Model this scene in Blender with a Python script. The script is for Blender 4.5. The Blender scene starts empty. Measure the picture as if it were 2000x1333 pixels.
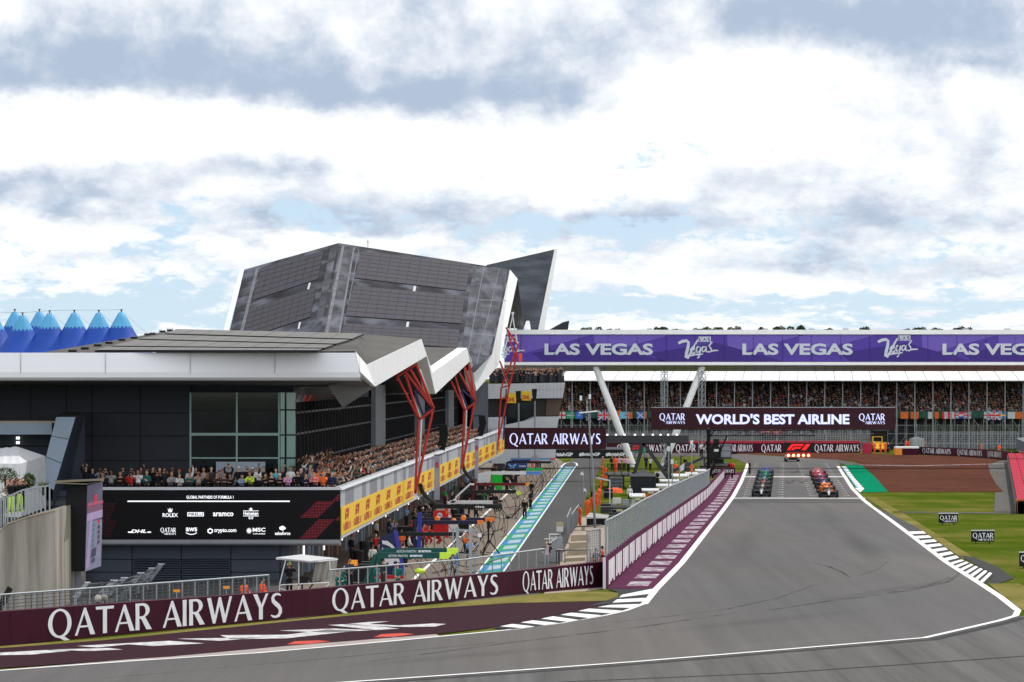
import bpy, bmesh, math, random
from math import sin, cos, pi, radians, sqrt, atan2
from mathutils import Vector as V, Matrix
from mathutils.geometry import tessellate_polygon
random.seed(11)
scene = bpy.context.scene
col = scene.collection

# ---------------------------------------------------------------- camera, sky, sun, exposure
EYE = 12.2                     # camera height above the track
FPX = 7500.0                   # focal length in pixels of a 2000 px wide frame (135 mm lens)
HOR = 735.0                    # row of the horizon in that frame
cam_d = bpy.data.cameras.new("camera")
cam_d.lens = 135.0; cam_d.sensor_width = 36.0
cam_d.shift_y = (HOR - 666.5) / 2000.0
cam_d.clip_start = 1.0; cam_d.clip_end = 40000.0
cam = bpy.data.objects.new("camera", cam_d); col.objects.link(cam)
cam.location = (0, 0, EYE); cam.rotation_euler = (pi / 2, 0, 0)
scene.camera = cam
scene.view_settings.view_transform = 'Standard'
scene.view_settings.look = 'None'
scene.view_settings.exposure = 0.15
scene.view_settings.gamma = 1.0
SUN_EL, SUN_AZ = radians(50), radians(38)      # azimuth from straight ahead towards the right
sun_d = bpy.data.lights.new("sun", 'SUN')
sun_d.energy = 2.9; sun_d.angle = radians(1.2); sun_d.color = (1.0, 0.955, 0.89)
sun = bpy.data.objects.new("sun", sun_d); col.objects.link(sun)
sdir = V((sin(SUN_AZ) * cos(SUN_EL), cos(SUN_AZ) * cos(SUN_EL), sin(SUN_EL)))
sun.rotation_euler = (-sdir).to_track_quat('-Z', 'Y').to_euler()
sun.location = (60, 60, 120)

def build_world():
    w = bpy.data.worlds.new("World"); scene.world = w; w.use_nodes = True
    nt = w.node_tree; N = nt.nodes; L = nt.links; N.clear()
    def nd(t, **k):
        n = N.new(t)
        for a, b in k.items(): setattr(n, a, b)
        return n
    def mth(op, a, b=None, c=None, clamp=False):
        n = nd('ShaderNodeMath', operation=op, use_clamp=clamp)
        for i, x in enumerate((a, b, c)):
            if x is None: continue
            if isinstance(x, (int, float)): n.inputs[i].default_value = x
            else: L.new(x, n.inputs[i])
        return n.outputs[0]
    def ramp(x, lo, hi):
        n = nd('ShaderNodeMapRange', interpolation_type='SMOOTHSTEP')
        L.new(x, n.inputs['Value']); n.inputs['From Min'].default_value = lo; n.inputs['From Max'].default_value = hi
        return n.outputs['Result']
    def mixc(f, a, b):
        n = nd('ShaderNodeMix', data_type='RGBA')
        if isinstance(f, (int, float)): n.inputs[0].default_value = f
        else: L.new(f, n.inputs[0])
        for i, x in ((6, a), (7, b)):
            if isinstance(x, tuple): n.inputs[i].default_value = (*x, 1)
            else: L.new(x, n.inputs[i])
        return n.outputs[2]
    out = nd('ShaderNodeOutputWorld'); bg = nd('ShaderNodeBackground'); bg.inputs['Strength'].default_value = 0.1
    sky = nd('ShaderNodeTexSky'); sky.sky_type = 'NISHITA'; sky.sun_disc = False
    sky.sun_elevation = SUN_EL; sky.sun_rotation = SUN_AZ; sky.altitude = 100; sky.air_density = 1.0; sky.dust_density = 1.6
    tc = nd('ShaderNodeTexCoord'); sep = nd('ShaderNodeSeparateXYZ'); L.new(tc.outputs['Generated'], sep.inputs[0])
    az = mth('ARCTAN2', sep.outputs[0], sep.outputs[1]); el = mth('ARCSINE', sep.outputs[2])
    u = mth('MULTIPLY', az, 75.0); v = mth('MULTIPLY', el, 75.0)          # 1 unit = 1/75 rad of sky
    va = mth('MAXIMUM', v, 0.0); vp = mth('ADD', va, 1.6)
    lg = mth('LOGARITHM', vp, 2.71828)
    us = mth('DIVIDE', u, vp)
    def coords(k1, k2, off, dv=0.0):
        c = nd('ShaderNodeCombineXYZ')
        L.new(mth('MULTIPLY', u, k1 / 6.0), c.inputs[0]); L.new(mth('MULTIPLY_ADD', lg, k2, dv), c.inputs[1]); c.inputs[2].default_value = off
        return c.outputs[0]
    def noise(vec, detail=8, rough=0.55, dist=0.0, scale=1.0):
        n = nd('ShaderNodeTexNoise'); L.new(vec, n.inputs['Vector'])
        n.inputs['Scale'].default_value = scale; n.inputs['Detail'].default_value = detail
        n.inputs['Roughness'].default_value = rough; n.inputs['Distortion'].default_value = dist
        return n.outputs['Fac']
    # warp so that cloud edges are ragged
    wn = nd('ShaderNodeTexNoise'); L.new(coords(5.0, 7.5, 4.0), wn.inputs['Vector']); wn.inputs['Scale'].default_value = 1.0
    wn.inputs['Detail'].default_value = 8; wn.inputs['Roughness'].default_value = 0.6
    ws = nd('ShaderNodeSeparateColor'); L.new(wn.outputs['Color'], ws.inputs[0])
    uw = mth('MULTIPLY_ADD', mth('SUBTRACT', ws.outputs[0], 0.5), 1.7, u)
    vw = mth('MULTIPLY_ADD', mth('SUBTRACT', ws.outputs[1], 0.5), 1.0, v)
    cvec = nd('ShaderNodeCombineXYZ'); L.new(uw, cvec.inputs[0]); L.new(vw, cvec.inputs[1])
    def blobs(lst):
        acc = None
        for (px, py, rx, ry, a) in lst:
            q = nd('ShaderNodeVectorMath', operation='MULTIPLY_ADD'); L.new(cvec.outputs[0], q.inputs[0])
            q.inputs[1].default_value = (100.0 / rx, 100.0 / ry, 0); q.inputs[2].default_value = (-(px - 1000.0) / rx, -(HOR - py) / ry, 0)
            r2 = nd('ShaderNodeVectorMath', operation='DOT_PRODUCT'); L.new(q.outputs[0], r2.inputs[0]); L.new(q.outputs[0], r2.inputs[1])
            acc = mth('MULTIPLY_ADD', mth('POWER', .36788, r2.outputs['Value']), a, 0.0 if acc is None else acc)
        return acc
    shade_b = blobs(SHADE); blue_b = blobs(BLUE)
    n1 = noise(coords(4.2, 7.0, 1.3), 9, 0.58, 0.15)
    n2 = noise(coords(9.0, 14.0, 7.7), 9, 0.62, 0.2)
    n3 = noise(coords(4.2, 7.0, 1.3, 0.25), 6, 0.5, 0.15)
    sh = mth('ADD', mth('MULTIPLY', mth('SUBTRACT', n1, 0.5), 1.25), shade_b)
    sh = mth('ADD', sh, mth('MULTIPLY', mth('SUBTRACT', n2, 0.5), 0.75))
    sh = mth('ADD', sh, mth('MULTIPLY', mth('SUBTRACT', n3, n1), 0.8))
    def puffs(vec, scale):                               # cauliflower heads
        n = nd('ShaderNodeTexVoronoi', feature='F1', voronoi_dimensions='2D'); n.normalize = True; L.new(vec, n.inputs['Vector']); n.inputs['Scale'].default_value = scale
        n.inputs['Detail'].default_value = 3; n.inputs['Roughness'].default_value = .6; n.inputs['Lacunarity'].default_value = 2.3
        return n.outputs['Distance']
    wv_ = nd('ShaderNodeVectorMath', operation='MULTIPLY_ADD'); L.new(wn.outputs['Color'], wv_.inputs[0]); wv_.inputs[1].default_value = (.55, .55, .55); L.new(coords(4.6, 7.4, 2.2), wv_.inputs[2])
    pf = puffs(wv_.outputs[0], 0.85)
    sh = mth('ADD', sh, mth('MULTIPLY', mth('SUBTRACT', pf, 0.27), 0.85))
    shade = ramp(sh, -0.20, 0.92)
    bl = mth('ADD', mth('MULTIPLY', mth('SUBTRACT', 0.5, n2), 2.4), blue_b)
    bl = mth('ADD', bl, mth('MULTIPLY', mth('SUBTRACT', 0.5, n1), 1.2))
    bl = mth('ADD', bl, mth('MULTIPLY', mth('SUBTRACT', pf, 0.27), 1.3))
    hole = ramp(bl, 0.22, 0.80)
    # cloud radiance (x10, the background strength is 0.1): sunlit white to slate base
    white = (9.9, 10.0, 10.1); slate = (4.1, 5.0, 6.4)
    cl = mixc(shade, white, slate)
    low = ramp(v, 0.2, 3.6)
    clear = mixc(low, (6.3, 8.3, 9.9), (5.2, 7.3, 9.5))
    skyb = mixc(0.22, clear, sky.outputs['Color'])
    hi = nd('ShaderNodeMapRange'); L.new(v, hi.inputs['Value']); hi.inputs['From Min'].default_value = 8; hi.inputs['From Max'].default_value = 24
    hi.inputs['To Min'].default_value = 1.0; hi.inputs['To Max'].default_value = 0.50      # sky overhead dimmed to lower the ambient light
    sc_ = nd('ShaderNodeVectorMath', operation='SCALE'); L.new(mixc(hole, cl, skyb), sc_.inputs[0]); bk = mth('MULTIPLY_ADD', ramp(mth('MULTIPLY', sep.outputs[1], -1.0), -0.1, 0.5), 1.5, 1.0)     # unseen clouds opposite the sun brightened to light the camera-facing walls
    L.new(mth('MULTIPLY', hi.outputs[0], bk), sc_.inputs['Scale'])
    final = sc_.outputs[0]
    L.new(final, bg.inputs['Color']); L.new(bg.outputs[0], out.inputs[0])

# cloud bodies, as (direction in the photo frame, half sizes, weight)
SHADE = [(330, 70, 420, 90, .22), (960, 90, 300, 110, .20), (350, 350, 420, 50, .12), (1500, 400, 500, 90, .10), (100, 120, 240, 70, .55), (430, 150, 320, 62, .55), (640, 185, 260, 30, .4), (60, 165, 120, 28, .4),
         (930, 190, 260, 45, .6), (1150, 150, 150, 90, .3), (900, 110, 300, 70, .18),
         (1700, 50, 330, 80, .7), (1900, 60, 220, 80, .35), (1880, 130, 120, 20, .3), (1480, 20, 200, 40, .35),
         (140, 395, 110, 32, .75), (30, 360, 90, 26, .4), (440, 330, 220, 26, .3), (620, 330, 90, 60, .22),
         (560, 430, 200, 38, .38), (870, 425, 300, 45, .5), (1180, 445, 170, 34, .42), (1500, 360, 180, 30, .2),
         (1580, 440, 240, 42, .36), (1900, 430, 180, 50, .28), (1870, 300, 90, 90, .16), (1720, 215, 110, 50, .16),
         (1500, 510, 120, 22, .2), (1850, 520, 260, 26, .3), (300, 520, 80, 26, .2), (1640, 505, 80, 26, .3),
         (650, 270, 500, 26, -.5), (150, 250, 300, 60, -.5), (690, 100, 45, 60, -.45), (1350, 200, 260, 80, -.5),
         (1100, 320, 260, 60, -.45), (540, 480, 400, 14, -.3), (1600, 130, 250, 18, -.2)]
BLUE = [(60, 575, 140, 30, .75), (330, 600, 140, 60, .95), (120, 625, 220, 34, .9), (560, 410, 260, 40, .3), (900, 440, 420, 34, .5),
        (1290, 290, 60, 34, .9), (1195, 320, 34, 20, .7), (1440, 125, 28, 34, .8), (1200, 575, 190, 24, .85),
        (1350, 600, 420, 34, .62), (1850, 600, 260, 40, .8), (1250, 460, 160, 34, .6), (1780, 500, 320, 40, .4), (300, 480, 90, 40, .45),
        (460, 540, 60, 40, .5), (650, 290, 520, 70, -1.2), (500, 100, 900, 110, -1.6), (1700, 80, 420, 110, -1.6), (1500, 560, 330, 22, -.5)]
build_world()

# ---------------------------------------------------------------- geometry helpers
def P(px, py, d):                       # a point seen at (px, py) in the photo, d metres ahead
    return V(((px - 1000) / FPX * d, d, EYE - (py - HOR) / FPX * d))
def G(px, py, z=0.0):                   # the ground point seen there
    d = FPX * (EYE - z) / (py - HOR)
    return V(((px - 1000) / FPX * d, d, z))
def on_plane(px, py, a, b, c):          # the point of the plane abc seen there
    n = (b - a).cross(c - a); e = V((0, 0, EYE)); r = V(((px - 1000) / FPX, 1, -(py - HOR) / FPX))
    return e + r * ((a - e).dot(n) / r.dot(n))

class MB:
    def __init__(s): s.v = []; s.f = []; s.m = []
    def face(s, pts, m=0):
        i = len(s.v); s.v += [V(p) for p in pts]; s.f.append(tuple(range(i, i + len(pts)))); s.m.append(m)
    def add(s, vs, fs, m=0):
        i = len(s.v); s.v += [V(p) for p in vs]
        for f in fs: s.f.append(tuple(i + k for k in f)); s.m.append(m)
    def box(s, lo, hi, m=0):
        x0, y0, z0 = lo; x1, y1, z1 = hi
        s.add([(x0, y0, z0), (x1, y0, z0), (x1, y1, z0), (x0, y1, z0), (x0, y0, z1), (x1, y0, z1), (x1, y1, z1), (x0, y1, z1)],
              [(0, 3, 2, 1), (4, 5, 6, 7), (0, 1, 5, 4), (1, 2, 6, 5), (2, 3, 7, 6), (3, 0, 4, 7)], m)
    def cbox(s, c, size, m=0, rz=0.0, rx=0.0):
        R = Matrix.Rotation(rz, 3, 'Z') @ Matrix.Rotation(rx, 3, 'X'); c = V(c); h = V(size) / 2
        vs = [c + R @ V((sx * h.x, sy * h.y, sz * h.z)) for sz in (-1, 1) for sx, sy in ((-1, -1), (1, -1), (1, 1), (-1, 1))]
        s.add(vs, [(0, 3, 2, 1), (4, 5, 6, 7), (0, 1, 5, 4), (1, 2, 6, 5), (2, 3, 7, 6), (3, 0, 4, 7)], m)
    def bar(s, a, b, w=.05, m=0, h=None):          # square bar
        s.tube([a, b], w / 2 * 1.2, m, 4)
    def tube(s, pts, r, m=0, n=6, cap=True):
        pts = [V(p) for p in pts]; rs = r if isinstance(r, (list, tuple)) else [r] * len(pts)
        i0 = len(s.v); prev = None
        for k, p in enumerate(pts):
            d = (pts[min(k + 1, len(pts) - 1)] - pts[max(k - 1, 0)]).normalized()
            if prev is None:
                up = V((0, 0, 1)) if abs(d.z) < .9 else V((1, 0, 0))
                ax = d.cross(up).normalized()
            else:
                ax = (prev - d * prev.dot(d)).normalized()
            prev = ax; ay = d.cross(ax)
            for j in range(n):
                t = 2 * pi * (j + .5) / n
                s.v.append(p + (ax * cos(t) + ay * sin(t)) * rs[k])
        for k in range(len(pts) - 1):
            for j in range(n):
                a = i0 + k * n + j; b = i0 + k * n + (j + 1) % n
                s.f.append((a, b, b + n, a + n)); s.m.append(m)
        if cap:
            s.f.append(tuple(i0 + j for j in range(n))[::-1]); s.m.append(m)
            s.f.append(tuple(i0 + (len(pts) - 1) * n + j for j in range(n))); s.m.append(m)
    def poly(s, pts, m=0):                          # any planar polygon, triangulated
        pts = [V(p) for p in pts]
        s.add(pts, [tuple(t) for t in tessellate_polygon([pts])], m)
    def prism(s, pts, ext, m=0):                    # polygon pushed along ext
        pts = [V(p) for p in pts]; ext = V(ext); n = len(pts)
        tri = [tuple(t) for t in tessellate_polygon([pts])]
        s.add(pts, tri, m); s.add([p + ext for p in pts], [t[::-1] for t in tri], m)
        for i in range(n):
            j = (i + 1) % n
            s.add([pts[i], pts[j], pts[j] + ext, pts[i] + ext], [(0, 1, 2, 3)], m)
    def ell(s, c, r, m=0, nu=10, nv=7):
        c = V(c); i0 = len(s.v); r = V(r) if not isinstance(r, (int, float)) else V((r, r, r))
        for a in range(nv + 1):
            th = pi * a / nv
            for b in range(nu):
                ph = 2 * pi * b / nu
                s.v.append(c + V((r.x * sin(th) * cos(ph), r.y * sin(th) * sin(ph), r.z * cos(th))))
        for a in range(nv):
            for b in range(nu):
                q = i0 + a * nu + b; w = i0 + a * nu + (b + 1) % nu
                s.f.append((q, q + nu, w + nu, w)); s.m.append(m)
    def lathe(s, c, prof, m=0, n=16, axis='Z'):
        c = V(c); i0 = len(s.v)
        for (r, z) in prof:
            for b in range(n):
                t = 2 * pi * b / n
                q = V((r * cos(t), r * sin(t), z))
                if axis == 'X': q = V((q.z, q.x, q.y))
                if axis == 'Y': q = V((q.x, q.z, q.y))
                s.v.append(c + q)
        for a in range(len(prof) - 1):
            for b in range(n):
                q = i0 + a * n + b; w = i0 + a * n + (b + 1) % n
                s.f.append((q, w, w + n, q + n)); s.m.append(m)
    def build(s, name, mats, parent=None, loc=None, smooth=False, free=False):
        if not isinstance(mats, (list, tuple)): mats = [mats]
        if parent is not None and not free:
            o0 = world_loc(parent)
        elif loc is not None: o0 = V(loc)
        elif parent is None and not free:
            xs = [v.x for v in s.v]; ys = [v.y for v in s.v]; zs = [v.z for v in s.v]
            o0 = V(((min(xs) + max(xs)) / 2, (min(ys) + max(ys)) / 2, min(zs)))
        else: o0 = V((0, 0, 0))
        me = bpy.data.meshes.new(name)
        me.from_pydata([tuple(v - o0) for v in s.v], [], s.f)
        for m in mats: me.materials.append(m)
        me.polygons.foreach_set('material_index', s.m)
        if smooth: me.polygons.foreach_set('use_smooth', [True] * len(s.f))
        me.update()
        o = bpy.data.objects.new(name, me); col.objects.link(o)
        if parent is not None: o.parent = parent
        else: o.location = o0
        return o
def world_loc(o):
    p = V((0, 0, 0))
    while o is not None: p = p + o.location; o = o.parent
    return p
LABELS = {}
def tag(o, label=None, cat=None, group=None, kind=None):
    if label: o['label'] = label
    if cat: o['category'] = cat
    if group: o['group'] = group
    if kind: o['kind'] = kind
    return o
def thing(name, label, cat, loc, group=None):
    o = bpy.data.objects.new(name, None); col.objects.link(o); o.location = loc; o.empty_display_size = .2
    return tag(o, label, cat, group)
def copy_tree(o, parent=None):
    c = o.copy(); col.objects.link(c)
    if parent is not None: c.parent = parent
    for ch in list(o.children): copy_tree(ch, c)
    return c

# ---------------------------------------------------------------- materials
MATS = {}
def M(name, c, rough=.6, metal=0.0, var=.12, scale=1.5, emit=0.0, stretch=(1, 1, 1), bump=0.0, spec=.18, coat=0.0, tint=None, tscale=.3, tamt=0.0):
    if name in MATS: return MATS[name]
    m = bpy.data.materials.new(name); m.use_nodes = True; MATS[name] = m
    nt = m.node_tree; N = nt.nodes; L = nt.links; b = N['Principled BSDF']
    b.inputs['Roughness'].default_value = rough; b.inputs['Metallic'].default_value = metal
    b.inputs['Specular IOR Level'].default_value = spec
    b.inputs['Base Color'].default_value = (*c, 1)
    if coat: b.inputs['Coat Weight'].default_value = coat; b.inputs['Coat Roughness'].default_value = .08
    if emit:
        b.inputs['Emission Color'].default_value = (*c, 1); b.inputs['Emission Strength'].default_value = emit
    if var:
        ge = N.new('ShaderNodeNewGeometry'); mp = N.new('ShaderNodeMapping'); mp.inputs['Scale'].default_value = stretch
        no = N.new('ShaderNodeTexNoise'); no.inputs['Scale'].default_value = scale; no.inputs['Detail'].default_value = 6; no.inputs['Roughness'].default_value = .6
        L.new(ge.outputs['Position'], mp.inputs[0]); L.new(mp.outputs[0], no.inputs['Vector'])
        mr = N.new('ShaderNodeMapRange'); mr.inputs['From Min'].default_value = .25; mr.inputs['From Max'].default_value = .75
        mr.inputs['To Min'].default_value = 1 - var; mr.inputs['To Max'].default_value = 1 + var
        L.new(no.outputs['Fac'], mr.inputs['Value'])
        mx = N.new('ShaderNodeVectorMath'); mx.operation = 'SCALE'; mx.inputs[0].default_value = c
        L.new(mr.outputs[0], mx.inputs['Scale'])
        src = mx.outputs[0]
        if tint:
            n2 = N.new('ShaderNodeTexNoise'); n2.inputs['Scale'].default_value = tscale; n2.inputs['Detail'].default_value = 5
            L.new(mp.outputs[0], n2.inputs['Vector'])
            r2 = N.new('ShaderNodeMapRange'); r2.interpolation_type = 'SMOOTHSTEP'
            r2.inputs['From Min'].default_value = .45; r2.inputs['From Max'].default_value = .68; r2.inputs['To Max'].default_value = tamt
            L.new(n2.outputs['Fac'], r2.inputs['Value'])
            mm = N.new('ShaderNodeMix'); mm.data_type = 'RGBA'; L.new(r2.outputs[0], mm.inputs[0]); L.new(src, mm.inputs[6]); mm.inputs[7].default_value = (*tint, 1)
            src = mm.outputs[2]
        L.new(src, b.inputs['Base Color'])
        if bump:
            bp = N.new('ShaderNodeBump'); bp.inputs['Strength'].default_value = bump; bp.inputs['Distance'].default_value = .05
            L.new(no.outputs['Fac'], bp.inputs['Height']); L.new(bp.outputs[0], b.inputs['Normal'])
    return m
def MO(name, rough=.85):                            # colour taken from the object (clothes)
    if name in MATS: return MATS[name]
    m = bpy.data.materials.new(name); m.use_nodes = True; MATS[name] = m
    N = m.node_tree.nodes; oi = N.new('ShaderNodeObjectInfo')
    N['Principled BSDF'].inputs['Roughness'].default_value = rough; N['Principled BSDF'].inputs['Specular IOR Level'].default_value = .2
    m.node_tree.links.new(oi.outputs['Color'], N['Principled BSDF'].inputs['Base Color'])
    return m
def MV(name, rough=.8):                             # colour per figure of a crowd mesh
    m = bpy.data.materials.new(name); m.use_nodes = True
    N = m.node_tree.nodes; a = N.new('ShaderNodeAttribute'); a.attribute_name = 'cloth'
    N['Principled BSDF'].inputs['Roughness'].default_value = rough
    m.node_tree.links.new(a.outputs['Color'], N['Principled BSDF'].inputs['Base Color'])
    return m

# ---------------------------------------------------------------- lettering
def arc(cx, cy, rx, ry, a0, a1, n=12):
    return [(cx + rx * cos(radians(a0 + (a1 - a0) * i / n)), cy + ry * sin(radians(a0 + (a1 - a0) * i / n))) for i in range(n + 1)]
def tess(loops):
    flat = [p for l in loops for p in l]
    return flat, [tuple(t) for t in tessellate_polygon([[V((x, y, 0)) for x, y in l] for l in loops])]
def stroke2d(pts, ws):
    n = len(pts); L_, R_ = [], []
    for i in range(n):
        a = pts[max(0, i - 1)]; b = pts[min(n - 1, i + 1)]; dx, dy = b[0] - a[0], b[1] - a[1]; q = sqrt(dx * dx + dy * dy) or 1
        w = (ws[i] if isinstance(ws, list) else ws) / 2; nx, ny = -dy / q * w, dx / q * w
        L_.append((pts[i][0] + nx, pts[i][1] + ny)); R_.append((pts[i][0] - nx, pts[i][1] - ny))
    vs = L_ + R_; fs = [(i, i + 1, n + i + 1, n + i) for i in range(n - 1)]
    return vs, fs
def glyphs():
    g = {}
    g['A'] = (.78, [tess([[(0, 0), (.10, 0), (.19, .28), (.515, .28), (.60, 0), (.79, 0), (.43, 1.0), (.355, 1.0)], [(.212, .35), (.492, .35), (.362, .78)]])])
    g['T'] = (.70, [tess([[(.27, 0), (.43, 0), (.43, .89), (.70, .89), (.71, 1.0), (-.01, 1), (0, .89), (.27, .89)]])])
    g['I'] = (.17, [tess([[(0, 0), (.17, 0), (.16, .5), (.17, 1), (0, 1), (.01, .5)]])])
    g['R'] = (.66, [tess([[(0, 0), (.17, 0), (.16, .42), (.23, .42), (.45, 0), (.67, 0), (.40, .47)] + arc(.29, .735, .29, .265, -65, 90, 12) + [(0, 1), (.01, .5)],
                           [(.16, .91)] + arc(.27, .71, .145, .2, 90, -90, 10) + [(.16, .51)]])])
    g['W'] = (1.08, [tess([[(0, 1), (.17, 1), (.34, .30), (.50, 1), (.60, 1), (.78, .30), (.97, 1), (1.08, 1), (.80, 0), (.69, 0), (.535, .66), (.36, 0), (.25, 0)]])])
    g['Y'] = (.68, [tess([[(0, 1), (.19, 1), (.37, .58), (.56, 1), (.68, 1), (.43, .46), (.43, 0), (.26, 0), (.26, .46)]])])
    sp = [(.46, .88), (.36, .94), (.25, .945), (.14, .90), (.095, .80), (.12, .68), (.22, .58), (.34, .48), (.43, .36), (.44, .22), (.36, .09), (.24, .05), (.12, .065), (.02, .13)]
    g['S'] = (.52, [stroke2d(sp, [.05, .09, .10, .12, .14, .16, .17, .17, .16, .15, .13, .10, .09, .05])])
    g['Q'] = (.93, [tess([arc(.45, .5, .45, .53, 0, 360, 36)[:-1], arc(.45, .5, .29, .45, 360, 0, 36)[:-1]]),
                    ([(.36, .01, .004), (.60, .02, .004), (.93, -.20, .004), (.80, -.25, .004)], [(0, 1, 2, 3)])])
    return g
GL = glyphs(); TCACHE = {}
def text2d(s, font='b'):
    key = (s, font)
    if key in TCACHE: return TCACHE[key]
    vs, fs = [], []
    if font == 'q':
        x = 0.0
        for ch in s:
            if ch == ' ': x += .36; continue
            w, parts = GL[ch]
            for pv, pf in parts:
                i = len(vs); vs += [(p[0] + x, p[1], p[2] if len(p) > 2 else 0.0) for p in pv]; fs += [tuple(i + k for k in f) for f in pf]
            x += w + (.10 if ch not in 'AT' else .045)
    else:
        cu = bpy.data.curves.new('lettering', 'FONT'); cu.body = s; cu.size = 1.0; cu.fill_mode = 'FRONT'; cu.resolution_u = 3
        cu.offset = {'b': .022, 'n': 0.0, 'x': .036}[font]
        o = bpy.data.objects.new('lettering', cu); col.objects.link(o)
        dg = bpy.context.evaluated_depsgraph_get(); me = o.evaluated_get(dg).to_mesh()
        vs = [tuple(v.co) for v in me.vertices]; fs = [tuple(p.vertices) for p in me.polygons]
        o.evaluated_get(dg).to_mesh_clear(); bpy.data.objects.remove(o); bpy.data.curves.remove(cu)
    TCACHE[key] = (vs, fs)
    return vs, fs
def put2d(mb, geo, c, ex, ey, w, h, m=1, shear=0.0, keep=False, off=.025, caps=False):
    """fit flat artwork, centred on c, into w x h along ex, ey, a little proud of the panel behind it"""
    vs, fs = geo; ex = V(ex).normalized(); ey = V(ey).normalized(); ez = ex.cross(ey)
    x0 = min(v[0] for v in vs); x1 = max(v[0] for v in vs); y0 = min(v[1] for v in vs); y1 = max(v[1] for v in vs)
    if caps: y0, y1 = 0.0, 1.0
    sx = w / (x1 - x0); sy = h / (y1 - y0)
    if keep: sx = sy = min(sx, sy)
    out = []
    for v in vs:
        a = (v[0] - (x0 + x1) / 2) * sx; b = (v[1] - (y0 + y1) / 2) * sy
        out.append(V(c) + ex * (a + shear * b) + ey * b + ez * (off + (v[2] if len(v) > 2 else 0)))
    mb.add(out, fs, m)
def write(mb, s, c, ex, ey, w, h, m=1, font='b', **k): put2d(mb, text2d(s, font), c, ex, ey, w, h, m, caps=(font == 'q'), **k)
def quads(mb, pts, c, ex, ey, w, h, m=1, **k):      # one polygon as artwork
    put2d(mb, tess([pts]), c, ex, ey, w, h, m, **k)
X_, Z_ = V((1, 0, 0)), V((0, 0, 1))
def qatar(mb, c, ex, ey, w, h, m=1, stacked=False):
    ex = V(ex).normalized(); ey = V(ey).normalized(); c = V(c)
    if not stacked: write(mb, 'QATAR AIRWAYS', c, ex, ey, w, h, m, 'q')
    else:
        write(mb, 'QATAR', c + ey * h * .17, ex, ey, w, h * .62, m, 'q')
        write(mb, 'AIRWAYS', c - ey * h * .36 + ex * w * .12, ex, ey, w * .75, h * .27, m, 'q')
def f1_art(mb, c, ex, ey, w, h, m):
    a = [(0, 0), (.28, .62), (.40, .86), (.55, 1), (1.75, 1), (1.60, .66), (.74, .66), (.60, .60), (.30, 0)]
    b = [(.42, 0), (.62, .40), (.76, .50), (1.50, .50), (1.36, .24), (.82, .24), (.70, 0)]
    d = [(1.50, 0), (1.98, 1), (2.42, 1), (1.94, 0)]
    vs, fs = [], []
    for l in (a, b, d):
        v, f = tess([l]); i = len(vs); vs += v; fs += [tuple(i + k for k in t) for t in f]
    put2d(mb, (vs, fs), c, ex, ey, w, h, m)

# ================================================================ the ground
def slab(name, px, z, mat, label=None):             # a sheet of ground whose outline is read off the photo
    mb = MB(); mb.poly([G(x, y, z) if not isinstance(x, V) else x for x, y in px], 0)
    o = mb.build(name, mat); tag(o, kind='structure'); return o
def grass_mat(name, a, b, c, sc=.12):
    m = bpy.data.materials.new(name); m.use_nodes = True; nt = m.node_tree; N = nt.nodes; L = nt.links; bs = N['Principled BSDF']
    bs.inputs['Roughness'].default_value = .9; bs.inputs['Specular IOR Level'].default_value = .0
    ge = N.new('ShaderNodeNewGeometry'); mp = N.new('ShaderNodeMapping'); mp.inputs['Scale'].default_value = (1, .35, 1); L.new(ge.outputs['Position'], mp.inputs[0])
    n1 = N.new('ShaderNodeTexNoise'); n1.inputs['Scale'].default_value = sc; n1.inputs['Detail'].default_value = 8; n1.inputs['Roughness'].default_value = .65; L.new(mp.outputs[0], n1.inputs['Vector'])
    n2 = N.new('ShaderNodeTexNoise'); n2.inputs['Scale'].default_value = 2.6; n2.inputs['Detail'].default_value = 7; n2.inputs['Roughness'].default_value = .75; L.new(ge.outputs['Position'], n2.inputs['Vector'])
    wv = N.new('ShaderNodeTexWave'); wv.inputs['Scale'].default_value = .028; wv.inputs['Distortion'].default_value = 9; wv.inputs['Detail'].default_value = 5; wv.bands_direction = 'Y'; L.new(ge.outputs['Position'], wv.inputs['Vector'])
    ad = N.new('ShaderNodeMath'); ad.operation = 'MULTIPLY_ADD'; L.new(wv.outputs['Fac'], ad.inputs[0]); ad.inputs[1].default_value = .09; L.new(n1.outputs['Fac'], ad.inputs[2])
    a2 = N.new('ShaderNodeMath'); a2.operation = 'MULTIPLY_ADD'; L.new(n2.outputs['Fac'], a2.inputs[0]); a2.inputs[1].default_value = .35; L.new(ad.outputs[0], a2.inputs[2])
    cr = N.new('ShaderNodeValToRGB'); L.new(a2.outputs[0], cr.inputs[0]); e = cr.color_ramp.elements
    e[0].position = .45; e[0].color = (*a, 1); e[1].position = .92; e[1].color = (*c, 1); k = e.new(.69); k.color = (*b, 1)
    L.new(cr.outputs[0], bs.inputs['Base Color']); return m
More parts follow.
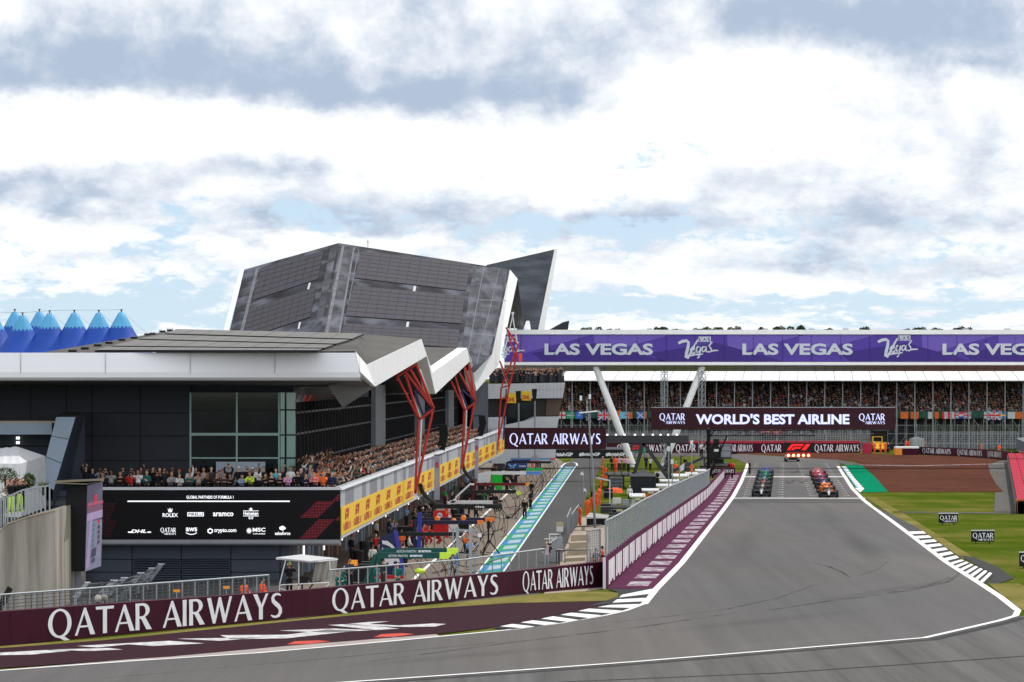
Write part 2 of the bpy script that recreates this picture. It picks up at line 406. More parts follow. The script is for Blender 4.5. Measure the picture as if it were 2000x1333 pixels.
def tarmac(name, c, warm, streak=.5, light=.10, ang=0.0, stains=()):
    """worn asphalt: aggregate speckle, patches, and long drawn-out rubber streaks along the racing line"""
    m = bpy.data.materials.new(name); m.use_nodes = True; nt = m.node_tree; N = nt.nodes; L = nt.links; bs = N['Principled BSDF']
    bs.inputs['Roughness'].default_value = .9; bs.inputs['Specular IOR Level'].default_value = .08
    ge = N.new('ShaderNodeNewGeometry')
    def nz(sc, rot, scale, det, rough):
        mp = N.new('ShaderNodeMapping'); mp.inputs['Scale'].default_value = sc; mp.inputs['Rotation'].default_value = (0, 0, rot); L.new(ge.outputs['Position'], mp.inputs[0])
        n = N.new('ShaderNodeTexNoise'); n.inputs['Scale'].default_value = scale; n.inputs['Detail'].default_value = det; n.inputs['Roughness'].default_value = rough
        L.new(mp.outputs[0], n.inputs['Vector']); return n.outputs['Fac']
    def mr(x, a, b, lo, hi):
        q = N.new('ShaderNodeMapRange'); q.inputs['From Min'].default_value = a; q.inputs['From Max'].default_value = b
        q.inputs['To Min'].default_value = lo; q.inputs['To Max'].default_value = hi; L.new(x, q.inputs['Value']); return q.outputs[0]
    def mul(x, y):
        q = N.new('ShaderNodeMath'); q.operation = 'MULTIPLY'; L.new(x, q.inputs[0]); L.new(y, q.inputs[1]); return q.outputs[0]
    big = mr(nz((1, .25, 1), ang, .05, 5, .55), .3, .7, 1 - light, 1 + light)
    stk = mr(nz((1, .02, 1), ang, .9, 5, .6), .35, .75, 1 + .12 * streak, 1 - .22 * streak)
    fin = mr(nz((1, 1, 1), 0, 7, 6, .8), .3, .7, .76, 1.24)
    f = mul(mul(big, stk), fin)
    for (p, q, wd, amt) in stains:                   # rubbered-in patches with ragged soft edges
        a, b = G(*p), G(*q); c_ = (a + b) / 2; d_ = b - a; mp = N.new('ShaderNodeMapping'); mp.vector_type = 'TEXTURE'; mp.inputs['Location'].default_value = c_; mp.inputs['Rotation'].default_value = (0, 0, atan2(d_.y, d_.x)); mp.inputs['Scale'].default_value = (d_.length / 2, wd, 1)
        L.new(ge.outputs['Position'], mp.inputs[0]); ln = N.new('ShaderNodeVectorMath'); ln.operation = 'LENGTH'; L.new(mp.outputs[0], ln.inputs[0])
        ad = N.new('ShaderNodeMath'); ad.operation = 'MULTIPLY_ADD'; L.new(nz((1, .3, 1), 0, .9, 5, .6), ad.inputs[0]); ad.inputs[1].default_value = .9; L.new(ln.outputs['Value'], ad.inputs[2])
        f = mul(f, mr(ad.outputs[0], .45, 1.45, 1 - amt, 1.0))
    mx = N.new('ShaderNodeMix'); mx.data_type = 'RGBA'; L.new(mr(nz((1, .3, 1), ang, .03, 3, .5), .4, .62, 0, 1), mx.inputs[0])
    mx.inputs[6].default_value = (*c, 1); mx.inputs[7].default_value = (*warm, 1)
    sc = N.new('ShaderNodeVectorMath'); sc.operation = 'SCALE'; L.new(mx.outputs[2], sc.inputs[0]); L.new(f, sc.inputs['Scale'])
    L.new(sc.outputs[0], bs.inputs['Base Color']); return m

m_grass = grass_mat('mown_grass', (.036, .076, .006), (.072, .102, .011), (.165, .145, .040))
m_dry = grass_mat('dry_grass', (.10, .11, .022), (.17, .155, .045), (.24, .20, .08), .3)
m_tar = tarmac('track_asphalt', (.106, .104, .107), (.132, .123, .118), .55, .12, stains=(((1640, 1025), (1735, 1118), 1.5, .34), ((1560, 1180), (1880, 1130), 1.0, .22), ((1480, 1010), (1420, 1130), 1.3, .16), ((1250, 1240), (1700, 1190), 1.6, .18), ((600, 1310), (1200, 1255), 1.4, .18), ((1600, 985), (1640, 1040), 1.2, .15), ((1300, 1280), (1750, 1235), 1.5, -.10)))
m_old = tarmac('old_asphalt', (.098, .099, .104), (.112, .107, .102), 1.6, .14, 1.35)
m_pit = tarmac('pit_asphalt', (.072, .073, .077), (.085, .084, .085), .5)
m_apron = tarmac('apron_concrete', (.205, .168, .138), (.185, .160, .138), .5, .12)
m_dark = tarmac('fresh_asphalt', (.040, .041, .044), (.048, .048, .050), .3)
m_grey = tarmac('service_road', (.088, .086, .087), (.105, .10, .097), .5)
m_gravel = M('gravel', (.105, .044, .031), .95, var=.22, scale=.5, stretch=(.6, .2, 1), bump=.6, tint=(.075, .034, .026), tscale=.08, tamt=.6, spec=.0)
m_white = M('line_paint', (.78, .78, .78), .8, var=.10, scale=2, spec=.1)
m_worn = M('worn_white_paint', (.50, .46, .50), .9, spec=.08, var=.30, scale=1.3, stretch=(2.2, .25, 1), tint=(.30, .17, .27), tscale=1.1, tamt=.75)
m_wornwall = M('worn_wall_paint', (.70, .67, .70), .7, var=.22, scale=1.6, stretch=(1.5, 1.5, .25), tint=(.28, .14, .24), tscale=1.3, tamt=.6)
m_purple = M('runoff_purple', (.098, .026, .064), .9, var=.16, scale=.8, spec=.02)
m_burg = M('painted_turf', (.030, .0065, .014), .95, var=.35, scale=3.0, spec=.1, bump=.5)
m_turfwhite = M('turf_white', (.66, .65, .67), .9, var=.2, scale=3)
m_green = M('runoff_green', (.006, .20, .105), .9, spec=.0, var=.12, scale=.4, stretch=(1, .2, 1))
m_black = M('kerb_black', (.022, .022, .024), .8, var=.2)
m_red = M('kerb_red', (.52, .06, .045), .75, var=.15)
m_blue = M('kerb_blue', (.30, .46, .62), .7, var=.12)
m_rub = M('rubber_marks', (.05, .05, .052), .9, var=.25, spec=.0)
def patchy(m, lo, hi, scale):                       # worn through in places
    nt = m.node_tree; N = nt.nodes; L = nt.links; no = N.new('ShaderNodeTexNoise'); no.inputs['Scale'].default_value = scale; no.inputs['Detail'].default_value = 6; ge = N.new('ShaderNodeNewGeometry'); L.new(ge.outputs['Position'], no.inputs['Vector'])
    mr = N.new('ShaderNodeMapRange'); mr.inputs['From Min'].default_value = .35; mr.inputs['From Max'].default_value = .65; mr.inputs['To Min'].default_value = lo; mr.inputs['To Max'].default_value = hi; L.new(no.outputs['Fac'], mr.inputs['Value'])
    tr = N.new('ShaderNodeBsdfTransparent'); mx = N.new('ShaderNodeMixShader'); L.new(mr.outputs[0], mx.inputs[0]); L.new(tr.outputs[0], mx.inputs[1]); L.new(N['Principled BSDF'].outputs[0], mx.inputs[2]); L.new(mx.outputs[0], N['Material Output'].inputs[0])
patchy(m_rub, .03, .45, .5)

gb = MB(); gb.poly([(-4000, -4000, -.03), (4000, -4000, -.03), (4000, 15000, -.03), (-4000, 15000, -.03)])
tag(gb.build('ground', m_grass), kind='structure')
far = [(G(-300, 1345), 0)]
# the track: main straight opening into the first corner
LEFT = [(1457.7, 905.6), (1453, 920), (1444, 941.6), (1428, 970), (1406, 999), (1365, 1050), (1325, 1100), (1275, 1150), (1250, 1180), (1215, 1193), (1175, 1202), (1090, 1217), (1000, 1229), (760, 1252), (500, 1275), (250, 1291), (0, 1309), (-200, 1322)]
RIGHT = [(1640, 911), (1669, 955), (1692, 978), (1775, 1038.5), (1856, 1099), (1920, 1139), (1960, 1165), (1995, 1192), (1990, 1203), (1960, 1212), (1900, 1226), (1812, 1246), (1500, 1272), (1250, 1292.5), (1000, 1311), (680, 1333), (200, 1362)]
slab('track', [(1395, 884), (1640, 899)] + RIGHT + [(-200, 1362)] + LEFT[::-1] + [(1440, 898)], 0.0, m_tar)
rb_ = MB(); rb_.poly([(-350, -1200, -.02), (350, -1200, -.02), (350, 105, -.02), (-350, 105, -.02)]); tag(rb_.build('reflected_ground', m_old), kind='structure')  # unseen asphalt behind the camera, added for grey window reflections
slab('old_track', [(-400, 1300), (680, 1334), (1000, 1312), (1500, 1273), (1812, 1247), (1900, 1227), (1960, 1213), (1992, 1204), (2200, 1180), (2600, 1500), (1000, 1900), (-600, 1900)], -.012, m_old)
def strip(name, line, w, z, mat, side=1):           # a painted band of width w along a line on the ground
    pts = [G(x, y, z) for x, y in line]; mb = MB(); n = len(pts); o = []
    for i in range(n):
        d = (pts[min(n - 1, i + 1)] - pts[max(0, i - 1)]).normalized(); nrm = V((-d.y, d.x, 0))
        o.append((pts[i], pts[i] + nrm * w * side))
    for i in range(n - 1): mb.face([o[i][0], o[i][1], o[i + 1][1], o[i + 1][0]])
    return tag(mb.build(name, mat), kind='structure')
strip('edge_line_paint', LEFT[:9], .42, .012, m_white, 1)
strip('edge_line_paint', LEFT[8:], .30, .012, m_white, 1)
strip('edge_line_paint', RIGHT[:8], .42, .012, m_white, -1)
strip('edge_line_paint', RIGHT[6:], .34, .016, m_white, -1)
strip('asphalt_seam', [(x, y + 3) for x, y in RIGHT[8:]], .55, -.004, m_dark, 1)
strip('asphalt_seam', [(1500, 1317), (1750, 1300), (2010, 1282)], .35, -.004, m_dark, 1)
strip('asphalt_seam', [(1100, 1333), (1500, 1316)], .35, -.004, m_dark, 1)
slab('dark_band', [(1426, 974), (1690, 976.5), (1697, 983), (1419, 983)], .006, tarmac('band_asphalt', (.085, .084, .086), (.09, .088, .088), .3))  # darker band across the track, set in the asphalt colour
# left kerb: black and white teeth
kb = MB()
KI = [(1275, 1150), (1262, 1168), (1250, 1180), (1215, 1193), (1175, 1202), (1130, 1211), (1090, 1217), (1045, 1224), (1000, 1229)]
KO = [(1215, 1162), (1205, 1171), (1190, 1182), (1150, 1189), (1115, 1197), (1080, 1204), (1040, 1212), (1000, 1219), (960, 1227)]
for i in range(len(KI) - 1):
    a, b, c, d = G(*KO[i], .03), G(*KI[i], .03), G(*KI[i + 1], .03), G(*KO[i + 1], .03)
    f = .58
    kb.face([a, b, b.lerp(c, f), a.lerp(d, f)], 0); kb.face([a.lerp(d, f), b.lerp(c, f), c, d], 1)
tag(kb.build('kerb', [m_white, m_black]), kind='structure')
kb = MB()
for (x0, x1, y) in ((560, 645, 1259), (730, 810, 1245)):
    kb.face([G(x0, y, .03), G(x0 + 15, y - 6, .03), G(x1 - 25, y - 8, .03), G(x1, y - 6, .03), G(x1 - 40, y - 1, .03)], 0)
tag(kb.build('kerb', [m_red]), kind='structure')
slab('kerb_back', [(1186, 1150.5), (1272, 1150.5), (1216, 1163), (1206, 1171), (1192, 1180), (1150, 1184), (1206, 1166), (1208, 1157)], .026, m_dark)
# painted turf in front of the barrier, grass strip, lettering
slab('painted_turf', [(-60, 1270), (200, 1250), (600, 1210), (830, 1188), (1000, 1177), (1200, 1172), (1165, 1186), (1110, 1197), (1040, 1211), (960, 1226), (850, 1239), (560, 1262), (330, 1283), (0, 1305), (-60, 1308)], .014, m_burg)
slab('grass_strip', [(-60, 1267), (200, 1247), (600, 1207), (1000, 1165), (1130, 1155), (1210, 1158), (1205, 1172), (1170, 1174), (1090, 1176), (1000, 1178), (830, 1189), (600, 1210.5), (200, 1251), (-60, 1271)], .020, m_dry)
slab('worn_edge', [(0, 1309), (97, 1301), (330, 1282), (560, 1261), (850, 1238), (860, 1243), (500, 1275), (250, 1291)], .010, M('worn_concrete', (.33, .29, .27), .85, var=.3, scale=2, stretch=(.3, 1, 1)))
def turf_letter(pts, w=None):
    pass
tl = MB()
for pts in ([(0, 1275), (90, 1270), (140, 1271), (60, 1279), (0, 1280)], [(100, 1269), (210, 1266), (240, 1269), (170, 1272)], [(150, 1262), (330, 1252), (400, 1257), (300, 1262), (250, 1259), (190, 1265)],
            [(345, 1248), (520, 1245), (430, 1252)], [(430, 1241), (560, 1240), (640, 1230), (700, 1232), (560, 1247), (450, 1249)], [(545, 1232), (650, 1228), (730, 1231), (640, 1236)], [(640, 1221), (690, 1219), (780, 1228), (735, 1231)],
            [(670, 1220), (720, 1215), (760, 1214), (720, 1219), (780, 1222), (845, 1218), (872, 1219), (850, 1224), (800, 1225), (760, 1224), (700, 1222)]):
    tl.poly([G(x, y, .026) for x, y in pts])
patchy(m_turfwhite, .55, 1.0, 2.2); patchy(m_worn, .35, 1.0, .9); tag(tl.build('turf_lettering', m_turfwhite), kind='structure')
# purple run-off with white boxes
slab('runoff', [(1418, 930), (1453, 920), (1444, 941.6), (1428, 970), (1406, 999), (1365, 1050), (1325, 1100), (1275, 1150), (1185, 1150), (1240, 1099), (1318, 1030), (1381.6, 975.5)], .006, m_purple)
bx = MB()
rows = [(930, 935), (937.5, 942), (945, 950.5)]
y = 929.0
ys = []
while y < 1150:
    h = (y - 735) ** 2 / 91500 * 8.6 ; ys.append((y, y + h * .60)); y += h
def xat(line, y):
    for (x0, y0), (x1, y1) in zip(line, line[1:]):
        if y0 <= y <= y1: return x0 + (x1 - x0) * (y - y0) / (y1 - y0)
    return line[-1][0]
WALLB = [(1418, 925), (1381.6, 975.5), (1318, 1030), (1240, 1099), (1183, 1152)]
for (a, b) in ys:
    def row(y): 
        l, r = xat(WALLB, y), xat(LEFT, y); return l + (r - l) * .36, l + (r - l) * .83
    (l0, r0), (l1, r1) = row(a), row(min(b, 1151))
    bx.face([G(l0, a, .012), G(r0, a, .012), G(r1, b, .012), G(l1, b, .012)])
tag(bx.build('runoff_boxes', m_worn), kind='structure')
# right: kerbs, green run-off, gravel, grass
slab('green_runoff', [(1650, 908), (1683, 909.6), (1707, 930), (1734.5, 961), (1686, 962), (1669, 952)], .006, m_green)
kr = MB()
A = [(1640, 911), (1655, 933), (1669, 953)]; B = [(1652, 911), (1668, 933), (1688, 955)]
for i in range(len(A) - 1):
    for k in range(10):
        t0, t1 = k / 10, (k + 1) / 10
        q = lambda Ln, t: G(Ln[i][0] + (Ln[i + 1][0] - Ln[i][0]) * t, Ln[i][1] + (Ln[i + 1][1] - Ln[i][1]) * t, .03)
        a, b, c, d = q(A, t0), q(B, t0), q(B, t1), q(A, t1)
        kr.face([a.lerp(b, .25), a.lerp(b, .5), d.lerp(c, .5), d.lerp(c, .25)], 2)
        kr.face([a.lerp(b, .5), b, c, d.lerp(c, .5)], 0 if k % 2 else 1)
kr.face([G(1669, 953, .03), G(1688, 955, .03), G(1680, 962, .03)], 0)
tag(kr.build('kerb', [m_white, M('kerb_grey', (.45, .45, .46), .8), m_blue]), kind='structure')
kr = MB(); n = 13
K0, K1 = [(1775, 1038.5), (1856, 1099), (1924, 1141)], [(1803, 1038), (1878, 1093), (1942, 1122)]
for i in range(2):
    for k in range(7):
        q = lambda Ln, t: G(Ln[i][0] + (Ln[i + 1][0] - Ln[i][0]) * t, Ln[i][1] + (Ln[i + 1][1] - Ln[i][1]) * t, .03)
        t0, tm, t1 = k / 7, (k + .56) / 7, (k + 1) / 7
        kr.face([q(K0, t0), q(K0, tm), q(K1, tm), q(K1, t0)], 0); kr.face([q(K0, tm), q(K0, t1), q(K1, t1), q(K1, tm)], 1)
tag(kr.build('kerb', [m_white, m_black]), kind='structure')
slab('kerb_back', [(1700, 985), (1740, 1005), (1790, 1030), (1803, 1038), (1775, 1038), (1730, 1006)], .012, m_pit)
slab('kerb_back', [(1872, 1085), (1900, 1088), (1950, 1108), (1980, 1130), (1950, 1140), (1930, 1140), (1942, 1122)], .012, m_dark)
slab('dry_verge', [(1690, 972), (1712, 973), (1760, 1000), (1840, 1050), (1900, 1088), (1880, 1092), (1803, 1038), (1740, 1005)], .008, m_dry)
slab('dry_verge', [(1930, 1140), (1950, 1140), (1990, 1140), (2080, 1180), (2080, 1205), (1997, 1192), (1960, 1165)], .008, m_dry)
slab('gravel_trap', [(1395, 880), (1590, 884), (1640, 885.5), (1760, 888), (1966, 895), (1930, 908), (1934, 925), (1945, 945), (1960, 961), (1734.5, 961), (1707, 930), (1685, 910), (1669, 901), (1640, 899), (1500, 889), (1395, 886)], .004, m_gravel)
slab('service_strip', [(1930, 908), (1966, 896), (1974, 950), (1987, 1000), (1941.5, 1000), (1944, 962), (1960, 961), (1945, 945), (1934, 925)], .010, m_grey)
slab('gravel_line', [(1680, 908.2), (1800, 909.4), (1930, 906.4), (1968, 905.3), (1968, 906.1), (1930, 907.2), (1800, 910.3), (1680, 909.1)], .014, m_worn)
slab('service_road', [(1743, 999.6), (1860, 1000.4), (2060, 1002.6), (2060, 1005), (1860, 1002.6), (1743, 1001.2)], .008, m_grey)
slab('tarmac_patch', [(1633, 897.5), (1690, 908.5), (1652, 908.5), (1640, 905)], .016, m_grey)
slab('service_yard', [(-200, 1262), (0, 1255), (600, 1196), (900, 1165), (560, 1130), (540, 1120), (-200, 1120)], -.006, m_pit)
# pit lane
slab('pit_apron', [(880, 893), (1083, 893), (1100, 902), (1097, 912), (1020, 1008), (930, 1120), (900, 1170), (560, 1210), (560, 1130), (760, 1010), (960, 900)], .002, m_apron)
slab('pit_lane', [(1097, 912), (1112, 901), (1130, 893), (1182, 893), (1175, 908), (1150, 960), (1128, 1010), (1100, 1080), (1050, 1165), (880, 1185), (930, 1120)], .004, m_pit)
slab('pit_exit_road', [(1083, 893), (1090, 887), (1250, 887), (1250, 893)], .006, m_grey)
slab('infield_road', [(1181, 893), (1300, 893), (1440, 889), (1440, 882), (1181, 884)], .004, m_grey)
slab('infield_deck', [(1128, 1010), (1160, 1010), (1190, 1030), (1183, 1150), (1060, 1165), (1100, 1080)], .006, M('boardwalk', (.34, .28, .22), .8, var=.15))
ST_L, ST_R = [(930, 1120), (1012, 1018), (1097, 912)], [(990, 1110), (1062, 1004), (1125, 912)]
fl = MB(); a0, b0 = V((-2.35, 232, 0)), V((-.42, 232, 0)); 
SL, SR = G(930, 1120), G(1097, 912); TL, TR = G(988, 1113), G(1125, 912)
def fast(t): return SL.lerp(SR, t), TL.lerp(TR, t)
nn = 29
for k in range(-3, nn):
    t0, t1 = k / nn, (k + 1) / nn
    (a, b), (d, c) = fast(t0), fast(t1); up = V((0, 0, .012))
    fl.face([a + up, b + up, c + up, d + up], 1 + k % 2)
    up = V((0, 0, .02)); 
    fl.face([a.lerp(b, .30).lerp(d.lerp(c, .30), .22) + up, a.lerp(b, .80).lerp(d.lerp(c, .80), .22) + up, a.lerp(b, .80).lerp(d.lerp(c, .80), .78) + up, a.lerp(b, .30).lerp(d.lerp(c, .30), .78) + up], 3)
    up = V((0, 0, .018))
    fl.face([a + up, a.lerp(b, .07) + up, d.lerp(c, .07) + up, d + up], 0); fl.face([a.lerp(b, .93) + up, b + up, c + up, d.lerp(c, .93) + up], 0)
tag(fl.build('fast_lane_strip', [m_white, M('strip_blue', (.05, .22, .44), .9, spec=.08), M('strip_green', (.03, .30, .15), .9, spec=.08), M('strip_pale', (.36, .47, .50), .9, var=.2, spec=.08)]), kind='structure')
strip('pit_exit_line', [(1097, 912), (1106, 905), (1116, 902.5), (1124, 905), (1125.5, 910)], .25, .012, m_white)
strip('apron_line', [(775, 1165), (880, 1068), (960, 995), (1003, 955)], .22, .01, m_white)
# grid boxes
gm = MB()
def gridpt(col_, d):
    if col_ == 0: return V((25.55 + .0715 * (d - 390), d, 0))
    return V((32.06 + .066 * (d - 386.4), d, 0))
for c_, d0 in ((0, 387.2), (1, 383.6)):
    for k in range(20):
        p = gridpt(c_, d0 + 8 * k); z = .008
        for s_ in (-1, 1):
            gm.face([p + V((s_ * 1.75 - .30, 0, z)), p + V((s_ * 1.75 + .30, 0, z)), p + V((s_ * 1.75 + .30, .28, z)), p + V((s_ * 1.75 - .30, .28, z))])
            gm.face([p + V((s_ * 1.95 - .05, .29, z)), p + V((s_ * 1.95 + .05, .29, z)), p + V((s_ * 1.95 + .05, 1.0, z)), p + V((s_ * 1.95 - .05, 1.0, z))])
for y0, h, xa, xb in ((973.4, .5, 1428, 1690), (931.6, .6, 1449, 1655)):
    gm.face([G(xa, y0 + h, .009), G(xb, y0 + h, .009), G(xb, y0 - h, .009), G(xa, y0 - h, .009)])
tag(gm.build('grid_markings', m_white), kind='structure')
# rubber: start-line burnouts and corner arcs
rb = MB()
def skid(px, w, z=.010):
    pts = [G(x, y, z) for x, y in px]; n = len(pts)
    ed = []
    for i in range(n):
        d = (pts[min(n - 1, i + 1)] - pts[max(0, i - 1)]).normalized(); nr = V((-d.y, d.x, 0)); ww = w * (.25 + .75 * sin(pi * (i + .5) / n)) / 2
        ed.append((pts[i] + nr * ww, pts[i] - nr * ww))
    for i in range(n - 1): rb.face([ed[i][0], ed[i][1], ed[i + 1][1], ed[i + 1][0]])
for i, (x, y) in enumerate(((1543, 945), (1568, 944), (1552, 925), (1580, 930))):
    skid([(x - 8, y - 4), (x - 2, y), (x + 3, y - 2), (x + 8, y - 7)], .5, .010 + .001 * i)
skid([(1500, 1192), (1610, 1176), (1700, 1165), (1780, 1153), (1850, 1137), (1872, 1123), (1876, 1110)], .30)
skid([(1520, 1190), (1640, 1170), (1740, 1157), (1815, 1143), (1856, 1128)], .22, .011)
skid([(1590, 1100), (1620, 1107), (1645, 1118), (1660, 1128)], .28, .012)
skid([(1640, 1128), (1680, 1124), (1715, 1112), (1735, 1096)], .14, .013)
skid([(1530, 1054), (1560, 1056), (1600, 1058), (1640, 1062)], .16, .012)
skid([(1150, 1220), (1300, 1205), (1420, 1190), (1520, 1168), (1600, 1140)], .2, .014)
skid([(700, 1295), (1000, 1255), (1250, 1225), (1450, 1195)], .3, .012)
skid([(200, 1325), (600, 1290), (1000, 1252)], .2, .013)
tag(rb.build('tyre_marks', m_rub), kind='structure')

# ================================================================ the pit building
FX0, FY0, FK = -10.17, 227.6, .0357                 # facade line: x = FX0 + FK (y - FY0)
def fx(d, off=0.0): return FX0 + FK * (d - FY0) + off
def FP(d, z, off=0.0): return V((fx(d, off), d, z))
def fd(px, off=0.0): return (FX0 - FK * FY0 + off) / ((px - 1000) / FPX - FK)     # distance along the facade of a photo column
FU = V((FK, 1, 0)).normalized(); FN = V((1, -FK, 0)).normalized()
def ED(px): return fd(px, .97)                       # roof edge hangs about a metre outside
def EP(px, py): d = ED(px); return P(px, py, d)

m_clad = M('cladding_dark', (.022, .026, .036), .55, var=.10, scale=.4)
m_clad2 = M('cladding_blue', (.050, .062, .085), .5, var=.10, scale=.4)
m_clad3 = M('cladding_light_blue', (.24, .30, .38), .5, var=.08, scale=.5)
m_joint = M('joint', (.008, .009, .011), .8, var=0)
m_fascia = M('fascia_white', (.74, .75, .80), .35, var=.05, scale=.3, stretch=(.2, .2, 3))
m_edge = M('roof_edge_white', (.85, .86, .88), .4, var=.06, scale=1.2, stretch=(1, .6, .3))
m_soffit = M('soffit_grey', (.12, .12, .125), .6, var=.08, scale=.3)
m_soffd = M('soffit_dark', (.035, .035, .038), .7, var=.08, scale=.3)
m_glass = M('dark_glass', (.005, .009, .010), .04, var=.8, scale=.6, spec=.4); m_glass_s = M('side_glass', (.010, .012, .014), .03, var=0, spec=.6)
m_glassg = M('green_glass', (.16, .30, .26), .12, var=.15, scale=.8, spec=.8)
m_mull = M('green_frame', (.26, .40, .36), .4, var=0)
m_mullk = M('black_frame', (.012, .012, .014), .5, var=0)
m_conc = M('parapet_grey', (.36, .38, .42), .6, var=.08, scale=.6)
m_conc2 = M('parapet_dark_grey', (.20, .21, .24), .6, var=.08, scale=.6)
m_cop = M('coping', (.52, .53, .57), .4, var=.05)
m_roof = M('roof_membrane', (.030, .031, .040), .75, var=.75, scale=.35, stretch=(1, .3, 1), tint=(.125, .133, .165), tscale=.3, tamt=.8, spec=.05)
m_roofb = M('roof_brown', (.088, .083, .078), .7, var=.28, scale=.35, stretch=(1, .25, 1), tint=(.05, .048, .045), tscale=.2, tamt=.6)
m_roofx = M('roof_weathered', (.075, .082, .10), .6, var=.4, scale=.5, stretch=(.5, .5, 2.2), tint=(.14, .16, .20), tscale=.25, tamt=.7)
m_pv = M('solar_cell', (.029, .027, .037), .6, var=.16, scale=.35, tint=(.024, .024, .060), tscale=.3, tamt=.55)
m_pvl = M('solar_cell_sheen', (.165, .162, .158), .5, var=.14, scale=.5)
m_gap = M('panel_gap', (.017, .016, .023), .7, var=0)
m_redst = M('red_steel', (.48, .045, .035), .4, var=.08)
m_whst = M('white_steel', (.72, .72, .74), .4, var=.05)
m_blst = M('blue_steel', (.03, .035, .12), .4, var=0)
m_floor = M('balcony_floor', (.10, .10, .10), .8)
m_steel = M('galvanised_steel', (.27, .295, .32), .45, metal=.5, var=.12, scale=3)
m_steeld = M('dark_steel', (.040, .043, .050), .5, var=.1)
m_blk = M('matt_black', (.010, .010, .011), .6, var=0)
m_lamp = M('lamp_white', (1.0, .97, .9), .5, var=0, emit=1.3)
m_grpan = M('grey_panel', (.24, .25, .27), .5, var=.1)
m_brpan = M('brown_panel', (.20, .11, .085), .6, var=.1)

bld = thing('pit_building', 'long dark pit building with white folded roof edges and solar panels on its roof', 'building', (fx(228), 228, 0))
# ---- near end
YE = 233.0
XL = -46.0
mb = MB()
mb.box((XL, YE, 0), (-19.55, YE + 40, 11.9), 0)                 # dark clad block behind the end terrace
mb.box((-19.55, YE + .6, 8.0), (-13.3, YE + 40, 11.9), 0)
for pxx in (60, 130, 180, 274):                                 # panel joints
    x = (pxx - 1000) / FPX * YE; mb.box((x - .03, YE - .012, 4.6), (x + .03, YE, 11.6), 1)
for py in (807, 852, 900):
    z = EYE - (py - HOR) / FPX * YE; mb.box((-26.4, YE - .014, z - .03), (-19.6, YE - .001, z + .03), 1)
mb.build('wall', [m_clad, m_joint], bld)
mb = MB()
xg0, xg1 = (372 - 1000) / FPX * YE, (577 - 1000) / FPX * YE
mb.box((xg0, YE + .05, 4.7), (xg1, YE + .5, 11.2), 0)
w = mb.build('window', [m_glass], bld)
mb = MB()
for px_ in (372, 462.5, 545):
    x = (px_ - 1000) / FPX * YE; mb.box((x - .05, YE - .05, 4.7), (x + .05, YE + .05, 11.2), 0)
for py in (801, 850, 895):
    z = EYE - (py - HOR) / FPX * YE; mb.box((xg0, YE - .045, z - .04), (xg1, YE + .05, z + .04), 1 if py == 801 else 0)
mb.box((xg0, YE - .04, 7.55 + 1.05), (xg1 - .9, YE + .05, 7.7 + 1.05), 0)
mb.build('window_frame', [m_mull, m_mullk], w)
mb = MB()
for a, b in ((548, 556), (560, 577)):
    mb.box(((a - 1000) / FPX * YE, YE - .09, 4.7), ((b - 1000) / FPX * YE, YE + .06, 11.2), 0)
for py in (801, 850, 895):
    z = EYE - (py - HOR) / FPX * YE; mb.box((xg1 - .95, YE - .10, z - .05), (xg1 + .03, YE + .07, z + .05), 1)
mb.build('corner_glazing', [m_glassg, m_mullk], bld)
mb = MB()                                                       # pale blinds behind the lower panes
mb.box(((422 - 1000) / FPX * YE, YE - .02, 5.6), ((461 - 1000) / FPX * YE, YE + .04, 7.0), 0); mb.box(((464 - 1000) / FPX * YE, YE - .02, 5.6), ((518 - 1000) / FPX * YE, YE + .04, 7.0), 0)
mb.build('window_blind', [M('blind', (.34, .40, .46), .6, var=.05)], bld)
# side glazing of the first floor, set back behind the terrace
mb = MB(); OFF = -3.3
def sidewall(d0, d1, z0, z1, off, th, m): 
    mb.prism([FP(d0, z0, off), FP(d1, z0, off), FP(d1, z1, off), FP(d0, z1, off)], (-th, 0, 0), m)
sidewall(233.6, 470, 4.7, 11.0, OFF, .3, 0)
sg = mb.build('side_glazing', [m_glass_s], bld)
mb = MB()
d = 234.0
while d < 470:
    p = FP(d, 0, OFF); mb.box((p.x - .02, d - .06, 4.7), (p.x + .14, d + .06, 10.6), 0); d += 2.6
for z in (6.9, 8.6, 9.9):
    mb.prism([FP(233.6, z, OFF), FP(470, z, OFF), FP(470, z + .12, OFF), FP(233.6, z + .12, OFF)], (.10, 0, 0), 1)
mb.build('glazing_frame', [m_mullk, m_steeld], sg)
for d0, d1 in ((297, 308), (352, 362), (405, 416)):
    mb = MB()
    mb.prism([FP(d0, 4.7, OFF + .1), FP(d1, 4.7, OFF + .1), FP(d1, 11.5, OFF + .1), FP(d0, 11.5, OFF + .1)], (.35, 0, 0), 0)
    mb.build('column', [M('column_grey', (.15, .16, .18), .6)], bld)
mb = MB()
mb.prism([FP(430, 4.7, OFF + 1.6), FP(470, 4.7, OFF + 1.6), FP(470, 11.5, OFF + 1.6), FP(430, 11.5, OFF + 1.6)], (.3, 0, 0), 1)
mb.build('wall', [M('column_grey', (.15, .16, .18), .6), M('navy_wall', (.018, .024, .042), .6)], bld)
mb = MB(); mb.prism([FP(233.8, 4.7, OFF - .5), FP(470, 4.7, OFF - .5), FP(470, 4.7, OFF - 25), FP(233.8, 4.7, OFF - 25)], (0, 0, 6.75), 0); mb.prism([FP(246, 11.45, OFF - 3), FP(470, 11.45, OFF - 3), FP(470, 11.45, OFF - 25), FP(246, 11.45, OFF - 25)], (0, 0, 1.4), 0); mb.build('wall', [m_soffd], bld)
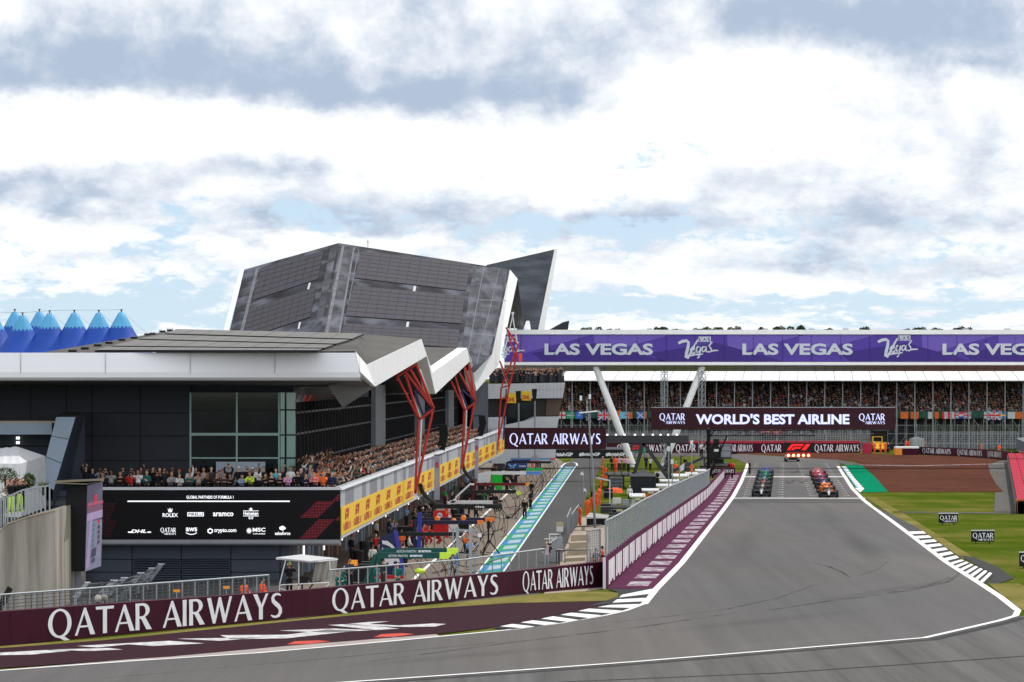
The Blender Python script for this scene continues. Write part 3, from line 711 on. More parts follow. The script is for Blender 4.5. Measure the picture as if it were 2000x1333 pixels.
# ground floor: end wall with louvres, garage side set back under the terrace
YG = 229.2; GOFF = -2.9
mb = MB()
xr = (566 - 1000) / FPX * YG
mb.box((XL, YG, 0), (xr, YG + 30, 2.55), 0)
for px_ in (258, 354, 451, 547):
    x = (px_ - 1000) / FPX * YG; mb.box((x - .03, YG - .012, 0), (x + .03, YG, 2.55), 1)
for py in (1093, 1118, 1142):
    z = EYE - (py - HOR) / FPX * YG; mb.box((XL, YG - .014, z - .025), (xr - .02, YG - .001, z + .025), 1)
mb.build('wall', [m_clad2, m_joint], bld)
for a, b in ((262, 351), (357, 448)):
    mb = MB(); x0, x1 = (a - 1000) / FPX * YG, (b - 1000) / FPX * YG
    mb.box((x0, YG - .05, -.1), (x1, YG - .02, 1.30), 1)
    for k in range(9): 
        z = .05 + .14 * k; mb.add([(x0, YG - .05, z + .08), (x1, YG - .05, z + .08), (x1, YG - .14, z), (x0, YG - .14, z)], [(0, 1, 2, 3)], 0)
    mb.build('louvre', [m_clad2, m_joint], bld)
mb = MB(); d1 = 478
mb.prism([FP(230, 0, GOFF - 1.5), FP(d1, 0, GOFF - 1.5), FP(d1, 2.7, GOFF - 1.5), FP(230, 2.7, GOFF - 1.5)], (-.4, 0, 0), 0)
mb.build('garage_wall', [m_blk], bld)
d = 231.5; k = 0
while d < 470:
    mb = MB(); c = [m_grpan, m_clad3, m_grpan, m_brpan, m_brpan, m_grpan][(k // 2) % 6]
    w_ = 1.6 if k % 2 == 0 else .8
    mb.prism([FP(d, 0, GOFF), FP(d + w_, 0, GOFF), FP(d + w_, 2.66, GOFF), FP(d, 2.66, GOFF)], (-1.45, 0, 0), 0)
    mb.build('garage_pillar', [c], bld)
    if k % 4 == 1 and d < 390:
        mb = MB(); mb.prism([FP(d + .15, .9, GOFF + .06), FP(d + .55, .9, GOFF + .06), FP(d + .55, 2.4, GOFF + .06), FP(d + .15, 2.4, GOFF + .06)], (.05, 0, 0), 0)
        mb.build('strip_light', [m_lamp], bld)
    d += 3.1 if k % 2 == 0 else 4.2; k += 1
# terrace: slab, parapet, coping
mb = MB()
mb.prism([FP(227.9, 4.55, -.1), FP(478, 4.55, -.1), FP(478, 4.55, -4), FP(227.9, 4.55, -4)], (0, 0, .2), 0)
mb.box((XL + 16, 227.9, 4.5), (fx(228, -.2), YE, 4.8), 0)
for k in range(1, 4):
    mb.prism([FP(234, 4.75, -.6 - .65 * k), FP(430, 4.75, -.6 - .65 * k), FP(430, 4.75, -3.25), FP(234, 4.75, -3.25)], (0, 0, .24 * k), 0)
mb.prism([FP(228.5, 2.5, -.05), FP(478, 2.5, -.05), FP(478, 2.5, -4.3), FP(228.5, 2.5, -4.3)], (0, 0, .15), 1)
mb.build('terrace_slab', [m_floor, m_soffit], bld)
mb = MB(); d = 227.75; k = 0
rnd = random.Random(3)
while d < 478:
    e = min(d + 3.4, 478)
    mb.prism([FP(d, 2.72, 0), FP(e - .04, 2.72, 0), FP(e - .04, 5.45, 0), FP(d, 5.45, 0)], (-.25, 0, 0), rnd.choice((0, 0, 1)))
    d = e
mb.prism([FP(227.75, 2.55, .06), FP(478, 2.55, .06), FP(478, 2.74, .06), FP(227.75, 2.74, .06)], (-.4, 0, 0), 2)
mb.build('parapet', [m_conc, m_conc2, m_cop], bld)
mb = MB()
mb.prism([FP(227.5, 5.45, .12), FP(478, 5.45, .12), FP(478, 5.62, -.02), FP(227.5, 5.62, -.02)], (-.38, 0, 0), 0)
mb.box((-24.5, 227.45, 5.44), (fx(227.5, -.28), 227.85, 5.62), 0)
mb.build('coping', [m_cop], bld)
mb = MB()                                                       # rounded lip below the screen
pr = [(227.52, 2.52), (227.44, 2.42), (227.47, 2.28), (227.62, 2.18), (227.9, 2.14), (229.2, 2.12), (229.2, 2.5)]
x1 = fx(227.6, -.05)
mb.prism([V((-25.5, y, z)) for y, z in pr], (x1 + 25.5, 0, 0), 0)
mb.build('lower_lip', [m_grpan], bld)
mb = MB(); mb.box((-25.5, 227.62, 2.5), (fx(227.7, -.26), 227.8, 5.44), 0); mb.build('parapet', [m_clad], bld)
mb = MB(); mb.tube([(-24.4, 227.8, 5.86), (fx(228, -.3), 227.8, 5.86)], .025); mb.tube([FP(228, 5.86, -.3), FP(470, 5.86, -.3)], .025)
d = 228
while d < 470: mb.tube([FP(d, 5.6, -.3), FP(d, 5.86, -.3)], .015, 0, 4); d += 4
mb.build('handrail', [m_blk], bld)
# ---- left end pieces
mb = MB(); Y0 = 229.0
mb.box((XL, Y0 - 2, EYE - (848 - HOR) / FPX * Y0), (-27.2, YE - .02, EYE - (826 - HOR) / FPX * Y0), 0)
mb.box((XL, Y0 - 1.7, EYE - (826 - HOR) / FPX * Y0), (-27.0, YE - .02, EYE - (822 - HOR) / FPX * Y0), 1)
mb.build('canopy', [m_clad3, M('canopy_edge', (.36, .31, .24), .6)], bld)
mb = MB()
mb.box((XL, YE - .30, 0), (-27.2, YE - .03, 8.7), 0)
mb.box((XL, YE - .315, 7.93), (-27.2, YE - .301, 7.99), 1)
mb.build('wall', [m_clad2, m_joint], bld)
for py in (856, 865):
    mb = MB(); c = P(35, py, YE - .5); mb.cbox(c, (.20, .16, .16), 0); mb.cbox(c + V((0, .12, -.08)), (.06, .12, .06), 1); mb.build('wall_lamp', [m_lamp, m_steeld], bld)
mb = MB(); D0 = 226.0
q = [P(110, 815, D0), P(147.5, 815, D0), P(104.5, 958, D0), P(78, 938, D0)]
mb.face([q[3], q[2], q[1], q[0]][::-1], 0)
qb = [P(125, 806, YE), P(166, 805.5, YE), P(166, 1010, YE), P(104.5, 990, YE - 2)]
mb.face([q[0], q[1], qb[1], qb[0]], 2)
mb.face([q[1], q[2], P(104.5, 1046, D0), qb[3] + V((0, 0, -3)), qb[2], qb[1]], 1); 
mb.face([q[0], qb[0], V((qb[0].x - 1.5, YE, 4)), q[3]], 1)
for t in (.30, .63):
    a, b = q[0].lerp(q[3], t), q[1].lerp(q[2], t); mb.tube([a + V((0, -.01, 0)), b + V((0, -.01, 0))], .025, 1, 4)
mb.build('raking_pier', [m_clad3, m_clad2, m_soffit], bld)
mb = MB(); mb.box((-27.3, 228.2, 0), (-25.4, YE, 5.4), 0)
for z in (1.6, 3.3, 5.0): mb.box((-27.3, 228.18, z), (-25.4, 228.2, z + .05), 1)
mb.build('wall', [m_clad2, m_joint], bld)
mb = MB(); c = P(126, 1028, 228.1); mb.cbox(c, (.30, .04, .52), 0); mb.cbox(c + V((0, -.03, .12)), (.26, .02, .10), 1); mb.cbox(c + V((0, -.03, -.1)), (.26, .02, .06), 1); mb.build('notice', [M('yellow_notice', (.62, .60, .22), .6, var=0), m_steeld], bld)

# ---- roofs
YF = 222.0; ZT = EYE + 45 / FPX * YF
tipA, creA, botA = P(694, 686.5, YF), P(704, 727, YF), P(697, 741, YF + .6)
mb = MB()
prof = [(222.0, ZT + .02), (221.92, 12.42), (222.0, 12.12), (222.25, 11.97), (222.6, 11.93)]
for (y0, z0), (y1, z1) in zip(prof, prof[1:]):
    mb.face([(-50, y0, z0), (-50, y1, z1), (creA.x if z1 < 12.5 else (tipA.x + creA.x) / 2, y1, z1), (tipA.x if z0 > 13 else creA.x, y0, z0)][::1], 0)
mb.face([(-50, 222.6, 11.93), (-50, YE + .2, 11.62), (-12.6, YE + .2, 11.62), (creA.x - .1, 222.6, 11.93)], 1)
for k in range(9):
    x = -48 + 4.9 * k; mb.box((x - .006, 221.90, 12.35), (x + .006, 221.93, ZT), 2); 
    mb.add([(x - .02, 222.6, 11.925), (x + .02, 222.6, 11.925), (x + 1.2, YE, 11.61), (x + 1.16, YE, 11.61)], [(0, 1, 2, 3)], 2)
mb.build('roof_fascia', [m_fascia, m_soffit, m_joint], bld)
V_t, V_b = P(716, 712.5, ED(716)), P(733, 755.5, ED(733))
mb = MB()
mid = lambda a, b, t=.5: a.lerp(b, t)
mb.face([tipA, creA, V_b, V_t], 0); mb.face([creA, botA, mid(botA, V_b, .9) + V((-.8, 0, .02)), V_b], 0)
mb.build('roof_fascia', [m_edge], bld)
TOPS = [V_t, EP(823, 662), EP(845, 728), EP(912, 680), EP(928, 727), EP(961, 692), P(996, 527, 484)]
BOTS = [V_b, EP(833.5, 696), EP(850.4, 770), EP(921, 703), EP(930.5, 764), EP(975, 712), P(1011, 545, 487)]
for i in range(6):
    mb = MB(); a, b, c, d = TOPS[i], TOPS[i + 1], BOTS[i + 1], BOTS[i]
    mb.face([d, c, b, a], 0)
    mb.face([d, a, a + V((-.9, 0, 0)), d + V((-.9, 0, 0))], 0); mb.face([c, c + V((-.9, 0, 0)), d + V((-.9, 0, 0)), d], 0)
    mb.face([a, b, b + V((-.9, 0, .02)), a + V((-.9, 0, .02))], 0)
    n = max(2, int((b - a).length / 3.2))
    for k in range(1, n):
        t = k / n; p, q_ = a.lerp(b, t), d.lerp(c, t); mb.face([p + V((.02, 0, 0)), q_ + V((.02, 0, 0)), q_ + V((.02, .08, 0)), p + V((.02, .08, 0))], 1)
    mb.build('roof_edge', [m_edge, m_grpan], bld)
# tip returning down to the far side
mb = MB(); t0, t1 = TOPS[6], BOTS[6]
far1, far2 = P(1023, 642, 520), P(1008, 642, 520)
mb.face([t1, far1, far2 + V((-2, 0, 0)), t0 + V((-1, 2, 0))], 1); mb.face([t0, t1, t1 + V((-.9, 3, 0)), t0 + V((-.9, 3, 0))], 0)
mb.face([P(1022, 645, 519), P(1028, 627, 519), P(1034, 627, 519), P(1037, 645, 519)], 0)
mb.build('roof_edge', [m_edge, m_soffit], bld)
# soffits between edge and glass line
mb = MB(); S0 = 12.0
for i in range(6):
    c, d = BOTS[i + 1], BOTS[i]
    if i == 5: continue
    mb.face([d + V((-.9, 0, 0)), c + V((-.9, 0, 0)), V((c.x - S0, c.y, max(c.z, 11.2))), V((d.x - S0, d.y, max(d.z, 11.2)))], 0)
mb.face([botA, V_b + V((-.9, 0, .01)), V((V_b.x - S0, V_b.y, 11.5)), V((-12.6, YE + .2, 11.6))], 0)
mb.face([P(640, 753, YE), P(697, 742, YF + 1), P(725, 757, 242), P(668, 795, 238)], 1); mb.face([P(668, 795, 238), P(725, 757, 242), P(727, 760, 246), P(660, 803, 244)], 1)
mb.build('soffit', [m_soffd, m_soffit], bld)
# near roof
nA, nB, nC = P(75, 689.5, YF), tipA, P(705, 652, 290)
def NR(x, y): return on_plane(x, y, nA, nB, nC)
mb = MB()
r1, r2 = NR(335, 646), NR(705, 652)
mb.face([V((nA.x, YF, ZT)), nB, r2, r1], 0)
mb.face([nB, V_t, TOPS[1], r2], 1)
mb.face([r1, r2, r2 + V((0, 5, -2)), r1 + V((0, 5, -2))], 0)
mb.build('roof', [m_roofb, m_roofb], bld)
mb = MB(); a, b, c = TOPS[1], TOPS[2], TOPS[3]
mb.face([a, b, b + V((-22, 0, 1.5)), a + V((-22, 0, 0))], 0); mb.face([b, c, c + V((-22, 0, .4)), b + V((-22, 0, 1.5))], 0)
mb.face([c, TOPS[4], TOPS[4] + V((-22, 0, 1)), c + V((-22, 0, .4))], 0)
mb.build('roof', [m_roofb], bld)
# high roof: two planes meeting on a ridge
rT, rR, rB, rL = P(661, 475, 484), P(996, 527, 484), P(625, 652, 384), P(477, 527, 484)
def HR(x, y, o=0.0): 
    p = on_plane(x, y, rT, rR, rB); return p + (V((0, 0, EYE)) - p).normalized() * o
def HL(x, y, o=0.0):
    p = on_plane(x, y, rT, rB, rL); return p + (V((0, 0, EYE)) - p).normalized() * o
mb = MB()
mb.face([rT, rB, HR(620, 672), HR(927, 727), HR(961, 692), rR], 0)
mb.face([HR(961, 692), HR(927, 727), TOPS[4], TOPS[5]], 0); mb.face([HR(961, 692), TOPS[5], rR], 0)
mb.face([rT, rL, HL(447, 652), rB], 0)
mb.face([rT, rR, rR + V((0, 12, -6)), rT + V((0, 12, -6))], 0); mb.face([rL, rT, rT + V((0, 12, -6)), rL + V((0, 12, -6))], 0)
mb.build('roof', [m_roof], bld)
mb = MB()
a, b = rL, HL(445, 652)
mb.face([b + V((-.5, 0, .1)), a + V((-.5, 0, .1)), a + V((.0, 0, .15)), b + V((.0, 0, .15))], 0)
mb.face([b + V((-.5, 0, .1)), b + V((-.5, 0, -1.5)), a + V((-.5, 0, -1.5)), a + V((-.5, 0, .1))], 0)
mb.build('roof_edge', [m_edge], bld)
mb = MB(); mb.face([HR(664, 479, .12), HR(691, 483, .12), HR(662, 655, .12), HR(632, 655, .12)]); mb.face([HL(660, 477, .12), HL(646, 481, .12), HL(611, 655, .12), HL(624, 655, .12)]); mb.face([HR(925, 519, .12), HR(992, 529, .12), HR(955, 695, .12), HR(900, 690, .12)]); mb.build('ridge_felt', [M('weathered_felt', (.066, .068, .082), .8, var=.6, scale=.6, stretch=(1.4, .2, 1), tint=(.16, .17, .205), tscale=.45, tamt=.7, spec=.05)], bld)
# lead strips, ridge walkway, streaks of patching on the high roof
mb = MB()
for x0, y0, x1, y1, w_ in ((668, 480, 634, 655, 5), (690, 484, 660, 655, 3), (700, 488, 668, 655, 1.4), (945, 519, 907, 722, 1.5), (975, 524, 930, 712, 1.2)):
    mb.face([HR(x0, y0, .25), HR(x0 + w_, y0, .25), HR(x1 + w_ * 1.3, y1, .25), HR(x1, y1, .25)], 0)
mb.face([HR(934, 585, .25), HR(988, 587, .25), HR(988, 588.5, .25), HR(934, 586.5, .25)], 0)
mb.face([HR(925, 652, .25), HR(968, 655, .25), HR(968, 656.5, .25), HR(925, 653.5, .25)], 0)
mb.face([HL(500, 524, .25), HL(506, 522, .25), HL(476, 645, .25), HL(469, 647, .25)], 0)
mb.build('roof_flashing', [M('flashing', (.125, .130, .15), .6, var=.5, scale=.5)], bld)
def array(name, fn, quad, nu, nv, mats, lift=.55, gap=.02):
    """solar panels on a rail: one raised bed with the module joints cut in"""
    mb = MB(); q = [fn(x, y, lift) if fn is not NR else fn(x, y) + V((0, 0, .10)) for x, y in quad]; n = (q[1] - q[0]).cross(q[3] - q[0]).normalized()
    if n.z < 0: n = -n
    dn = n * (-.35 if fn is not NR else -.09)
    mb.face(q, 1)
    for i in range(4): mb.face([q[i], q[(i + 1) % 4], q[(i + 1) % 4] + dn, q[i] + dn], 1)
    B = lambda u, v: q[0].lerp(q[1], u).lerp(q[3].lerp(q[2], u), v) + n * .04
    for i in range(nu):
        for j in range(nv):
            u0, u1, v0, v1 = (i + gap) / nu, (i + 1 - gap) / nu, (j + gap * 1.6) / nv, (j + 1 - gap * 1.6) / nv
            mb.face([B(u0, v0), B(u1, v0), B(u1, v1), B(u0, v1)], 0)
    o = mb.build(name, mats, bld); return o
array('solar_array', HR, [(706, 491), (919.4, 515.5), (910, 568.6), (692.5, 543.7)], 11, 7, [m_pv, m_gap])
array('solar_array', HR, [(690, 558.7), (907.4, 578.6), (901, 632.8), (673.7, 617.5)], 12, 7, [m_pv, m_gap])
array('solar_array', HR, [(671, 632.5), (897.4, 645), (893, 680), (662, 664)], 12, 5, [m_pv, m_gap])
array('solar_array', HL, [(511, 522.5), (632.5, 490), (621, 546), (492.5, 587.5)], 8, 6, [m_pv, m_gap])
array('solar_array', HL, [(487, 604), (617.5, 562.5), (606, 620), (473, 664)], 9, 6, [m_pv, m_gap])
for (x, y) in ((809, 564), (795.5, 634)):
    mb = MB(); mb.face([HR(x - 1, y - 5, .3), HR(x + 4, y - 5, .3), HR(x + 2, y + 7, .3), HR(x - 3, y + 7, .3)]); mb.build('roof_hatch', [m_cop], bld)
for (x, y) in ((604, 557), (585, 634)):
    mb = MB(); mb.face([HL(x - 1, y - 4, .3), HL(x + 3, y - 5, .3), HL(x, y + 8, .3), HL(x - 4, y + 9, .3)]); mb.build('roof_hatch', [m_cop], bld)
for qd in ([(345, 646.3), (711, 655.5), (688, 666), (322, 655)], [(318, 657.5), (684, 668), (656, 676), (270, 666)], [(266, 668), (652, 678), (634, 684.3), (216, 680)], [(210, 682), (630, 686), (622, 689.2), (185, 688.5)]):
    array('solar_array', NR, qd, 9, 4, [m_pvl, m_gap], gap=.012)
rnd = random.Random(8)
for x, y in ((142, 686), (166, 681), (191, 675), (213, 670), (238, 664), (262, 660), (288, 653.5), (298, 652), (317, 647.5), (332, 645)):
    p = NR(x, y + 2); mb = MB(); mb.box((p.x - .22, p.y - .3, p.z), (p.x + .22, p.y + .3, p.z + .13), 0)
    for k in range(4): mb.tube([(p.x - .18 + .12 * k, p.y, p.z + .13), (p.x - .18 + .12 * k, p.y, p.z + .13 + rnd.uniform(.04, .12))], .025, 1, 6)
    mb.build('roof_vent', [m_blk, m_grpan], bld)
for k in range(11):
    x = 69 + k * 22.5; y = 689 - (k * 22.5) * .172; p = NR(x, y) if x < 335 else None
for x, y in ((718.5, 483),): 
    p = HR(x, y); mb = MB(); mb.tube([p, p + V((0, 0, .9))], .05, 0, 5); mb.tube([p + V((-.25, 0, .6)), p + V((.3, 0, .6))], .03, 0, 4); mb.build('roof_mast', [m_steel], bld)
# the tall fin beyond
mb = MB(); DF = 560
q = [P(950, 518, DF), P(1083, 487.5, DF), P(1050, 650, DF), P(1010, 650, DF), P(1000, 545, DF)]
mb.prism(q, (0, 6, 0), 0)
mb.build('roof', [m_roofx], bld)
mb = MB(); mb.prism([P(1083, 487, DF - .3), P(1089.5, 486.5, DF - .3), P(1062, 650, DF - .3), P(1050, 650, DF - .3)], (0, 8, 0), 0); mb.build('roof_edge', [m_edge], bld)

# ---- red strut frames
def strut(Dm, segs):
    mb = MB()
    for (x0, y0, x1, y1, k) in segs:
        r = .105 if k == 0 else .08
        z0 = 0.0
        mb.tube([P(x0, y0, Dm), P(x1, y1, Dm + (0 if k == 0 else .3))], r, k, 8)
    mb.build('strut_frame', [m_redst, m_whst, m_blst], bld)
strut(286, [(811, 964.6, 817, 822, 0), (811, 964.6, 845, 803, 0), (819, 820.6, 847, 799, 0), (819, 820.6, 775, 736, 0), (819, 820, 791, 729, 0), (847, 799, 813, 711.5, 0), (847, 799, 800, 720, 0), (847, 799, 793, 729, 0),
            (775, 736, 813, 711.5, 0), (775, 736, 775, 744, 0), (823, 818, 818, 930, 1), (791, 733, 821, 818, 1), (820, 722, 845, 795, 1), (810, 765, 828, 815, 2), (812, 760, 842, 795, 2), (828, 810, 845, 795, 2)])
strut(352, [(902, 916, 906.5, 803, 0), (902, 916, 927, 788, 0), (907.8, 802.6, 929, 785.8, 0), (907.8, 802.6, 880.8, 745, 0), (907.8, 802, 888, 733, 0), (929, 786, 907.8, 718, 0), (929, 786, 897, 728, 0), (929, 786, 916, 712, 0),
            (911, 800, 908, 905, 1), (889, 738, 910, 800, 1), (901, 765, 914, 798, 2), (903, 762, 926, 783, 2)])
strut(436, [(972, 880, 979, 757, 0), (974, 860, 995, 754, 0), (979, 757, 995, 754, 0), (979, 780, 993, 776, 0), (995, 754, 976, 705, 0), (980, 754, 1012, 676, 0), (1006, 700, 991, 644, 0), (1012, 676, 988, 640, 0), (995, 754, 1010, 690, 0),
            (983, 860, 989, 760, 2), (982, 700, 1003, 610, 1), (1000, 610, 1010, 672, 1), (978, 712, 990, 752, 1)])
mb = MB(); mb.box((P(1013, 690, 434).x, 434, P(1013, 706, 434).z), (P(1020, 690, 434).x, 434.6, P(1013, 690, 434).z), 0); mb.build('marker_plate', [M('red_plate', (.80, .10, .06), .5, var=0)], bld)
for (d, z) in ((303, 0), (372, 0)):
    mb = MB(); pts = [FP(d + t * 22, 3.6 - 2.3 * t ** .6, .25 + .3 * t) for t in (0, .1, .3, .6, 1)]
    mb.tube(pts, .17, 0, 6); mb.build('duct', [m_blk], bld)
# hanging grey drops and loudspeakers on the terrace front
def drop(px, y0, y1, w):
    d = fd(px, .5); t = thing('hanging_banner', 'narrow lilac banner hanging down the terrace front ' + ('beside the nearer red strut frame' if px < 870 else 'beside the second red strut frame'), 'banner', P(px, y1, d), 'lilac banners down the terrace front')
    mb = MB(); a, b = P(px - w / 2, y0, d), P(px + w / 2, y1, d)
    mb.box((a.x, d, b.z), (b.x, d + .05, a.z), 0); mb.build('cloth', [M('banner_lilac', (.34, .33, .42), .8, var=.1)], t)
    mb = MB(); mb.cbox(P(px, y0, d), (b.x - a.x + .1, .1, .08), 0); mb.ell(P(px, y0 + (y1 - y0) * .22, d - .03), (.16, .02, .25), 1); mb.build('rail', [m_blk, M('emblem_red', (.45, .08, .12), .6, var=0)], t)
drop(853.5, 889, 977, 11); drop(931, 858, 936, 7.5)
for px, y0, y1, wh in ((862, 830, 888, 'nearer'), (938, 812, 858, 'farther')):
    d = fd(px, -.2); s = d / FPX; t = thing('loudspeaker', 'tall bent black loudspeaker column above the terrace crowd, the %s one' % wh, 'loudspeaker', P(px, y1, d), 'loudspeakers above the terrace crowd')
    mb = MB(); a, b, c = P(px + 3, y0, d), P(px + 5, (y0 + y1) / 2 - 6, d), P(px - 4, y1, d)
    for p_, q_ in ((a, b), (b, c)):
        mb.prism([p_ + V((-.35, 0, 0)), p_ + V((.35, 0, 0)), q_ + V((.4, 0, 0)), q_ + V((-.4, 0, 0))], (0, .7, 0), 0)
    mb.build('cabinet', [m_blk], t)
    mb = MB(); mb.tube([P(px + 4, y0, d + .3), P(px - 30, y0 + 2, d + .5)], .06, 0, 5); mb.build('bracket', [m_steeld], t)

# ---- advertising on the building
m_dhly = M('banner_yellow', (.72, .47, .03), .6, var=.06); m_dhlr = M('banner_red', (.50, .035, .045), .6, var=0)
dwhere = ('nearest the corner of the building', 'between the first and second red strut frames', 'just beyond the second red strut frame', 'last before the far sign gantry')
for i, (pa, pb, n) in enumerate(((666.2, 808, 7), (818, 897, 6), (907, 968, 5), (972, 984, 2))):
    d0, d1 = fd(pa, .05), fd(pb, .05)
    mb = MB(); mb.prism([FP(d0, 2.76, .09), FP(d1, 2.76, .09), FP(d1, 4.42, .09), FP(d0, 4.42, .09)], (-.06, 0, 0), 0)
    for k in range(n):
        px_ = pa + (pb - pa) * (k + .5) / n; c = fd(px_, .05); ln = (fd(px_ + (pb - pa) / n * .30, .05) - fd(px_ - (pb - pa) / n * .30, .05))
        f1_art(mb, FP(c, 3.93, .09), FU, Z_, ln * .62, .62, 1)
        write(mb, 'DHL', FP(c, 3.22, .09), FU, Z_, ln * .62, .48, 1, 'x', shear=.2 * ln)
        for s_ in (-1, 1):
            for z in (3.06, 3.2, 3.34):
                a = c + s_ * ln * .40; b = c + s_ * ln * .58
                mb.face([FP(min(a, b), z - .04, .12), FP(max(a, b), z - .04, .12), FP(max(a, b), z + .04, .12), FP(min(a, b), z + .04, .12)], 1)
    tag(mb.build('advertising_banner', [m_dhly, m_dhlr]), 'yellow courier banner with red lettering, ' + dwhere[i], 'banner', 'yellow banners along the terrace front')
# partner screen
m_scr = M('screen_black', (.003, .003, .004), .5, var=0, spec=.12); m_scrw = M('screen_white', (.80, .80, .84), .5, var=0, emit=.75); m_dot = M('screen_red', (.40, .03, .06), .5, var=0, emit=.35)
YS = 227.40
def SP(px, py): return P(px, py, YS)
sc_ = thing('partner_screen', 'wide black screen listing partner names in white below the end terrace', 'screen', SP(433, 1055))
mb = MB(); a, b = SP(196, 1053), SP(664.5, 957.5); mb.box((a.x, YS, a.z), (b.x, YS + .2, b.z), 0); mb.build('cabinet', [m_scr], sc_)
mb = MB(); S = YS / FPX
def sw(t, px, py, w, h, font='b', **k): write(mb, t, SP(px, py), X_, Z_, w * S, h * S, 0, font, off=.01, **k)
sw('GLOBAL PARTNERS OF FORMULA 1', 410, 971.5, 92, 6); mb.box((SP(249, 0).x, YS - .02, SP(0, 980.7).z), (SP(566, 0).x, YS - .005, SP(0, 978.3).z), 0)
sw('ROLEX', 332.5, 1006.5, 30, 7.5)
quads(mb, [(-.5, .9), (-.2, .3), (-.12, 1.1), (0, .35), (.12, 1.1), (.2, .3), (.5, .9), (.3, -.4), (-.3, -.4)], SP(332.5, 996.5), X_, Z_, 10 * S, 9 * S, 0, off=.01)
c = SP(382, 1005); mb.box((c.x - 16 * S, YS - .02, c.z - 4 * S), (c.x + 16 * S, YS - .005, c.z + 4 * S), 0)
sw('aramco', 436, 1005, 40, 7.5, 'b'); write(mb, 'PIRELLI', c + V((0, -.01, 0)), X_, Z_, 28 * S, 5.5 * S, 1, 'b', off=.02)
sw('Heineken', 490, 1003, 29, 7); sw('0.0', 490, 1012, 9, 5)
quads(mb, [(cos(pi / 2 + k * pi / 5) * (1 if k % 2 == 0 else .42), sin(pi / 2 + k * pi / 5) * (1 if k % 2 == 0 else .42)) for k in range(10)], SP(490, 995), X_, Z_, 8.5 * S, 8.5 * S, 0, off=.01)
for y in (998.2, 1008.2): mb.box((SP(475, 0).x, YS - .02, SP(0, y + .6).z), (SP(505, 0).x, YS - .005, SP(0, y - .6).z), 0)
sw('DHL', 272, 1038, 30, 6.5, 'x', shear=.45)
for x0, x1 in ((250, 257), (288, 295)): mb.box((SP(x0, 0).x, YS - .02, SP(0, 1041).z), (SP(x1, 0).x, YS - .005, SP(0, 1038.5).z), 0)
qatar(mb, SP(328.5, 1038) + V((0, .015, 0)), X_, Z_, 30 * S, 14 * S, 0, True)
sw('aws', 374, 1034.5, 22, 7.5, 'b'); put2d(mb, stroke2d([(x / 10, .25 * (x / 10) ** 2) for x in range(-10, 11)], .12), SP(374, 1042.5), X_, Z_, 22 * S, 5 * S, 0, off=.01)
sw('crypto.com', 440, 1037.5, 43, 9, 'b'); put2d(mb, tess([[(cos(k * pi / 3 + pi / 6), sin(k * pi / 3 + pi / 6)) for k in range(6)], [(.55 * cos(k * pi / 3), .55 * sin(k * pi / 3)) for k in range(6)][::-1]]), SP(410.5, 1037.5), X_, Z_, 10.5 * S, 11.5 * S, 0, off=.01)
sw('MSC', 506, 1035, 25, 7.5); sw('CRUISES', 506, 1043, 24, 2.4)
quads(mb, [(cos(k * pi / 12) * (1 if k % 2 == 0 else .5), sin(k * pi / 12) * (1 if k % 2 == 0 else .5)) for k in range(24)], SP(486.5, 1037), X_, Z_, 12 * S, 13 * S, 0, off=.01)
sw('salesforce', 552, 1042, 30, 6.5, 'b'); quads(mb, [(x * 1.0, y) for x, y in [(cos(t) * (1 + .10 * cos(5 * t)), sin(t) * (1 + .12 * cos(4 * t))) for t in [2 * pi * i / 30 for i in range(30)]]], SP(552, 1032), X_, Z_, 13 * S, 9 * S, 0, off=.01)
mb.build('lettering', [m_scrw, m_scr], sc_)
mb = MB()
def dots(x0, y0, nx, ny, sk, dx=2.95, dy=2.95, mi=0, r=.62):
    for j in range(ny):
        for i in range(nx):
            x = x0 + i * dx - j * sk; y = y0 + j * dy
            if x < 664 and x > 200 and y < 1052:
                c = SP(x, y); mb.face([c + V((-r * S, -.012, -r * S)), c + V((r * S, -.012, -r * S)), c + V((r * S, -.012, r * S)), c + V((-r * S, -.012, r * S))], mi)
dots(619, 981, 12, 11, 3.05); dots(622, 1016, 11, 13, 2.9); dots(662, 966, 4, 5, 2.7); dots(662, 1010, 3, 3, 2.7)
dots(203, 984, 9, 12, 1.4, mi=1); dots(203, 1018, 9, 11, 1.2, mi=1)
o_ = mb.build('dot_pattern', [m_dot, M('screen_red_dim', (.08, .012, .02), .5, var=0, emit=.1)], sc_); o_['kind'] = 'stuff'

# ================================================================ barriers and fences
m_bar = M('barrier_maroon', (.046, .0062, .018), .5, var=.15, scale=.7, spec=.1)
m_letter = M('letter_white', (.76, .77, .82), .5, var=.03)
m_ledm = M('led_maroon', (.030, .009, .014), .6, var=.04, emit=.22, spec=.12); m_ledw = M('led_white', (.60, .64, 1.0), .5, var=0, emit=.62)
m_lav = M('bridge_purple', (.090, .052, .34), .55, var=.05, scale=.4); m_lav2 = M('bridge_violet', (.155, .105, .45), .55, var=.05, scale=.4); m_lav3 = M('bridge_indigo', (.055, .030, .22), .55, var=.05, scale=.4)
m_silver = M('bridge_lettering', (.56, .60, .68), .5, var=.03)

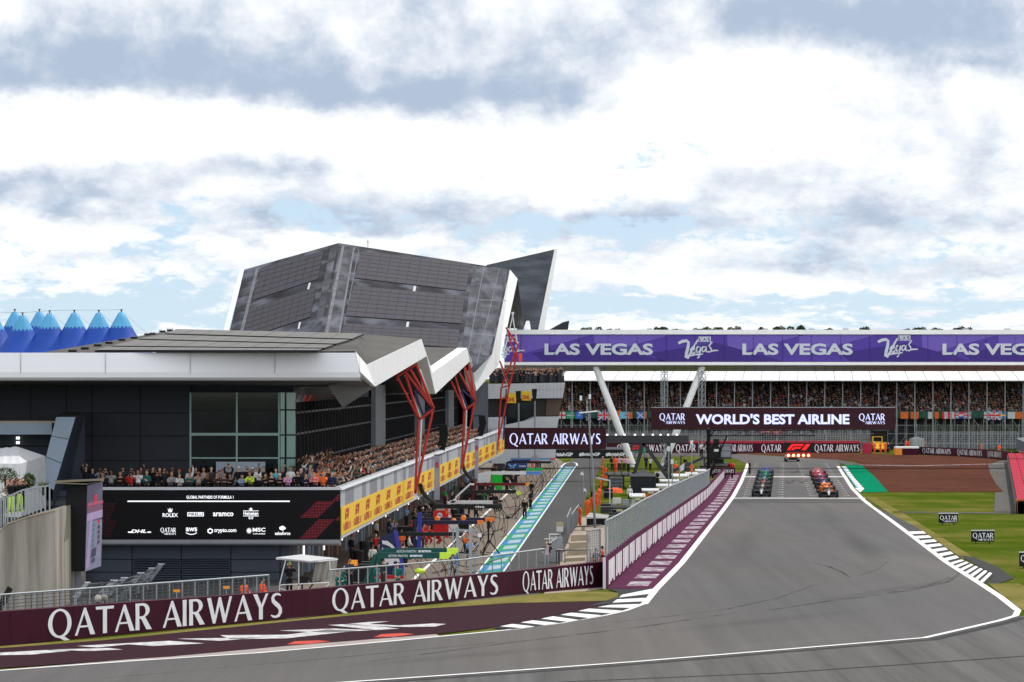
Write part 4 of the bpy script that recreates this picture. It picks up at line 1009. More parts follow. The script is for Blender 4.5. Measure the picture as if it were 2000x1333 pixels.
def barrier(label, base, tops, words, name='trackside_barrier', th=.5):
    """advertising wall: photo pixels of its foot, rows of its top edge, lettering (x0, x1, top share, height share)"""
    mb = MB(); B = [G(x, y) for x, y in base]; T = []
    for b, (x, y), ty in zip(B, base, tops): T.append(V((b.x, b.y, EYE - (ty - HOR) / FPX * b.y)))
    for i in range(len(B) - 1):
        n = (B[i + 1] - B[i]).cross(Z_).normalized()
        k = n * -th
        mb.face([B[i], B[i + 1], T[i + 1], T[i]], 0); mb.face([T[i], T[i + 1], T[i + 1] + k, T[i] + k], 2); mb.face([B[i + 1] + k, B[i] + k, T[i] + k, T[i + 1] + k], 2)
        if i == 0: mb.face([B[i], T[i], T[i] + k, B[i] + k], 2)
        if i == len(B) - 2: mb.face([B[i + 1], B[i + 1] + k, T[i + 1] + k, T[i + 1]], 2)
    def at(px, f):
        for i in range(len(B) - 1):
            x0, x1 = base[i][0], base[i + 1][0]
            if x0 <= px <= x1 or i == len(B) - 2:
                r = (px - 1000) / FPX; a, b = B[i], B[i + 1]
                t = (r * a.y - a.x) / ((b.x - a.x) - r * (b.y - a.y)); p = a.lerp(b, t); z = T[i].z + (T[i + 1].z - T[i].z) * t
                return V((p.x, p.y, z * f)), (b - a).normalized(), z
    for (x0, x1, f0, f1) in words:
        a, ex, z = at(x0, (f0 + f1) / 2); b, _, z2 = at(x1, (f0 + f1) / 2)
        c = (a + b) / 2; qatar(mb, c, (b - a).normalized(), Z_, (b - a).length, (f1 - f0) * z, 1)
    o = mb.build(name, [m_bar, m_letter, M('barrier_top', (.07, .018, .032), .6)]); tag(o, label, 'barrier'); return o, B, T, at
_, FB, FT, fat = barrier('long maroon barrier in front with big white airline lettering', [(-40, 1267), (0, 1262), (600, 1205), (1000, 1163), (1178, 1147)], [1199, 1195, 1152, 1116.5, 1097.5],
        [(93, 550, .10, .93), (648, 972, .11, .93), (1020, 1158, .12, .93)])
mb = MB()
for px in [20 + 61 * k for k in range(19)]:         # joints between the boards
    p, ex, z = fat(px, 0); nrm = ex.cross(Z_)
    for w_, m_ in ((.012, 0),): mb.face([p + nrm * .012 - ex * w_, p + nrm * .012 + ex * w_, p + nrm * .012 + ex * w_ + V((0, 0, z)), p + nrm * .012 - ex * w_ + V((0, 0, z))])
for k in range(60):
    p, ex, z = fat(20 + 19.3 * k, 0); nrm = ex.cross(Z_); q = p + nrm * .014 + V((0, 0, z * (.95 if k % 2 else .06))); mb.face([q - ex * .02, q + ex * .02, q + ex * .02 + V((0, 0, .03)), q - ex * .02 + V((0, 0, .03))])
q_ = mb.build('board_joint', [M('joint_maroon', (.018, .004, .008), .8, var=0)], _); q_['kind'] = 'stuff'
# pit wall: concrete base with worn white panels, mesh fence above
WB = [(1183, 1151), (1240, 1099), (1318, 1030), (1381.6, 975.5), (1418, 930)]
WT = [1089, 1045, 993, 950, 912]
mb = MB(); B = [G(x, y) for x, y in WB]; T = [V((b.x, b.y, EYE - (t - HOR) / FPX * b.y)) for b, t in zip(B, WT)]
for i in range(len(B) - 1):
    k = V((-.16, 0, 0)); mb.face([B[i], B[i + 1], T[i + 1], T[i]], 0); mb.face([T[i], T[i + 1], T[i + 1] + k, T[i] + k], 0); mb.face([B[i + 1] + k, B[i] + k, T[i] + k, T[i + 1] + k], 0)
mb.face([B[0], T[0], T[0] + V((-.16, 0, 0)), B[0] + V((-.16, 0, 0))], 1)
o = tag(mb.build('pit_wall', [m_purple, m_cop]), 'purple pit wall with worn white panels beside the main straight', 'wall')
mb = MB()
def wall_at(s):                                      # s metres along, (foot, top)
    for i in range(len(B) - 1):
        L_ = B[i + 1].y - B[i].y
        if s <= B[i + 1].y or i == len(B) - 2:
            t = (s - B[i].y) / L_; return B[i].lerp(B[i + 1], t), T[i].lerp(T[i + 1], t)
d = 222.4
while d < 455:
    (b0, t0), (b1, t1) = wall_at(d), wall_at(d + 6.3); o_ = V((.02, 0, 0))
    for k in range(4):
        f0, f1 = k / 4 + .012, (k + 1) / 4 - .012; u0, u1 = b0.lerp(b1, f0), b0.lerp(b1, f1); v0, v1 = t0.lerp(t1, f0), t0.lerp(t1, f1)
        j = .06 + .05 * ((k * 7 + int(d)) % 3)
        mb.face([u0.lerp(v0, j) + o_, u1.lerp(v1, j) + o_, u1.lerp(v1, .83) + o_, u0.lerp(v0, .83) + o_])
    d += 7.4
pw = o; mb.build('painted_panel', [m_wornwall], o)
def mesh_mat(name, colr, opac, sx, sz, axis='Y'):
    """steel mesh: real see-through openings between the wires"""
    m = bpy.data.materials.new(name); m.use_nodes = True; nt = m.node_tree; N = nt.nodes; L = nt.links; bs = N['Principled BSDF']
    bs.inputs['Base Color'].default_value = (*colr, 1); bs.inputs['Roughness'].default_value = .45; bs.inputs['Metallic'].default_value = .4
    tr = N.new('ShaderNodeBsdfTransparent'); mx = N.new('ShaderNodeMixShader'); ge = N.new('ShaderNodeNewGeometry'); sp = N.new('ShaderNodeSeparateXYZ'); L.new(ge.outputs['Position'], sp.inputs[0])
    def wire(sock, pitch, w):
        a = N.new('ShaderNodeMath'); a.operation = 'PINGPONG'; L.new(sock, a.inputs[0]); a.inputs[1].default_value = pitch / 2
        b = N.new('ShaderNodeMath'); b.operation = 'LESS_THAN'; L.new(a.outputs[0], b.inputs[0]); b.inputs[1].default_value = w / 2; return b.outputs[0]
    a = wire(sp.outputs[axis], sx, sx * opac); b = wire(sp.outputs['Z'], sz, sz * opac)
    c = N.new('ShaderNodeMath'); c.operation = 'MAXIMUM'; L.new(a, c.inputs[0]); L.new(b, c.inputs[1])
    L.new(c.outputs[0], mx.inputs[0]); L.new(tr.outputs[0], mx.inputs[1]); L.new(bs.outputs[0], mx.inputs[2]); L.new(mx.outputs[0], N['Material Output'].inputs[0]); return m
m_mesh = mesh_mat('fence_mesh', (.29, .315, .345), .26, .34, .15)
m_mesh2 = mesh_mat('catch_mesh', (.20, .22, .24), .22, .40, .30, 'X')
m_meshd = mesh_mat('dark_mesh', (.10, .11, .12), .2, .22, .16, 'X')
fence = thing('pit_wall_fence', 'grey steel mesh fence standing on the purple pit wall', 'fence', T[0])
def fence_top(d):
    pts = [(221, 1018), (232, 1008), (262, 978), (300, 952), (340, 934), (392, 917)]
    for (d0, y0), (d1, y1) in zip(pts, pts[1:]):
        if d <= d1: break
    return EYE - (y0 + (y1 - y0) * (d - d0) / (d1 - d0) - HOR) / FPX * d
mb = MB(); mp = MB(); d = 221.4; k = 0
while d < 392:
    (b0, t0), (b1, t1) = wall_at(d), wall_at(d + 3)
    if k % 1 == 0:
        mb.face([t0 + V((-.08, 0, .02)), t1 + V((-.08, 0, .02)), V((t1.x - .08, t1.y, fence_top(d + 3))), V((t0.x - .08, t0.y, fence_top(d)))])
        e = V((t0.x - .08, t0.y, fence_top(d))); mp.tube([t0 + V((-.08, 0, 0)), e], .065, 0, 5)
        mp.tube([e, V((t1.x - .08, t1.y, fence_top(d + 3)))], .07, 0, 6)
    d += 3; k += 1
mb.build('mesh_panel', [m_mesh], fence); mp.build('frame', [m_steel], fence)
# hinged gate panels at the near end of the wall
for (x0, y0, x1, y1, D, lab) in ((1147, 1038, 1172, 1100, 222.5, 'grey slatted gate panel at the near end of the pit wall fence'),):
    g = thing('fence_gate', lab, 'gate', P(x0, y1, D)); mb = MB()
    a, b, c, d_ = P(x0, y1, D), P(x1, y1 - 2, D + .5), P(x1, y0 - 4, D + .5), P(x0, y0, D)
    for p_, q_ in ((a, b), (b, c), (c, d_), (d_, a)): mb.tube([p_, q_], .05, 0, 5)
    mb.build('frame', [m_steel], g); mb = MB()
    for k in range(1, 7): t = k / 7; mb.tube([a.lerp(b, t), d_.lerp(c, t)], .035, 0, 4)
    for k in range(1, 12): t = k / 12; mb.tube([a.lerp(d_, t), b.lerp(c, t)], .015, 0, 4)
    mb.build('slats', [m_steel], g)
# railing behind the front barrier
def railing(label, base, heights, step, D0=None, lower=True, mat=None, mesh=None):
    pts = [p if isinstance(p, V) else G(*p) for p in base]; t = thing('railing', label, 'railing', pts[0]); mb = MB(); mp = MB(); mm = MB(); tot = 0
    for i in range(len(pts) - 1):
        a, b = pts[i], pts[i + 1]; h0, h1 = heights[i], heights[i + 1]; n = max(1, round((b - a).length / step))
        for k in range(n + (1 if i == len(pts) - 2 else 0)):
            p = a.lerp(b, k / n); h = h0 + (h1 - h0) * k / n; mp.tube([p, p + V((0, 0, h))], .035, 0, 5)
        mb.tube([a + V((0, 0, h0)), b + V((0, 0, h1))], .045, 0, 6)
        if lower: mb.tube([a + V((0, 0, h0 * .55)), b + V((0, 0, h1 * .55))], .03, 0, 5)
        if mesh: mm.face([a + V((0, .02, .05)), b + V((0, .02, .05)), b + V((0, .02, h1)), a + V((0, .02, h0))])
    mb.build('rail', [mat or m_steel], t); mp.build('posts', [mat or m_steel], t)
    if mesh: mm.build('mesh_infill', [mesh], t)
    return t
off = V((-.6, 1.3, 0))
railing('grey tube railing with diamond mesh behind the left part of the front barrier', [FB[0] + off, FB[1] + off, fat(545, 0)[0] + off], [2.25, 2.2, 2.15], 1.05, lower=False, mesh=m_meshd)
railing('grey tube railing behind the right part of the front barrier', [fat(665, 0)[0] + off, fat(930, 0)[0] + off, fat(1085, 0)[0] + off], [2.15, 2.1, 2.35], .95)

# ================================================================ the footbridge
DB = 515.0
br = thing('footbridge', 'long white footbridge with purple city banner spanning the track', 'bridge', (40, DB, 0))
def B_(px, py): return P(px, py, DB)
xb0, xb1 = B_(985, 0).x, B_(2130, 0).x
zl = lambda py: EYE - (py - HOR) / FPX * DB
mb = MB(); mb.box((xb0, DB, zl(653.5)), (xb1, DB + 5, zl(644.5)), 0); mb.box((xb0, DB, zl(713.5)), (xb1, DB + 5, zl(707.5)), 0); mb.build('beam', [m_edge], br)
mb = MB(); mb.box((xb0, DB + .5, zl(707.5)), (xb1, DB + 4.5, zl(653.5)), 0); mb.build('deck_box', [m_steeld], br)
mb = MB()
mb.add([(xb0, DB + .05, zl(713.5)), (xb1, DB + .05, zl(713.5)), (xb1, DB + 4.6, zl(724) - .1), (xb0, DB + 4.6, zl(724) - .1)], [(0, 1, 2, 3)], 0)
x = xb0
while x < xb1: mb.add([(x, DB + .04, zl(713.5)), (x + .05, DB + .04, zl(713.5)), (x + .05, DB + 4.6, zl(724) - .12), (x, DB + 4.6, zl(724) - .12)], [(0, 1, 2, 3)], 1); x += 1.35
mb.build('soffit', [M('bridge_soffit', (.27, .26, .27), .4, var=.1, scale=.15), m_joint], br)
bn = MB(); zt, zb = zl(654.5), zl(706.5)
bn.box((xb0, DB + .2, zb), (xb1, DB + .5, zt), 0)
tri = lambda pts, m: bn.face([V((B_(x, 0).x, DB + .2 - .03 - .004 * m, zl(y))) for x, y in pts], m)
for x0 in (1005, 1160, 1420, 1560, 1800, 1950):
    tri([(x0, 654.6), (x0 + 150, 654.6), (x0 + 20, 690), (x0 + 2, 684)], 1)
for x0 in (1040, 1270, 1640, 1880):
    tri([(x0, 690), (x0 + 130, 670), (x0 + 260, 706), (x0 + 20, 706)], 2)
for xc, w in ((1169.5, 212), (1558, 216), (1951, 220)): write(bn, 'LAS VEGAS', B_(xc, 682.5) + V((0, .14, 0)), X_, Z_, w / FPX * DB, 22.5 / FPX * DB, 3, 'x', off=.02)
def vegas(xc, yc):
    s = DB / FPX; parts = []
    parts.append(stroke2d([(-38, 9), (-30, 13), (-22, 14), (-18, 11), (-19, 2), (-22, -10), (-23, -18), (-20, -20), (-14, -10), (-6, 6), (0, 16)], [5, 6, 6, 5, 6, 6, 6, 5, 4, 4, 3]))
    parts.append(stroke2d([(-13, -4), (-7, -3), (-6, 1), (-10, 2), (-14, -3), (-14, -9), (-9, -11), (-4, -7)], 3))
    parts.append(stroke2d([(3, 2), (-1, 2), (-3, -4), (-1, -9), (3, -7), (6, 2), (4, -10), (2, -18), (-1, -20)], 3))
    parts.append(stroke2d([(15, 2), (10, 2), (8, -4), (10, -8), (14, -5), (17, 3), (16, -6), (19, -8)], 3))
    parts.append(stroke2d([(28, 12), (22, 4), (25, 0), (27, -5), (23, -8), (20, -7)], 3)); parts.append(stroke2d([(26, -6), (32, -5), (40, -5)], [3, 3, 2]))
    parts.append(stroke2d([(-16, -16), (-6, -13), (10, -12)], [2, 4, 2]))
    for vs, fs in parts:
        bn.add([V((B_(xc, 0).x + x * s, DB + .15 - .004 * (i_ % 3), zl(yc) + y * s)) for i_, (x, y) in enumerate(vs)], fs, 3)
    for i, ch in enumerate('LAS'):
        c = V((B_(xc + 9 + i * 8.2 - 4, 0).x, DB + .16, zl(yc - 17)))
        bn.add([c + V((-3.9 * s, 0, -4.8 * s)), c + V((3.9 * s, 0, -5.2 * s)), c + V((4.1 * s, 0, 5 * s)), c + V((-3.7 * s, 0, 5.3 * s))], [(0, 1, 2, 3)], 3); write(bn, ch, c, X_, Z_, 4.6 * s, 6.8 * s, 2, 'b')
for xc, yc in ((1363, 680), (1753, 677.5), (985, 680)): vegas(xc, yc)
x = xb0 + 2.2
while x < xb1: bn.box((x, DB + .12, zb), (x + .035, DB + .2, zt), 2); x += 3.9
bn.build('banner', [m_lav, m_lav2, m_lav3, m_silver], br)
for a, b, r in (((1163, 716), (1240, 920), .47), ((1372, 716), (1292, 918), .47)):
    mb = MB(); pa = P(*a, DB + 1.6); pb = P(*b, DB + 1.6); mb.tube([pb, pb.lerp(pa, .5), pa], [r * .95, r, r * .9], 0, 14); mb.build('leg', [m_edge], br, smooth=False)
# equipment boxes on its roof
for k, x in enumerate((1270, 1497, 1588, 1655, 1890, 1972)):
    mb = MB(); p = B_(x, 644); mb.box((p.x - .35, DB + 2, zl(644.5)), (p.x + .35, DB + 3, zl(641.5)), 0); mb.build('roof_box', [m_conc], br)

# ================================================================ grandstand
DS = 640.0
st = thing('grandstand', 'long covered grandstand full of spectators behind the far barrier', 'grandstand', (60, DS, 0))
zs = lambda py, d=DS: EYE - (py - HOR) / FPX * d
xs0, xs1 = P(1040, 0, DS).x, P(2140, 0, DS).x
mb = MB(); mb.add([(xs0, DS - 5, zs(743.5, DS - 5)), (xs1, DS - 5, zs(743.5, DS - 5)), (xs1, DS + 30, zs(716, DS + 30)), (xs0, DS + 30, zs(716, DS + 30))], [(0, 1, 2, 3)], 0)
mb.box((xs0, DS - 5.1, zs(744.5, DS - 5)), (xs1, DS - 4.9, zs(742, DS - 5)), 0)
mb.add([(xs0, DS - 4.8, zs(744.5, DS - 5)), (xs1, DS - 4.8, zs(744.5, DS - 5)), (xs1, DS + 30, zs(722, DS + 30)), (xs0, DS + 30, zs(722, DS + 30))], [(0, 1, 2, 3)], 1)
x = xs0 + 1.1
while x < xs1: mb.add([(x, DS - 5.05, zs(743, DS - 5) + .03), (x + .10, DS - 5.05, zs(743, DS - 5) + .03), (x + 2.6, DS + 28, zs(717.6, DS + 28) + .05), (x + 2.5, DS + 28, zs(717.6, DS + 28) + .05)], [(0, 1, 2, 3)], 2); x += 3.05
mb.build('roof', [m_edge, m_soffd, m_grpan], st)
mb = MB(); rk = []
for k in range(14):
    z = zs(802) - 1.0 + .36 * k; y = DS + .8 + .85 * k; mb.box((xs0, y, z - .5), (xs1, y + .85, z), 0); rk.append((y, z))
mb.box((xs0, DS + 16, 0), (xs1, DS + 16.3, zs(736)), 0)
mb.build('seating_tiers', [m_soffd], st)
mb = MB(); mb.box((xs0, DS - .1, zs(817)), (xs1, DS + .3, zs(803)), 0)
x = xs0
while x < xs1: mb.box((x, DS - .13, zs(817)), (x + .06, DS - .1, zs(803)), 1); x += 2.4
mb.build('front_panel', [M('stand_green', (.022, .085, .065), .6), m_joint], st)
mb = MB(); x = xs0 + .6; cols = []
while x < xs1: mb.tube([(x, DS - 1.2, 0), (x, DS - 1.2, zs(743))], .10, 0, 6); cols.append(x); x += 3.0
mb.build('roof_posts', [m_steel], st)
rnd = random.Random(5); mb = MB()
x = xs0
while x < xs1:
    for y in (DS + .2, DS + 3):
        mb.tube([(x, y, 0), (x, y, zs(817))], .055, 0, 4)
    if rnd.random() < .7: mb.tube([(x, DS + .2, 0.2), (x + 1.6, DS + .2, 2.6)], .04, 0, 4)
    if rnd.random() < .7: mb.tube([(x + 1.6, DS + .25, 2.6), (x, DS + .25, 5.0)], .04, 0, 4)
    x += 1.6
for z in (1.0, 2.6, 4.0): mb.tube([(xs0, DS + .15, z), (xs1, DS + .15, z)], .05, 0, 4)
mb.build('scaffold', [M('scaffold', (.26, .27, .28), .5, metal=.4, var=.2)], st)
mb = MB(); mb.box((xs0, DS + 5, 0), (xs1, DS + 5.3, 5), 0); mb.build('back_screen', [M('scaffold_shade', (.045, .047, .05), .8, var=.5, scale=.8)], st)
# flags hung over its front
FLAGS = [(1097, 'england', 'white flag with red cross'), (1114, 'green', 'green flag with white cross'), (1131, 'blue', 'blue flag with white star'), (1180, 'uk', 'large union flag'), (1201, 'orange', 'orange flag next to the large union flag'), (1214, 'cyan', 'pale blue flag'), (1224, 'uk', 'small union flag beside the pale blue flag'), (1231, 'orange', 'orange flag beside the small union flag'),
         (1251, 'scot', 'blue flag with white diagonal cross'), (1259, 'orange', 'small orange flag beside the blue diagonal cross'), (1766, 'orange', 'orange flag nearest the big airline sign'), (1786, 'orange', 'orange flag with dark emblem, second from the big sign'), (1816, 'white', 'small white flag'), (1829, 'orange', 'narrow orange flag'), (1847, 'red', 'red and white flag with leaf'), (1856, 'white', 'white and pale blue flag'), (1865, 'uk', 'union flag beside the tricolour'), (1876, 'dutch', 'red white and blue tricolour flag'), (1889, 'uk', 'union flag right of the tricolour'),
         (1929, 'england', 'white flag with red cross near the yellow cross flag'), (1941, 'uk', 'wide union flag left of the yellow cross flag'), (1957, 'swede', 'blue flag with yellow cross'), (1975, 'white', 'long white banner with grey print'), (1991, 'orange', 'orange flag at the right edge')]
fc = {k: M('flag_' + k, v, .8, var=.08) for k, v in dict(white=(.50, .50, .52), red=(.55, .04, .06), navy=(.03, .05, .25), green=(.03, .33, .14), blue=(.05, .15, .55), orange=(.60, .14, .035), cyan=(.15, .50, .70), yellow=(.75, .60, .05)).items()}
for i, (px, kind, lab) in enumerate(FLAGS):
    big = 'large' in lab or 'wide' in lab; w = 1.3 if not big else 2.2; w = .7 if 'small' in lab or 'narrow' in lab else w; h = 1.15 if not big else 1.6
    c = V((P(px, 0, DS).x, DS - .35, zs(811.5))); mb = MB(); cs = []
    def rect(x0, y0, x1, y1, m, o=0):
        n = 5
        for k in range(n):
            a, b = x0 + (x1 - x0) * k / n, x0 + (x1 - x0) * (k + 1) / n; wv = lambda q: .06 * sin(q * 9 + i)
            mb.face([c + V((a * w, wv(a) - o, y0 * h)), c + V((b * w, wv(b) - o, y0 * h)), c + V((b * w, wv(b) - o, y1 * h)), c + V((a * w, wv(a) - o, y1 * h))], m)
    def diag(x0, y0, x1, y1, t, m, o):
        vs, fs = stroke2d([(x0 + (x1 - x0) * k / 6, y0 + (y1 - y0) * k / 6) for k in range(7)], t)
        mb.add([c + V((p[0] * w, .06 * sin(p[0] * 9 + i) - o, p[1] * h)) for p in vs], fs, m)
    base = {'england': 'white', 'green': 'green', 'blue': 'blue', 'uk': 'navy', 'orange': 'orange', 'cyan': 'cyan', 'scot': 'blue', 'white': 'white', 'red': 'white', 'dutch': 'white', 'swede': 'blue'}[kind]
    rect(-.5, -.5, .5, .5, 0)
    m1, m2 = 'white', 'red'
    if kind == 'england': rect(-.5, -.1, .5, .1, 2, .01); rect(-.1, -.5, .1, .5, 2, .014)
    if kind == 'green': rect(-.5, -.07, .5, .07, 1, .01); rect(-.07, -.5, .07, .5, 1, .014)
    if kind == 'swede': m2 = 'yellow'; rect(-.5, -.1, .5, .1, 2, .01); rect(-.25, -.5, -.07, .5, 2, .014)
    if kind == 'dutch': m1 = 'navy'; rect(-.5, .17, .5, .5, 2, .01); rect(-.5, -.5, .5, -.17, 1, .01)
    if kind == 'red': rect(-.5, -.5, -.2, .5, 2, .01); rect(.2, -.5, .5, .5, 2, .01); diag(-.12, 0, .12, 0, .3, 2, .01)
    if kind in ('uk', 'scot'):
        diag(-.48, -.46, .48, .46, .18, 1, .01); diag(-.48, .46, .48, -.46, .18, 1, .013)
    if kind == 'uk': rect(-.5, -.17, .5, .17, 1, .018); rect(-.12, -.5, .12, .5, 1, .02); rect(-.5, -.1, .5, .1, 2, .026); rect(-.07, -.5, .07, .5, 2, .03)
    if kind == 'blue': diag(-.15, 0, .15, 0, .25, 1, .01)
    if 'emblem' in lab: diag(-.1, -.2, .1, .3, .25, 2, .01); m2 = 'navy'
    tag(mb.build('flag', [fc[base], fc[m1], fc[m2]]), lab + ' hung over the grandstand front', 'flag', 'flags hung on the grandstand')
# its service tower of stairs
# ================================================================ far barriers and catch fences
def flatwall(label, x0, x1, ytop, ybase, words, cap=None, th=.6, mats=None):
    d = 12.2 * FPX / (ybase - HOR); mb = MB(); a, b = P(x0, ybase, d), P(x1, ytop, d); mb.box((a.x, d, 0), (b.x, d + th, b.z), 0)
    if cap: mb.box((a.x, d - .05, b.z), (b.x, d + th, b.z + .35), 2)
    for w0, w1 in words: c = P((w0 + w1) / 2, (ytop + ybase) / 2, d); qatar(mb, c, X_, Z_, (w1 - w0) / FPX * d, (ybase - ytop) / FPX * d * .70, 1)
    return tag(mb.build('trackside_barrier', mats or [m_bar, m_letter, M('tyre_wall_red', (.38, .03, .05), .7)]), label, 'barrier')
flatwall('far maroon barrier with red top, airline lettering behind the start line', 1185, 1680, 866, 885, [(1205, 1300), (1320, 1412), (1414, 1470), (1487, 1580), (1591, 1678)], True)
mb = MB(); pr = [G(1690, 885.5), G(1702, 885.5), G(1702, 884), G(1690, 884)]; d = 605; a, b = P(1686, 885.5, d), P(1703, 866, d); mb.box((a.x, d, 0), (b.x, d + 2, b.z), 0); tag(mb.build('crash_cushion', [M('cushion_red', (.36, .02, .05), .5)]), 'red crash cushion at the end of the far barrier', 'cushion')
cb = thing('barrier_block', 'orange and maroon barrier block with white top in the run-off', 'barrier', P(1755, 889, 596)); d = 594
a, b = P(1749, 888, d), P(1762, 876, d); mb = MB(); mb.box((a.x, d, 0), (b.x, d + 3, b.z), 0); mb.build('end_pad', [M('pad_orange', (.75, .27, .04), .6)], cb)
a, b = P(1762.3, 888, d), P(1794, 877, d); mb = MB(); mb.box((a.x, d + .1, 0), (b.x, d + 3, b.z), 0); mb.build('wall', [m_bar], cb)
a, b = P(1750, 876, d), P(1795, 873, d); mb = MB(); mb.box((a.x, d - .05, P(0, 876, d).z), (b.x, d + 3, b.z), 0); mb.build('cap', [m_white], cb)
barrier('dark maroon barrier at the right end of the gravel with airline lettering', [(1793, 888), (1880, 892), (1950, 897), (1968, 900)], [873, 876, 880, 882], [(1802, 1857, .2, .85), (1870, 1918, .2, .85), (1929, 1956, .2, .85)])
# red topped cushions along the right edge
cs_ = thing('crash_barrier', 'long row of red topped crash cushions along the right edge', 'barrier', G(1980, 960))
LI = [(1968.5, 905), (1972, 935), (1978, 965), (1986, 1003)]
mb = MB(); mt = MB(); ms = MB()
def RB(t, o, z): 
    a = G(1968.5, 903); b = G(1986.5, 1004); c = a.lerp(b, t); return V((c.x + o, c.y, z))
n = 26
for k in range(n):
    t0, t1 = k / n, (k + .95) / n
    for j in range(3):
        w0, w1 = j * 1.05, j * 1.05 + 1.0
        mt.prism([RB(t0, w0, 1.15), RB(t0, w1, 1.15), RB(t1, w1, 1.15), RB(t1, w0, 1.15)], (0, 0, .12), 0)
ms.prism([RB(0, .05, 0), RB(1, .05, 0), RB(1, 3.1, 0), RB(0, 3.1, 0)], (0, 0, 1.12), 0)
ms.build('cushion_core', [m_blk], cs_); mt.build('cushion_cover', [M('cushion_red_cover', (.40, .016, .045), .6, var=.25, spec=.05)], cs_)
mb.prism([RB(0, -.12, 0), RB(1, -.12, 0), RB(1, 0, 0), RB(0, 0, 0)], (0, 0, 1.0), 0); mb.prism([RB(.985, -.1, 0), RB(1.0, -.1, 0), RB(1.0, .6, 0), RB(.985, .6, 0)], (0, 0, 1.25), 1)
mb.build('front_strip', [M('worn_strip', (.20, .19, .19), .8, var=.4, scale=3), M('rust_post', (.30, .09, .03), .7)], cs_)
def catchfence(label, d, x0, x1, z0, z1, step, lean=0.0):
    t = thing('catch_fence', label, 'fence', (P((x0 + x1) / 2, 0, d).x, d, 0)); a, b = P(x0, 0, d).x, P(x1, 0, d).x
    mb = MB(); x = a
    while x <= b + .01: mb.tube([(x, d, 0), (x, d, z1 * .75), (x - lean * .0, d - lean, z1)], .07, 0, 5); x += step
    for z in (z1 * .35, z1 * .75): mb.tube([(a, d, z), (b, d, z)], .03, 0, 4)
    mb.build('posts', [m_steel], t); mb = MB(); mb.face([(a, d, z0), (b, d, z0), (b, d, z1 * .75), (a, d, z1 * .75)]); mb.face([(a, d, z1 * .75), (b, d, z1 * .75), (b, d - lean, z1), (a, d - lean, z1)])
    mb.build('mesh_panel', [m_mesh2], t)
catchfence('tall catch fence behind the far barrier under the big airline sign', 622, 1180, 1700, 1.2, 4.4, 4.0, .8)
catchfence('tall catch fence in front of the grandstand at the right', 604, 1790, 1990, .8, 4.6, 3.2, .9)
# banked mound behind
mb = MB(); mb.prism([(P(1100, 0, 628).x, 626, 0), (P(1700, 0, 628).x, 626, 0), (P(1700, 0, 634).x, 634, 2.6), (P(1100, 0, 634).x, 634, 2.6)], (0, .4, 0), 0); tag(mb.build('terrain', [M('spectator_bank', (.095, .085, .075), .9, var=.6, scale=.8, stretch=(.4, 1, 3))]), kind='structure')
# wall with event hashtag at the pit entry
hw = thing('hashtag_wall', 'low black wall with white event hashtag lettering at the end of the pit lane', 'wall', G(1155, 896)); d = 570; mb = MB(); a, b = P(1083, 896, d), P(1226, 878.5, d)
mb.box((a.x, d, 0), (b.x, d + .4, b.z), 0)
for x0, x1, s in ((1083, 1119, 'ritishGP'), (1131, 1172, '#BritishGP'), (1183, 1221, '#BritishGP')): write(mb, s, P((x0 + x1) / 2, 888, d), X_, Z_, (x1 - x0) / FPX * d, 7 / FPX * d, 1, 'x')
mb.build('wall', [m_blk, m_letter], hw)
mb = MB(); a, b = P(1084, 878, d + 6), P(1108, 872, d + 6); mb.box((a.x, d + 6, 0), (b.x, d + 6.3, b.z), 0); a, b = P(1108.5, 878, d + 6), P(1172, 872, d + 6); mb.box((a.x, d + 6, 0), (b.x, d + 6.3, b.z), 1); write(mb, 'AIRWAYS', P(1146, 875, d + 6), X_, Z_, 26 / FPX * d, 4 / FPX * d, 2, 'q')
mb.build('upper_board', [m_grpan, m_bar, m_letter], hw)
flatwall('pale grey wall with dark band behind the hashtag wall', 1172, 1240, 874, 892, [], mats=[m_conc2, m_letter])
# ================================================================ sign gantries
# pit lane sign
DG = 446.0; gt = thing('sign_gantry', 'dark gantry carrying a wide maroon airline screen over the pit lane', 'gantry', P(1180, 940, DG))
mb = MB(); a, b = P(985, 878, DG), P(1183.5, 836, DG); mb.box((a.x, DG, a.z), (b.x, DG + .4, b.z), 0); qatar(mb, P(1084, 857.5, DG), X_, Z_, 178 / FPX * DG, 21 / FPX * DG, 1); mb.build('screen', [m_ledm, m_ledw], gt)
mb = MB(); a, b = P(1000, 866, DG + .6), P(1345, 851, DG + .6); mb.box((a.x, DG + .6, a.z), (b.x, DG + 1.6, b.z), 0); mb.build('beam', [m_steeld], gt)
mb = MB()
for px in (1186, 1203, 1220, 1240, 1256, 1275, 1290, 1305, 1322): mb.ell(P(px, 850, DG + 1), (.13, .13, .13), 0, 6, 4)
mb.build('beacons', [m_lamp], gt)
for a, b in (((1258, 862), (1234, 942)), ((1254, 862), (1306, 936)), ((1306, 852), (1308, 942))):
    mb = MB(); mb.tube([P(*b, DG + 1), P(*a, DG + 1)], .30, 0, 4); mb.build('leg', [m_steeld], gt)
mb = MB(); mb.tube([P(1306, 925, DG + 1), P(1345, 905, DG + 1)], .25, 0, 4); mb.build('brace', [m_steeld], gt)
mb = MB(); a, b = P(1250, 880, DG - 3), P(1290, 866, DG - 3); mb.box((P(1231, 0, DG).x, DG - .6, P(0, 882, DG).z), (P(1252, 0, DG).x, DG - .3, P(0, 868, DG).z), 0); f1_art(mb, P(1241, 875, DG) + V((0, -.6, 0)), X_, Z_, 14 / FPX * DG, 9 / FPX * DG, 1); mb.build('emblem_board', [m_steeld, M('emblem_bright_red', (.65, .03, .03), .5, var=0)], gt)
